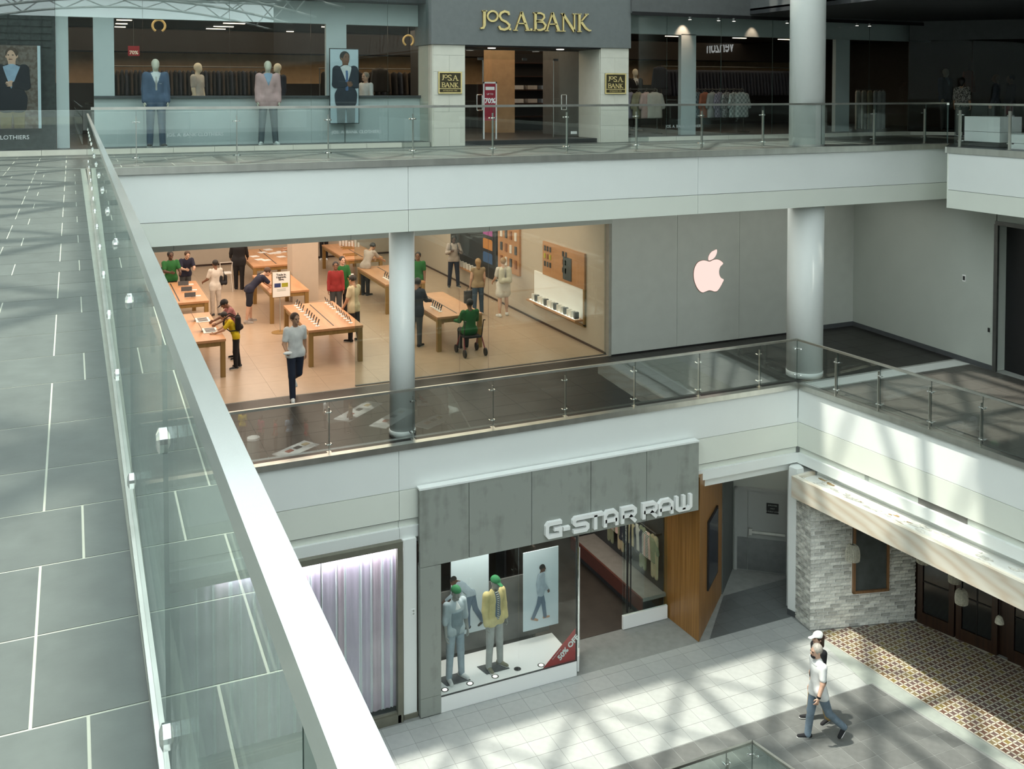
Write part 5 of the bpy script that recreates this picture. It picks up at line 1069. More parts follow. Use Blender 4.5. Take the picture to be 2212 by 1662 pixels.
MB().box(12.08, 12.22, 29.6, 32.4, -4.78, -4.73).build('shelf_board', OAK, o)
for i in range(9): tag(MB().box(12.10, 12.2, 29.7+.29*i, 29.82+.29*i, -4.73, -4.55).build('product_box', tr), '%s white product box from the near end of the shelf under the black panel' % ORD(i), 'box', 'boxes under the black panel')
o = wthing('case_wall', 'amber wall rack of phone cases beside the black panel', 'rack', (12.26, 27.5, -3.5)); MB().box(12.23, 12.30, 26.7, 28.3, -4.3, -2.2).build('board', OAK, o)
for i in range(4):
    for j in range(4): MB().box(12.20, 12.23, 26.85+.36*i, 26.98+.36*i, -4.1+.42*j, -3.85+.42*j).build('phone_case', [MATS['case_rust'], CHAR, tr][(i+j) % 3], o)
tag(MB().box(.6, 3.9, 38.82, 38.88, -3.3, -2.2).build('wall_screen', BLACK), 'black screen high on the back shop wall at the left', 'screen')
tag(MB().lathe((10.4, 30.4, L2), [(.11, 0), (.11, .75), (.09, .78)], 14).build('pedestal', tr), 'short pale round pedestal before the man with the backpack straps', 'stand')
# ================================================================ people on the middle level
yel = cloth('yellow', (.55, .40, .006)); tee = cloth('white_tee', (.72, .73, .72)); jean = cloth('dark_jean', (.016, .022, .042)); crm = cloth('cream', (.52, .46, .30)); tanv = cloth('tan_vest', (.30, .22, .13)); wsk = cloth('white_skirt', (.62, .58, .52)); pink = cloth('dusty_pink', (.30, .12, .12)); hoodie = cloth('oatmeal', (.42, .36, .32)); red_ = cloth('deep_red', (.25, .02, .02)); bjean = cloth('blue_jean', (.04, .07, .11))
gry = cloth('charcoal_shirt', (.05, .055, .06))
def at(px, py, hgt): v = PZ(px, py, L2+hgt); return (v.x, v.y, L2)
P = person('person', 'man in a white tee and dark jeans striding out of the electronics shop', (4.36, 21.15, L2), R(180+6), H=1.88, legs=((-10, 56), (9, 3)), arms=((-14, 10, 14), (8, 14, 62)), nod=2, turn=-14, skin='tan', hair=HBR, hairlen=-1, top=tee, bottom=jean, shoes=WHT, h=.016, fine=True)
h_ = P['hand'](1); tag(MB().ball((h_.x, h_.y-.03, h_.z+.03), .075, 10, (1.3, .8, .5)).build('white_bowl', SIGNW), 'white packet held by the striding man in the white tee', 'packet')
P = person('person', 'child in a yellow tee and black trousers bending over the near left table', (3.55, 24.12, L2), R(86), H=1.46, lean=24, nod=22, legs=((4, 6), (-4, 4)), arms=((42, 6, 30), (36, 6, 30)), skin='tan', hair=HB, hairlen=-1, top=yel, bottom=BLK, shoes=gry); backpack('backpack', 'black backpack worn over the yellow tee', P, BLK, k=.95)
P = person('person', 'customer in dusty pink with a dark cap behind the child in yellow', (3.68, 25.0, L2), R(95), H=1.58, lean=22, nod=20, arms=((36, 6, 30), (36, 6, 30)), skin='brown', hair=HB, hairlen=-1, cap=(BLK, 1), top=pink, bottom=gry, shoes=BLK)
P = person('person', 'bearded man in navy tee and shorts stooping over a table', (4.62, 28.75, L2), R(-82), H=1.80, lean=50, nod=2, legs=((6, 4), (-6, 4)), arms=((38, 6, 10), (44, 6, 12)), skin='light', hair=HBR, hairlen=-1, top=NAVY, bottom=cloth('navy_short', (.012, .014, .026)), blen='shorts', shoes=cloth('grey_trainer', (.33, .30, .28)))
P = person('person', 'woman all in white seen from behind with short black hair', (3.85, 30.1, L2), R(18), H=1.66, legs=((2, 2), (-3, 3)), arms=((14, 14, 50), (2, 8, 8)), skin='brown', hair=HB, top=wsk, hem=.72, bottom=cloth('off_white', (.50, .44, .38)), shoes=gry); backpack('shoulder_bag', 'black bag slung at the side of the woman in white', P, BLK, k=.8, side=(.24, -.04, .16))
x, y, _ = at(368, 549, 1.72); P = person('person', 'bearded seller in a green tee behind the left table', (x, y, L2), R(195), H=1.80, arms=((30, 8, 50, 20), (34, 8, 55, 25)), skin='dark', hair=HB, hairlen=-1, top=GRN, bottom=BLK, shoes=BLK, wide=.15, fat=1.1)
x, y, _ = at(400, 556, 1.45); P = person('person', 'young man in navy leaning beside the green seller at the left', (x, y, L2), R(190), H=1.72, lean=18, nod=10, arms=((30, 8, 60, 20), (30, 8, 60, 20)), skin='light', hair=HBR, hairlen=-1, top=NAVY, bottom=gry, shoes=BLK)
x, y, _ = at(378, 618, 1.28); P = person('person', 'child in green half hidden by the near balustrade at the left table', (1.62, y-.1, L2), R(-70), H=1.32, nod=12, arms=((40, 8, 40), (40, 8, 40)), skin='brown', hair=HB, hairlen=-1, top=GRN, bottom=BLK, shoes=BLK)
v = PZ(518, 628, L2); P = person('person', 'person in bulky black seen from behind on a wire stool', (v.x, v.y+.15, L2), R(-12), H=1.84, legs=((6, 4), (0, 4)), arms=((20, 12, 30), (20, 10, 30)), skin='brown', hair=HB, top=BLK, sleeve='long', hem=.7, bottom=BLK, shoes=BLK, fat=1.25, wide=.15)
o = thing('stool', 'pale wire stool behind the person in black', 'stool', (v.x-.45, v.y+.1, L2)); MB().box(-.19, .19, -.19, .19, .60, .63).build('seat', tr, o); MB().path([(-.17, -.18, .63), (-.20, -.22, 1.0), (.20, -.22, 1.0), (.17, -.18, .63)], .012, 5).build('backrest', tr, o)
for i, j in ((-1, -1), (1, -1), (-1, 1), (1, 1)): MB().bar((i*.16, j*.16, .6), (i*.21, j*.21, 0), .011, 5).build('leg', tr, o)
x, y, _ = at(602, 540, 1.40); P = person('person', 'seller in a green tee at the back by the white papers', (7.15, 34.2, L2), R(80), H=1.72, arms=((50, 8, 30), (50, 8, 30)), skin='tan', hair=HB, hairlen=-1, top=GRN, bottom=BLK, shoes=BLK)
P = person('person', 'dark clothed customer beside the green seller at the back', (7.45, 33.5, L2), R(60), H=1.78, skin='brown', hair=HB, hairlen=-1, top=gry, sleeve='long', bottom=BLK, shoes=BLK)
x, y, _ = at(739, 556, 1.74); P = person('person', 'smiling seller in green holding a phone behind the phone table', (x, y, L2), R(192), H=1.76, arms=((18, 8, 70, 20), (4, 8, 15)), skin='light', hair=HB, hairlen=-1, top=GRN, sleeve='elbow', hem=.74, bottom=BLK, shoes=BLK)
hd_ = P['hand'](0); tag(MB().obox((hd_.x-.04, hd_.y-.05, hd_.z), (.08, 0, 0), (0, .01, .0), (.0, .03, .15)).build('phone', SIGNW), 'white phone held by the smiling green seller', 'phone')
P = person('person', 'customer in a cream printed tee seen from behind at the phone table', (6.80, 25.4, L2), R(35), H=1.78, legs=((4, 2), (-4, 4)), arms=((8, 12, 20), (16, 10, 40)), nod=14, skin='tan', hair=HB, hairlen=-1, top=crm, hem=.70, bottom=BLK, shoes=BLK)
x, y, _ = at(789, 540, 1.50); P = person('person', 'man in a pale tee bending over behind the glass', (x, y, L2), R(-55), H=1.80, lean=32, nod=8, arms=((44, 8, 20), (44, 8, 20)), skin='tan', hair=HB, hairlen=-1, top=hoodie, bottom=BLK, shoes=BLK)
x, y, _ = at(694, 571, 1.66); P = person('person', 'customer in deep red peeping out beside the square column', (6.98, y, L2), R(170), H=1.70, skin='brown', hair=HB, top=red_, sleeve='long', bottom=gry, shoes=BLK)
v = PZ(700, 561, L2); P = person('person', 'customer in dark trousers at the back beyond the square column', (v.x, v.y, L2), R(160), H=1.75, skin='tan', hair=HB, top=gry, bottom=BLK, shoes=WHT)
v = PZ(986, 620, L2); P = person('person', 'man in an oatmeal hoodie with chest straps looking at his phone', (v.x-.10, v.y, L2), R(170), H=1.78, legs=((2, 2), (-2, 2)), arms=((18, 18, 92, 35), (18, 18, 92, 35)), nod=18, skin='dark', hair=HB, hairlen=-1, top=hoodie, sleeve='long', bottom=jean, shoes=gry, stance=.06); backpack('backpack', 'black pack on the man in the oatmeal hoodie', P, BLK)
P = person('person', 'woman with long fair hair in a tan vest and blue jeans', (10.98, 26.9, L2), R(-8), H=1.70, legs=((-3, 2), (5, 4)), arms=((6, 8, 12), (6, 8, 14)), skin='light', hair=HBL, hairlen=.16, top=tanv, sleeve='none', bottom=bjean, shoes=WHT, stance=.04)
h_ = P['hand'](0); o = thing('shopping_bag', 'dark tote bag held by the woman in the tan vest', 'bag', (h_.x-.02, h_.y, h_.z-.42)); MB().box(-.15, .15, -.06, .06, 0, .36).build('bag_body', gry, o); MB().path([(-.07, 0, .36), (-.06, 0, .45), (.06, 0, .45), (.07, 0, .36)], .008, 4).build('handle', gry, o)
P = person('person', 'woman in a white skirt seen from behind beside the amber rack', (11.62, 26.5, L2), R(-4), H=1.74, legs=((-4, 3), (6, 4)), arms=((14, 10, 40), (14, 10, 40)), skin='light', hair=HBL, top=wsk, sleeve='short', hem=.82, bottom=wsk, blen='skirt', shoes=WHT, stance=.05); backpack('backpack', 'pale backpack with a dark badge on the woman in the white skirt', P, cloth('pale_pack', (.50, .47, .36)), k=1.25)
P = person('person', 'man in a green shirt sitting on a walker at the oak table', (9.18, 23.05, L2), R(0), H=1.74, legs=((82, 80), (82, 76)), arms=((30, 12, 50), (30, 12, 50)), skin='brown', hair=HB, hairlen=-1, top=GRN, sleeve='long', hem=.8, bottom=gry, shoes=BLK, seat=.58, fat=1.1, wide=.1)
o = thing('walker', 'red framed walker with four black wheels under the seated man', 'walker', (9.18, 22.98, L2)); MB().box(-.22, .22, -.18, .2, .44, .48).build('seat', BLK, o)
for i, j in ((-1, -1), (1, -1), (-1, 1), (1, 1)):
    MB().bar((i*.24, j*.14, .46), (i*.28, j*.30, .12), .016, 6).build('leg', mat('walker_red', (.22, .02, .03), .4), o); MB().bar((i*.28-.02, j*.30, .1), (i*.28+.02, j*.30, .1), .1, 14).build('wheel', BLACK, o)
for i in (-1, 1): MB().path([(i*.24, -.14, .46), (i*.25, -.24, .90), (i*.25, -.34, .92)], .014, 6).build('handlebar', BLACK, o)
v = PZ(908, 748, L2); P = person('person', 'person in a dark quilted jacket beside the round column', (v.x-.12, v.y, L2), R(-40), H=1.80, lean=6, nod=20, arms=((25, 12, 50), (25, 12, 50)), skin='brown', hair=HB, top=cloth('ink_jacket', (.012, .02, .035)), sleeve='long', hem=.76, bottom=gry, shoes=BLK, fat=1.15)
x, y, _ = at(903, 555, 1.60); P = person('person', 'seller in green partly hidden by the round column', (x, y, L2), R(150), H=1.74, skin='brown', hair=HB, top=GRN, bottom=BLK, shoes=BLK)
# ================================================================ top level: the clothier
px = lambda x, y, Y: PY(x, y, Y).x
DKF = mat('dark_shop_floor', (0.035, 0.036, 0.035), 0.35, var=.15, scale=4)
struct('floor', MB().box(-8, 26, 21.42, 30, -.1, .10), DKF)
cb = struct('trim_10', MB().box(-8, 7.52, 21.33, 21.42, 0, .10).box(12.80, 22.3, 21.33, 21.42, 0, .10), GROUT); tag(cb, 'pale stone kerb under the clothier windows')
x = -3.0
while x < 22.2:
    a, b = x, min(x+.82, 22.3)
    if b <= 7.52 or a >= 12.8: MB().box(a+.004, b-.004, 21.315, 21.40, 0, .104).build('kerb_stone', IVORY, cb)
    x += .82
WG = mat('inner_wall_grey', (0.56, 0.61, 0.61), 0.6, var=.02)
iw = struct('wall_back', MB().box(-.27, -.03, 22.16, 22.3, .1, 2.8).box(.44, .84, 22.16, 22.3, .1, 2.8).box(5.32, 5.79, 22.16, 22.3, .1, 2.8).box(7.58, 8.6, 22.16, 22.3, .1, 2.8).box(.84, 5.32, 22.16, 22.3, .1, 1.12).box(5.79, 7.58, 22.16, 22.3, .1, 1.12).box(-.27, 8.6, 22.16, 22.3, 2.8, 4.3), WG); tag(iw, 'pale inner wall with dark openings behind the clothier glass')
MB().box(.44, 7.6, 22.08, 22.2, 1.12, 1.17).build('window_ledge', CHAR, iw)
DG2 = mat('dark_grid_wall', (0.035, 0.042, 0.040), 0.7, var=.3, scale=12)
dw = struct('wall_back', MB().box(-8, -.28, 22.1, 22.2, .1, 4.3), DG2)
for i in range(9):
    for j in range(14): MB().box(-2.1+i*.2, -2.1+i*.2+.16, 22.07, 22.1, 2.2+j*.14-.04, 2.2+j*.14+.06).build('wall_slip', DG2, dw) if i < 9 and j < 10 else None
xs = [1356, 1470, 1502, 1707, 1804, 1834]; X_ = [px(v, 80, 22.2) for v in xs]
iw2 = struct('wall_back', MB().box(X_[1], X_[2], 22.16, 22.3, .1, 2.8).box(X_[4], X_[5], 22.16, 22.3, .1, 2.8).box(12.6, 24, 22.16, 22.3, 2.78, 3.3), WG); tag(iw2, 'pale inner piers and header behind the right clothier glass')
struct('wall_back', MB().box(-8, 26, 29.4, 29.6, .1, 2.5), TAN); struct('ceiling', MB().box(-8, 26, 22.3, 29.6, 2.98, 3.02), mat('black_ceiling', (.012, .012, .013), .8)); struct('wall_back', MB().box(-8, 26, 29.3, 29.4, .1, 1.5), mat('black_lower_panel', (.015, .015, .017), .7)); struct('wall_back', MB().box(-8, 26, 28.2, 29.3, 2.35, 2.98), mat('brown_bulkhead', (.018, .014, .011), .8))  # flat black panel added to darken the wall below the suits
win = struct('window_5', MB().box(-8, 7.5, 21.38, 21.42, .098, .115), STEELD); tag(win, 'tall frameless glass front of the clothier at the left')
js = [-8, -.26]+[px(v, 200, 21.4) for v in (310, 497, 672, 838)]+[7.50]
for i, (a, b) in enumerate(zip(js, js[1:])):
    q = MB().box(a+.003, b-.003, 21.395, 21.405, .115, 4.3); q.m = [0, 0, 0, 1, 0, 1]; q.build('pane', [GLASSF, GEDGE], win)
win = struct('window_6', MB().box(12.82, 22.3, 21.38, 21.42, .10, .115), STEELD); tag(win, 'frameless glass front of the clothier at the right')
js = [12.82]+[px(v, 200, 21.4) for v in (1440, 1557, 1668, 1877)]+[22.3]
for a, b in zip(js, js[1:]):
    q = MB().box(a+.003, b-.003, 21.395, 21.405, .115, 3.2); q.m = [0, 0, 0, 1, 0, 1]; q.build('pane', [GLASSS, GEDGE], win)
for i in range(3):
    a = Vector((22.3+i*1.25, 21.4-i*1.15, .1)); q = MB().obox(a, (1.24, -1.14, 0), (.007, .007, 0), (0, 0, 3.1)); q.build('pane', GLASSD, win)
struct('wall_back', MB().obox((22.3, 21.38, 2.75), (3.75, -3.45, 0), (.05, .05, 0), (0, 0, .6)), mat('dark_header', (.05, .055, .055), .6)); MB().obox((22.3, 21.36, 0), (3.75, -3.45, 0), (.06, .06, 0), (0, 0, .1)).build('kerb_stone', IVORY, cb)
# portal
pt = struct('wall_back', MB().box(7.60, 8.34, 21.30, 22.4, 0, 2.34).box(11.98, 12.74, 21.30, 22.4, 0, 2.34), GROUT); tag(pt, 'ivory stone portal with a slate blue header')
for x0, x1 in ((7.58, 8.36), (11.96, 12.76)):
    for k, (za, zb_) in enumerate(((0, .42), (.42, .80), (.80, 1.18), (1.18, 1.72), (1.72, 2.10), (2.10, 2.34))):
        for xa, xb in (((x0, x1),) if k % 2 else ((x0, (x0+x1)/2), ((x0+x1)/2, x1))): MB().box(xa+.002, xb-.002, 21.26, 21.32, za+.002, zb_-.002).build('stone_block', IVORY, pt)
MB().box(8.34, 8.37, 21.32, 22.4, 0, 2.34).build('reveal_slab', IVORY, pt); MB().box(11.95, 11.98, 21.32, 22.4, 0, 2.34).build('reveal_slab', IVORY, pt); MB().box(7.56, 7.60, 21.28, 22.2, 0, 2.34).build('side_slab', IVORY, pt)
MB().box(7.52, 12.80, 21.22, 22.4, 2.345, 4.6).build('header', SLATEB, pt); MB().box(8.36, 11.96, 21.26, 22.4, 2.31, 2.345).build('soffit', BLACK, pt)
for v in (1062, 1210): p = PY(v, 100, 21.7); MB().lathe((p.x, 21.7, 2.295), [(.09, 0), (.10, .016)], 16).build('downlight', emis('lamp_white', (1, .95, .85), 3.0), pt)
LT = {'J': [([(160, 100), (160, 235), (150, 262), (122, 268)], [24, 24, 18, 12]), ([(138, 103), (185, 103)], 9)], 'o': [([(237+48*math.cos(t*.4488), 152+48*math.sin(t*.4488)) for t in range(15)], 16)],
      'S': [([(392, 142), (386, 117), (350, 107), (315, 122), (303, 152), (322, 185), (365, 207), (395, 235), (388, 264), (350, 280), (310, 272), (296, 246)], 19)], '.1': [([(390, 274), (411, 274)], 20)],
      'A1': [([(452, 285), (512, 112)], 13), ([(510, 112), (570, 285)], 25), ([(472, 222), (552, 222)], 10), ([(432, 286), (476, 286)], 8), ([(546, 287), (596, 287)], 8)], '.2': [([(590, 279), (611, 279)], 19)],
      'B': [([(642, 118), (642, 288)], 23), ([(642, 124), (690, 124), (720, 140), (725, 165), (705, 190), (650, 198)], 16), ([(650, 200), (712, 207), (737, 238), (725, 270), (690, 284), (642, 284)], 18), ([(620, 121), (660, 121)], 8), ([(620, 288), (665, 288)], 8)],
      'A2': [([(748, 290), (803, 120)], 13), ([(801, 120), (862, 293)], 25), ([(768, 228), (842, 228)], 10), ([(728, 291), (770, 291)], 8), ([(838, 294), (886, 294)], 8)],
      'N': [([(905, 128), (905, 293)], 13), ([(900, 128), (1010, 298)], 23), ([(1010, 298), (1010, 132)], 13), ([(884, 129), (915, 129)], 8), ([(888, 294), (926, 294)], 8), ([(992, 132), (1030, 132)], 8)],
      'K': [([(1057, 132), (1057, 297)], 23), ([(1130, 135), (1070, 205)], 13), ([(1070, 202), (1115, 266), (1148, 290), (1168, 287)], [22, 22, 16, 8]), ([(1036, 133), (1078, 133)], 8), ([(1036, 298), (1080, 298)], 8), ([(1108, 134), (1144, 134)], 8)]}
sg = wthing('shop_sign', 'large gold serif letters on the slate blue header over the entrance', 'sign', (10.2, 21.2, 2.9))
f = lambda a, b: (lambda v: (v.x, v.z))(PY(1010+a/4.369, b/4.369, 21.17)); ks = (f(700, 200)[0]-f(600, 200)[0])/100
for ch, sts in LT.items():
    q = MB()
    for pts, w in sts: q.ribbon((0, 21.215, 0), UX, UZ, FY, [f(*p) for p in pts], [v*ks for v in w] if isinstance(w, list) else w*ks, .05)
    for a, b in [(i, i) for i in range(0)]: pass
    q.m = [0]*len(q.f)
    for i, fc in enumerate(q.f):
        v = [Vector(q.v[k]) for k in fc]; nn = (v[1]-v[0]).cross(v[2]-v[0]); q.m[i] = 0 if abs(nn.normalized().y) > .9 else 1
    q.build('letter' if ch[0] != '.' else 'full_stop', [GOLD, GOLDD], sg)
for k, (xa, xb, za, zb_) in enumerate(((7.69, 8.27, 1.215, 1.72), (12.07, 12.67, 1.205, 1.715))):
    pl = wthing('plaque', 'bronze plaque with gold letters on the %s stone pillar of the entrance' % ['left', 'right'][k], 'sign', ((xa+xb)/2, 21.25, 1.45)); MB().box(xa, xb, 21.235, 21.26, za, zb_).build('plate', BRASSD, pl)
    for r in ((xa, xb, zb_-.03, zb_), (xa, xb, za, za+.03), (xa, xa+.03, za+.03, zb_-.03), (xb-.03, xb, za+.03, zb_-.03), (xa+.03, xb-.03, za+.105, za+.12)): MB().box(r[0], r[1], 21.222, 21.24, r[2], r[3]).build('border', GOLD, pl)
    for chs, (xmin, xmax), (zl, zh) in ((('J', 'o', 'S', '.1', 'A1', '.2'), (112, 611), (za+.295, za+.43)), (('B', 'A2', 'N', 'K'), (620, 1170), (za+.145, za+.265))):
        fx = lambda p, xmin=xmin, xmax=xmax, zl=zl, zh=zh: (xa+.08+(p[0]-xmin)/(xmax-xmin)*(xb-xa-.16), zl+(295-p[1])/190*(zh-zl)); kx = (xb-xa-.16)/(xmax-xmin)
        for ch in chs:
            q = MB()
            for pts, w in LT[ch]: q.ribbon((0, 21.236, 0), UX, UZ, FY, [fx(p) for p in pts], [max(.010, v*kx) for v in w] if isinstance(w, list) else max(.010, w*kx), .008)
            q.build('letter' if ch[0] != '.' else 'full_stop', GOLD, pl)
    text_obj('small_lettering', 'ESTABLISHED 1905', ((xa+xb)/2, 21.231, za+.055), UX, UZ, .042, GOLD, .002, pl, 'CENTER')
# entrance doors
yd = 22.4
for k, (a, b, hx, lab) in enumerate(((8.37, 9.28, 9.17, 'left glass door of the clothier'), (11.22, 11.95, 11.50, 'right glass door of the clothier'))):
    d = struct('door_%d' % (10+k), MB().box(a, b, yd-.02, yd+.02, .0, .10), STEEL); tag(d, lab); MB().box(a, b, yd-.006, yd+.006, .10, 2.05).build('pane', GLASSS, d)
    MB().path([(hx-.07, yd-.05, .80), (hx-.07, yd-.05, 1.18), (hx+.07, yd-.05, 1.18), (hx+.07, yd-.05, .80), (hx-.07, yd-.05, .80)], .014, 8).build('pull_handle', CHROME, d)
    e = b if k == 0 else a; MB().box(e-.14 if k == 0 else e, e if k == 0 else e+.14, yd-.02, yd+.02, 2.04, 2.10).build('patch_fitting', CHROME, d); MB().box(e-.012, e+.012, yd-.012, yd+.012, .1, 2.05).build('edge', STEEL, d)
    tag(MB().lathe((a+.25 if k == 0 else a+.55, yd-.008, .24), [(.0, 0), (.09, .001)], 12).v and None or MB().box(a+.08 if k == 0 else a+.5, a+.26 if k == 0 else a+.68, yd-.009, yd-.006, .17, .24).build('door_sticker', SIGNW, d))
tw = struct('window_7', MB().box(8.37, 11.95, yd-.02, yd+.02, 2.29, 2.32), STEELD); tag(tw, 'glass transom over the clothier entrance'); MB().box(8.37, 11.95, yd-.006, yd+.006, 2.06, 2.29).build('pane', GLASSS, tw); MB().box(10.35, 10.47, yd-.02, yd+.02, 2.04, 2.10).build('patch_fitting', CHROME, tw)
ss = wthing('floor_sign', 'red and white sale stand in the clothier doorway', 'sign', (9.38, 22.2, 0)); MB().box(9.20, 9.23, 22.18, 22.21, 0.02, 1.5).box(9.53, 9.56, 22.18, 22.21, .02, 1.5).box(9.20, 9.56, 22.18, 22.21, 1.46, 1.5).build('frame', SIGNW, ss); MB().box(9.0, 9.8, 22.05, 22.35, 0, .02).build('base', STEEL, ss)
rd = mat('poster_red', (.30, .012, .03), .5); MB().box(9.23, 9.53, 22.19, 22.205, .55, 1.46).build('panel', rd, ss); text_obj('lettering', '70%', (9.38, 22.186, .98), UX, UZ, .17, SIGNW, .002, ss, 'CENTER', bold=.006); text_obj('lettering', 'UP TO', (9.38, 22.186, 1.18), UX, UZ, .06, SIGNW, .002, ss, 'CENTER'); MB().box(9.26, 9.50, 22.183, 22.19, 1.30, 1.38).build('white_strip', SIGNW, ss)
tag(MB().box(8.40, 8.66, 22.36, 22.38, .86, 1.20).build('notice', PAPERW), 'pale notice sheet on the left clothier door', 'notice')
# vinyl words on the glass
vin = mat('frosted_vinyl', (.55, .60, .60), .6, var=0)
for xx, lab, w in ((-2.05, 'frosted shop name lettering on the dark glass under the bearded man poster', 'JOS. A. BANK CLOTHIERS'), (1.80, 'frosted shop name lettering low on the glass by the mannequins', 'JOS. A. BANK CLOTHIERS'), (5.25, 'frosted shop name lettering low on the glass under the smiling man poster', 'JOS. A. BANK CLOTHIERS'), (13.95, 'frosted shop name lettering low on the right-hand glass', 'JOS. A. BANK CLOTHIERS')):
    o = text_obj('glass_lettering', w, (xx, 21.39, .33), UX, UZ, .115 if xx < 0 else .10, vin, .002); tag(o, lab, 'lettering')
# posters in the left windows
p1 = wthing('poster', 'framed poster of a bearded man in a dark jacket on the dark glass wall', 'poster', (-.95, 21.95, .5)); MB().box(-1.45, -.53, 21.90, 21.95, .50, 2.20).build('frame', BLACK, p1); MB().box(-1.43, -.60, 21.895, 21.90, .52, 2.18).build('sheet', two_tone('brick_print', (.10, .07, .055), (.16, .13, .11), 14, kind='noise'), p1); MB().box(-.60, -.545, 21.893, 21.90, .52, 2.18).build('light_edge', PAPER, p1)
blz = cloth('dark_blazer', (.012, .013, .02)); khk = cloth('khaki', (.18, .14, .07)); bsh = cloth('blue_shirt', (.28, .38, .50)); wsh = cloth('white_shirt', (.66, .68, .68)); suit = cloth('suit_blue', (.075, .115, .19)); pinkj = cloth('pink_jacket', (.56, .36, .35)); gst = cloth('graphite_suit', (.035, .042, .055)); tie = cloth('pale_tie', (.45, .44, .42)); btie = cloth('blue_tie', (.10, .17, .32))
V1 = lambda w, z0: [((0, .03, 0), (0, -1, 0)), ((w, 0, .42), (1, 0, -.35)), ((-w, 0, .42), (-1, 0, -.35)), ((0, 0, z0), (0, 0, -1))]
print_fig('figure', p1, (-1.06, 21.884, -.10), 180-8, 2.22, lean=0, nod=2, arms=((20, 8, 75, 40), (10, 10, 30)), skin='light', hair=HBR, hairlen=-1, top=blz, sleeve='long', jacket=True, hem=.72, bottom=khk, decals=[('shirt_front', bsh, V1(.085, .16), .006)])
for o in list(p1.children):
    if o.name.startswith('printed'):
        for v in o.data.vertices: v.co.z = max(v.co.z, .63-.0) if False else v.co.z
p2 = wthing('poster', 'tall poster of a smiling man in a graphite suit and blue tie', 'poster', (5.67, 21.9, .5)); MB().box(5.33, 6.01, 21.90, 21.93, .53, 2.24).build('frame', BLACK, p2); MB().box(5.345, 5.995, 21.895, 21.90, .545, 2.22).build('sheet', PAPER, p2)
print_fig('figure', p2, (5.70, 21.884, .0), 180+14, 2.16, lean=-3, nod=-4, turn=-12, arms=((14, 8, 75, 45), (14, 8, 75, 45)), skin='brown', hair=HB, hairlen=-1, top=gst, sleeve='long', jacket=True, hem=.74, bottom=cloth('grey_trouser', (.25, .27, .28)), decals=[('shirt_front', wsh, V1(.07, .12), .006), ('tie', btie, [((0, .03, 0), (0, -1, 0)), ((.022, 0, 0), (1, 0, 0)), ((-.022, 0, 0), (-1, 0, 0)), ((0, 0, .1), (0, 0, -1)), ((0, 0, .47), (0, 0, 1))], .010)])
def trim_print(parent, z0, x0, x1):
    """cut the printed figure at the poster's edges"""
    import bmesh
    off = Vector(OFF[parent.name])
    for o in list(parent.children):
        if not o.name.startswith('printed'): continue
        bm = bmesh.new(); bm.from_mesh(o.data); L = o.location+off
        for co, no in (((0, 0, z0-L.z), (0, 0, -1)), ((x0-L.x, 0, 0), (-1, 0, 0)), ((x1-L.x, 0, 0), (1, 0, 0))):
            bmesh.ops.bisect_plane(bm, geom=bm.verts[:]+bm.edges[:]+bm.faces[:], plane_co=co, plane_no=no, clear_outer=True)
        if len(bm.verts) == 0: bm.free(); bpy.data.objects.remove(o); continue
        bm.to_mesh(o.data); bm.free()
trim_print(p1, .53, -1.43, -.60); trim_print(p2, .55, 5.345, 5.995)
MB().bar((5.68, 21.92, .53), (5.68, 21.92, .1), .012, 6).build('post', STEELD, p2)
# dressed mannequins
vt = lambda w, z0, m1, m2: [('shirt_front', m1, V1(w, z0), .004)]+([('tie', m2, [((0, .03, 0), (0, -1, 0)), ((.022, 0, 0), (1, 0, 0)), ((-.022, 0, 0), (-1, 0, 0)), ((0, 0, z0+.02), (0, 0, -1)), ((0, 0, .47), (0, 0, 1))], .010)] if m2 else [])
sk_ = dict(skin='cream', cat='mannequin', face=False, wide=.06, arms=((2, 6, 10), (2, 6, 10)), h=.016)
person('mannequin', 'cream headed mannequin in a blue suit and pale tie in the clothier window', (1.62, 21.76, .10), R(182), H=1.84, top=suit, sleeve='long', jacket=True, hem=.74, bottom=cloth('suit_blue_dark', (.055, .09, .15)), shoes=BLK, stance=.03, decals=vt(.06, .17, wsh, tie)+[('pocket_square', wsh, [((0, .05, 0), (0, -1, 0)), ((-.05, 0, 0), (1, 0, 0)), ((-.10, 0, 0), (-1, 0, 0)), ((0, 0, .335), (0, 0, 1)), ((0, 0, .315), (0, 0, -1))], .006)], **sk_)
person('mannequin', 'cream headed mannequin in a pink jacket and grey jeans in the clothier window', (3.93, 21.74, .10), R(176), H=1.83, top=pinkj, sleeve='long', jacket=True, hem=.76, bottom=cloth('slate_jean', (.085, .11, .13)), shoes=WHT, stance=.06, decals=vt(.055, .12, bsh, None), **sk_)
for i, (x, y, c_, rz_, lab) in enumerate(((px(427, 150, 24.6), 24.6, 'pale_grey', 235, 'mannequin in a grey shirt turned aside inside the clothier'), (px(600, 150, 24.2), 24.2, 'ink', 120, 'dark shirted mannequin seen in profile behind the pink jacket'), (px(372+1000, 150, 25.5), 25.5, 'black', 180, 'black suited mannequin in the right clothier window beside the portal'))):
    person('mannequin', lab, (x, y, .10), R(rz_), H=1.85, top=MATS['cloth_'+c_], sleeve='long' if i else 'short', hem=.76, bottom=BLK, shoes=BLK, decals=vt(.05, .15, wsh, BLK) if i == 2 else (), **{**sk_, 'h': .02})
x = px(2030, 150, 21.9); person('mannequin', 'cream headed mannequin in a navy blazer in the dim far right window', (24.0, 21.6, .10), R(185), H=1.86, top=cloth('navy_blazer', (.03, .05, .09)), sleeve='long', jacket=True, hem=.76, bottom=cloth('grey_trouser', (.25, .27, .28)), shoes=BLK, decals=vt(.05, .15, bsh, None), **{**sk_, 'h': .02})
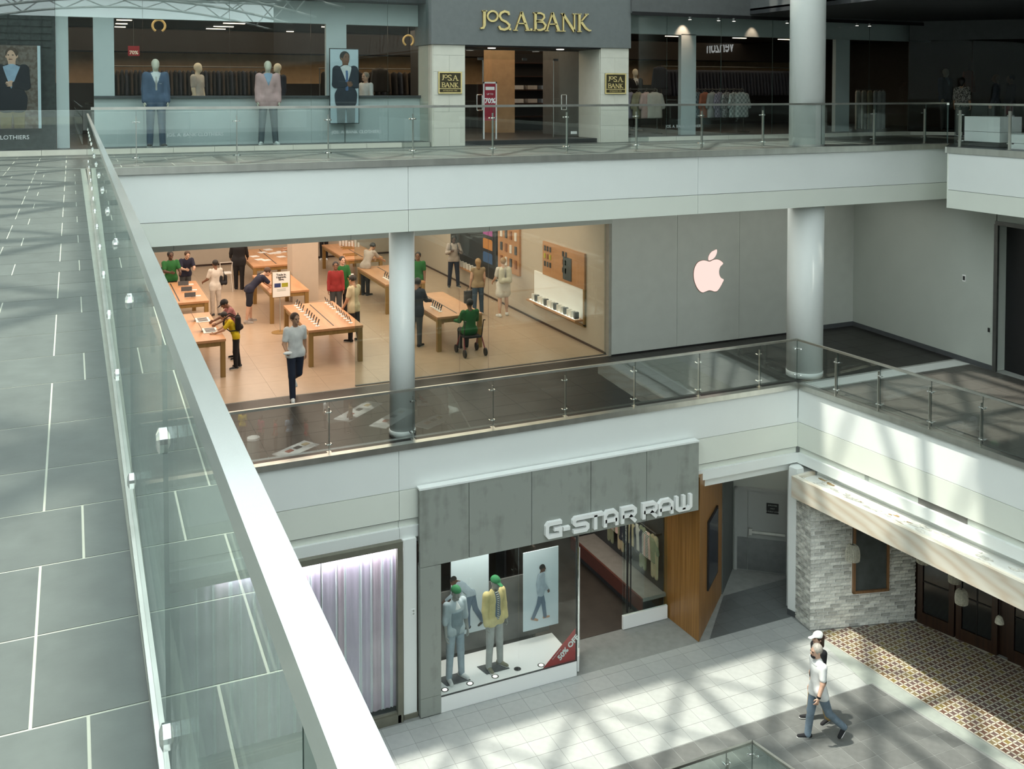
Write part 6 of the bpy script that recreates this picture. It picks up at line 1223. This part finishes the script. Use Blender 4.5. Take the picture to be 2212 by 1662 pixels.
# rails of dark suits inside
jm = garment(cloth('suit_black', (.010, .010, .013)), 'jacket'); jm2 = garment(cloth('suit_midnight', (.018, .024, .040)), 'jacket'); jm3 = garment(cloth('suit_umber', (.035, .026, .02)), 'jacket')
for nm, x0, x1, y, n_, ln, lab in (('left', .9, 5.2, 27.6, 40, 4.4, 'dark suit jacket in the long row on the left rail of the clothier'), ('middle', 6.6, 9.2, 27.8, 16, 2.7, 'dark suit jacket in the short row behind the smiling man poster'), ('right', 17.3, 23.0, 26.6, 44, 4, 'midnight blue jacket in the row on the right rail of the clothier')):
    rl = wthing('suit_rail', 'hanging rail of dark suits on the %s of the clothier' % nm, 'rail', ((x0+x1)/2, y, 1.9)); zr = 1.93 if nm != 'right' else 2.07; MB().bar((x0-.15, y, zr), (x1+.15, y, zr), .015, 6).build('bar', STEELD, rl); MB().bar((x0-.12, y, 1.93), (x0-.12, y, .1), .015, 6).build('leg', STEELD, rl); MB().bar((x1+.12, y, 1.93), (x1+.12, y, .1), .015, 6).build('leg', STEELD, rl)
    for i in range(n_): hang([jm, jm2, jm3][(i*7) % 3] if nm != 'right' else jm2, '%s dark jacket from the left on the %s suit rail of the clothier' % (ORD(i), nm), (x0+(x1-x0)*i/(n_-1), y, 1.86 if nm != 'right' else 2.0), R(90+random.uniform(-3, 3)), 'row of suits on the %s' % nm, hook=False, name='suit_jacket', k=1.0 if nm != 'right' else 1.25)
def rack(label, xa, y, z, items, step, side, grp):
    xb = xa+step*(len(items)-1); r = wthing('clothes_rack', label, 'rack', ((xa+xb)/2, y, .1)); MB().bar((xa-.08, y, z+.05), (xb+.08, y, z+.05), .012, 6).build('bar', STEELD, r)
    for x in (xa-.08, xb+.08): MB().bar((x, y, z+.05), (x, y, .1), .014, 6).build('leg', STEELD, r); MB().box(x-.02, x+.02, y-.25, y+.25, .1, .13).build('foot', STEELD, r)
    for i, (m_, k_, lab) in enumerate(items): hang(gmesh(m_, k_), lab, (xa+step*i, y, z), R(side if i < len(items)-1 else 8), grp, k=1.22)
rack('low rack of pastel polo shirts in the right clothier window', 13.85, 23.0, 1.28, [('lilac', 'shirt', 'lilac shirt on the low rack beside the portal'), ('straw', 'shirt', 'straw coloured shirt on the low rack beside the portal'), ('pale_rose', 'shirt', 'pale rose shirt on the low rack beside the portal'), ('stone', 'shirt', 'stone grey shirt facing out on the low rack beside the portal')], .26, 28, 'pastel shirts beside the portal')
rack('low rack of checked shirts in the middle of the right clothier window', 16.05, 23.0, 1.28, [('blue_check', 'shirt', 'blue checked shirt at the left end of the checked shirt rack'), ('coral', 'shirt', 'coral shirt among the checked shirts'), ('pale_grey', 'shirt', 'plain pale grey shirt among the checked shirts'), ('violet_check', 'shirt', 'violet checked shirt in the checked shirt rack'), ('grey_print', 'shirt', 'grey patterned shirt in the checked shirt rack'), ('white_check', 'shirt', 'white checked shirt second from the right of its rack'), ('white_check', 'shirt', 'white checked shirt facing out at the right end of its rack')], .25, 28, 'checked shirts in the right window')
rack('low rack of pale trousers in the dim right clothier window', 22.1, 23.2, 1.28, [('stone', 'trousers', 'stone trousers facing out at the left of the trouser rack'), ('stone', 'trousers', 'stone trousers second on the trouser rack'), ('sand', 'trousers', 'sand trousers on the trouser rack'), ('pale_grey', 'trousers', 'grey trousers fourth on the trouser rack'), ('pale_grey', 'trousers', 'grey trousers at the right end of the trouser rack')], .24, 28, 'trousers in the right window')
for x_, y_, z_, m_, lab in ((px(1425, 180, 25.5), 25.5, 2.05, 'ink', 'dark jacket hung open on the tan wall of the right clothier window'), (7.9, 26.6, 1.95, 'black', 'black jacket hung on the tan wall behind the narrow pane'), (25.3, 21.9, 1.95, 'coral', 'coral jacket hung in the dim far right window')): hang(gmesh(m_, 'jacket'), lab, (x_, y_, z_), R(3), 'jackets shown on the walls')
# lamps, ring emblem, sale card
L = mat('lamp_bar_case', (.3, .3, .3), .5); lm = emis('lamp_bar', (1.0, .82, .60), 4.5)
bars = [(252, 43, 34), (250, 51, 26), (248, 58, 24), (248, 64, 16), (249, 69, 10), (483, 50, 50), (462, 57, 46), (446, 62, 44), (432, 68, 40), (415, 73, 38), (404, 77, 36), (394, 82, 36), (620, 68, 16), (618, 83, 22), (756, 82, 24), (842, 92, 26), (696, 58, 14), (1440, 78, 40), (1586, 82, 36), (1684, 85, 36), (1855, 85, 30)]
for i, (x, y, w) in enumerate(bars):
    a, b = PZ(x, y, 2.93), PZ(x+w, y, 2.93)
    if a.y > 29: a, b = PY(x, y, 28.9), PY(x+w, y, 28.9); a.z = b.z = min(2.93, max(2.6, a.z))
    o = wthing('ceiling_lamp', 'slim ceiling light bar inside the clothier, %s' % ('far left cluster' if i < 5 else 'stepping row behind the blue suit' if i < 12 else 'near the smiling man poster' if i < 17 else 'over the right window'), 'lamp', (a.x, a.y, 2.93), 'ceiling light bars'); MB().box(a.x, b.x, a.y, a.y+.09, a.z+.01, a.z+.05).build('case', L, o); MB().box(a.x, b.x, a.y, a.y+.09, a.z-.005, a.z+.01).build('tube', lm, o)
def ring(label, x, y, Y, r):
    v = PY(x, y, Y); o = wthing('wreath_emblem', label, 'emblem', tuple(v)); q = MB()
    pts = [(v.x+r*math.cos(t*.2618), Y, v.z+r*math.sin(t*.2618)) for t in range(-4, 17)]; q.path(pts, r*.20, 6); q.build('ring', GOLD, o); MB().bar((v.x, Y, v.z+r), (v.x, Y, 2.98), .006, 4).build('wire', STEELD, o)
ring('gold ring emblem hanging behind the left clothier glass', 343, 56, 24.5, .14); ring('gold ring emblem hanging behind the narrow pane beside the portal', 882, 88, 25.0, .14)
v = PY(289, 110, 25.5); o = wthing('sale_card', 'small red sale card hanging inside the left clothier window', 'sign', tuple(v)); MB().box(v.x-.13, v.x+.13, 25.5, 25.51, v.z-.12, v.z+.12).build('card', rd, o); text_obj('lettering', '70%', (v.x, 25.495, v.z-.08), UX, UZ, .12, SIGNW, .002, o, 'CENTER', bold=.004); MB().bar((v.x, 25.505, v.z+.12), (v.x, 25.505, 2.98), .004, 4).build('wire', STEELD, o)
# wall shelves and tan posts inside the entrance
sh = wthing('shop_shelf', 'dark shelf unit with folded shirts seen through the clothier doorway', 'shelf', (13.0, 26.5, .1)); MB().box(11.9, 14.0, 26.9, 27.0, .1, 2.4).build('back', BLACK, sh)
for z in (.5, .9, 1.3, 1.7, 2.1): MB().box(11.9, 14.0, 26.5, 26.9, z, z+.03).build('board', DWOOD, sh)
for i in range(8): tag(MB().box(12.0+(i % 4)*.45, 12.3+(i % 4)*.45, 26.52, 26.8, .93+.4*(i//4), 1.05+.4*(i//4)).build('folded_shirt', [wsh, tie, bsh, khk][i % 4]), 'folded shirt on the dark shelves inside the clothier', 'clothing', 'folded shirts inside the clothier')
struct('trim_11', MB().box(10.8, 11.5, 25.4, 26.0, .1, 2.98), TAN); struct('wall_back', MB().box(8.6, 8.7, 22.4, 26, .1, 2.98), DARK); struct('wall_back', MB().box(11.95, 12.0, 22.42, 24.5, .1, 2.98), mat('grey_side_wall', (.12, .13, .13), .6))
# downlights along the right bulkhead
for i, (x, y) in enumerate(((1489, 13), (1551, 16), (1584, 18), (1699, 23), (1850, 29), (1877, 30))):
    v = PY(x, y, 21.08); o = wthing('downlight', 'small round downlight in the row on the dark bulkhead above the right clothier glass', 'lamp', tuple(v), 'bulkhead downlights'); MB().lathe((v.x, 21.05, 3.10), [(.05, 0), (.055, .07)], 12).build('can', STEELD, o); MB().lathe((v.x, 21.05, 3.095), [(.04, 0), (.04, .006)], 12).build('lens', emis('lamp_white', (1, .95, .85), 3.0), o)
for x, e in ((1482, 32), (1632, 15)):
    v = PY(x, 30, 22.0); l = bpy.data.lights.new('wall_washer', 'SPOT'); l.energy = e; l.color = (1, .70, .50); l.spot_size = R(58); l.spot_blend = .8; o = bpy.data.objects.new('wall_washer', l); COL.objects.link(o); o.location = (v.x, 21.86, 3.24); o.rotation_euler = (R(30), 0, 0)
# pale benches on the right part
for nm, lab, y0, y1, z0, z1 in (('bench', 'pale two-tier block bench behind the far right balustrade', 15.5, 16.45, .12, .69), ('bench', 'lower pale block bench cut by the right edge of the picture', 14.0, 15.27, 0, .32)):
    o = wthing(nm, lab, 'bench', (19.2, y0, 0)); zm = z0+(z1-z0)*.4
    if z0 > 0: MB().box(18.98, 19.5, y0+.06, y1-.06, 0, z0).build('plinth', DARK, o)
    MB().box(18.90, 19.6, y0, y1, z0, zm-.004).build('lower_block', WHITE, o); MB().box(18.90, 19.6, y0, y1, zm+.004, z1).build('upper_block', WHITE, o)
# people on the top level
person('person', 'grey haired person in white with a black face mask inside the clothier', (px(790, 185, 23.0), 23.0, .10), R(120), H=1.62, skin='light', hair=mat('hair_grey', (.25, .22, .18), .6, var=.2, scale=40), top=wsh, sleeve='long', bottom=BLK, shoes=BLK, cap=None)
person('person', 'man in a pale blue shirt standing inside the clothier doorway', (px(1232, 165, 23.6), 23.6, .10), R(170), H=1.80, skin='brown', hair=HB, hairlen=-1, top=bsh, bottom=cloth('slate_jean', (.085, .11, .13)), shoes=BLK)
person('person', 'dark haired woman in a patterned blouse in the dim far right', (23.2, 20.3, 0), R(-60), H=1.66, skin='tan', hair=HB, hairlen=.1, top=two_tone('black_white_print', (.40, .38, .34), (.02, .02, .02), 30, kind='noise'), sleeve='elbow', bottom=BLK, shoes=BLK)
person('person', 'bald man in dark clothes talking in the dim far right', (24.1, 19.9, 0), R(30), H=1.76, skin='tan', top=gst, sleeve='long', bottom=BLK, shoes=BLK); person('person', 'dark haired man in black beside the bald man in the dim far right', (24.5, 19.75, 0), R(60), H=1.74, skin='tan', hair=HB, hairlen=-1, top=BLK, sleeve='long', bottom=BLK, shoes=BLK)
# ================================================================ strollers on the ground floor
v = PZ(1766, 1588, L1); man = (12.36, 13.80, L1)
P = person('person', 'grey haired man in a white polo shirt and light jeans walking past the restaurant', man, R(80), H=1.80, legs=((-21, 26), (11, 3)), arms=((6, 8, 16), (-10, 8, 24)), lean=2, nod=4, skin='light', hair=mat('hair_silver', (.42, .38, .33), .6, var=.2, scale=40), hairlen=-1, top=cloth('white_polo', (.74, .75, .74)), hem=.80, bottom=cloth('faded_jean', (.15, .20, .25), var=.25), shoes=BLK, h=.013, fine=True, fat=1.08,
           decals=[('collar', cloth('white_polo', (.74, .75, .74)), [((0, 0, .475), (0, 0, -1)), ((.10, 0, .48), (1, 0, 0)), ((-.10, 0, .48), (-1, 0, 0))], .010)])
rt = P['root']; hc = P['hc']; MB().ball(tuple(hc+np.array([0, .058, -.085])), .048, 12, (1.15, .85, .8)).build('face_mask', BLK, rt, True)
pe = P['pel']; q = MB(); pts = [(.148*math.cos(t*.3307), .100*math.sin(t*.3307), pe[2]+.10) for t in range(20)]
S_, E_, W_, d_ = P['arms'][0]; MB().bar(tuple(W_-d_*.03), tuple(W_+d_*.0), .036, 12).build('watch', BLACK, rt)
w = PZ(1757, 1562, L1)
P = person('person', 'woman in a white cap and black top walking beside the man in the white polo', (w.x+.12, w.y+.02, L1), R(80), H=1.70, legs=((-6, 10), (10, 3)), arms=((8, 8, 20), (-8, 8, 20)), skin='light', hair=HBR, hairlen=.15, cap=(WHT, 1), top=BLK, hem=.70, bottom=cloth('tan_trouser', (.36, .25, .10)), shoes=BLK, h=.016, fine=True)
# ================================================================ mirrored views: the food court below and the shop opposite
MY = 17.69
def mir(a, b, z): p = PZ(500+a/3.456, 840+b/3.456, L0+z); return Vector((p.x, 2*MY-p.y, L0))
ftop = mat('food_table_white', (.80, .80, .78), .4)
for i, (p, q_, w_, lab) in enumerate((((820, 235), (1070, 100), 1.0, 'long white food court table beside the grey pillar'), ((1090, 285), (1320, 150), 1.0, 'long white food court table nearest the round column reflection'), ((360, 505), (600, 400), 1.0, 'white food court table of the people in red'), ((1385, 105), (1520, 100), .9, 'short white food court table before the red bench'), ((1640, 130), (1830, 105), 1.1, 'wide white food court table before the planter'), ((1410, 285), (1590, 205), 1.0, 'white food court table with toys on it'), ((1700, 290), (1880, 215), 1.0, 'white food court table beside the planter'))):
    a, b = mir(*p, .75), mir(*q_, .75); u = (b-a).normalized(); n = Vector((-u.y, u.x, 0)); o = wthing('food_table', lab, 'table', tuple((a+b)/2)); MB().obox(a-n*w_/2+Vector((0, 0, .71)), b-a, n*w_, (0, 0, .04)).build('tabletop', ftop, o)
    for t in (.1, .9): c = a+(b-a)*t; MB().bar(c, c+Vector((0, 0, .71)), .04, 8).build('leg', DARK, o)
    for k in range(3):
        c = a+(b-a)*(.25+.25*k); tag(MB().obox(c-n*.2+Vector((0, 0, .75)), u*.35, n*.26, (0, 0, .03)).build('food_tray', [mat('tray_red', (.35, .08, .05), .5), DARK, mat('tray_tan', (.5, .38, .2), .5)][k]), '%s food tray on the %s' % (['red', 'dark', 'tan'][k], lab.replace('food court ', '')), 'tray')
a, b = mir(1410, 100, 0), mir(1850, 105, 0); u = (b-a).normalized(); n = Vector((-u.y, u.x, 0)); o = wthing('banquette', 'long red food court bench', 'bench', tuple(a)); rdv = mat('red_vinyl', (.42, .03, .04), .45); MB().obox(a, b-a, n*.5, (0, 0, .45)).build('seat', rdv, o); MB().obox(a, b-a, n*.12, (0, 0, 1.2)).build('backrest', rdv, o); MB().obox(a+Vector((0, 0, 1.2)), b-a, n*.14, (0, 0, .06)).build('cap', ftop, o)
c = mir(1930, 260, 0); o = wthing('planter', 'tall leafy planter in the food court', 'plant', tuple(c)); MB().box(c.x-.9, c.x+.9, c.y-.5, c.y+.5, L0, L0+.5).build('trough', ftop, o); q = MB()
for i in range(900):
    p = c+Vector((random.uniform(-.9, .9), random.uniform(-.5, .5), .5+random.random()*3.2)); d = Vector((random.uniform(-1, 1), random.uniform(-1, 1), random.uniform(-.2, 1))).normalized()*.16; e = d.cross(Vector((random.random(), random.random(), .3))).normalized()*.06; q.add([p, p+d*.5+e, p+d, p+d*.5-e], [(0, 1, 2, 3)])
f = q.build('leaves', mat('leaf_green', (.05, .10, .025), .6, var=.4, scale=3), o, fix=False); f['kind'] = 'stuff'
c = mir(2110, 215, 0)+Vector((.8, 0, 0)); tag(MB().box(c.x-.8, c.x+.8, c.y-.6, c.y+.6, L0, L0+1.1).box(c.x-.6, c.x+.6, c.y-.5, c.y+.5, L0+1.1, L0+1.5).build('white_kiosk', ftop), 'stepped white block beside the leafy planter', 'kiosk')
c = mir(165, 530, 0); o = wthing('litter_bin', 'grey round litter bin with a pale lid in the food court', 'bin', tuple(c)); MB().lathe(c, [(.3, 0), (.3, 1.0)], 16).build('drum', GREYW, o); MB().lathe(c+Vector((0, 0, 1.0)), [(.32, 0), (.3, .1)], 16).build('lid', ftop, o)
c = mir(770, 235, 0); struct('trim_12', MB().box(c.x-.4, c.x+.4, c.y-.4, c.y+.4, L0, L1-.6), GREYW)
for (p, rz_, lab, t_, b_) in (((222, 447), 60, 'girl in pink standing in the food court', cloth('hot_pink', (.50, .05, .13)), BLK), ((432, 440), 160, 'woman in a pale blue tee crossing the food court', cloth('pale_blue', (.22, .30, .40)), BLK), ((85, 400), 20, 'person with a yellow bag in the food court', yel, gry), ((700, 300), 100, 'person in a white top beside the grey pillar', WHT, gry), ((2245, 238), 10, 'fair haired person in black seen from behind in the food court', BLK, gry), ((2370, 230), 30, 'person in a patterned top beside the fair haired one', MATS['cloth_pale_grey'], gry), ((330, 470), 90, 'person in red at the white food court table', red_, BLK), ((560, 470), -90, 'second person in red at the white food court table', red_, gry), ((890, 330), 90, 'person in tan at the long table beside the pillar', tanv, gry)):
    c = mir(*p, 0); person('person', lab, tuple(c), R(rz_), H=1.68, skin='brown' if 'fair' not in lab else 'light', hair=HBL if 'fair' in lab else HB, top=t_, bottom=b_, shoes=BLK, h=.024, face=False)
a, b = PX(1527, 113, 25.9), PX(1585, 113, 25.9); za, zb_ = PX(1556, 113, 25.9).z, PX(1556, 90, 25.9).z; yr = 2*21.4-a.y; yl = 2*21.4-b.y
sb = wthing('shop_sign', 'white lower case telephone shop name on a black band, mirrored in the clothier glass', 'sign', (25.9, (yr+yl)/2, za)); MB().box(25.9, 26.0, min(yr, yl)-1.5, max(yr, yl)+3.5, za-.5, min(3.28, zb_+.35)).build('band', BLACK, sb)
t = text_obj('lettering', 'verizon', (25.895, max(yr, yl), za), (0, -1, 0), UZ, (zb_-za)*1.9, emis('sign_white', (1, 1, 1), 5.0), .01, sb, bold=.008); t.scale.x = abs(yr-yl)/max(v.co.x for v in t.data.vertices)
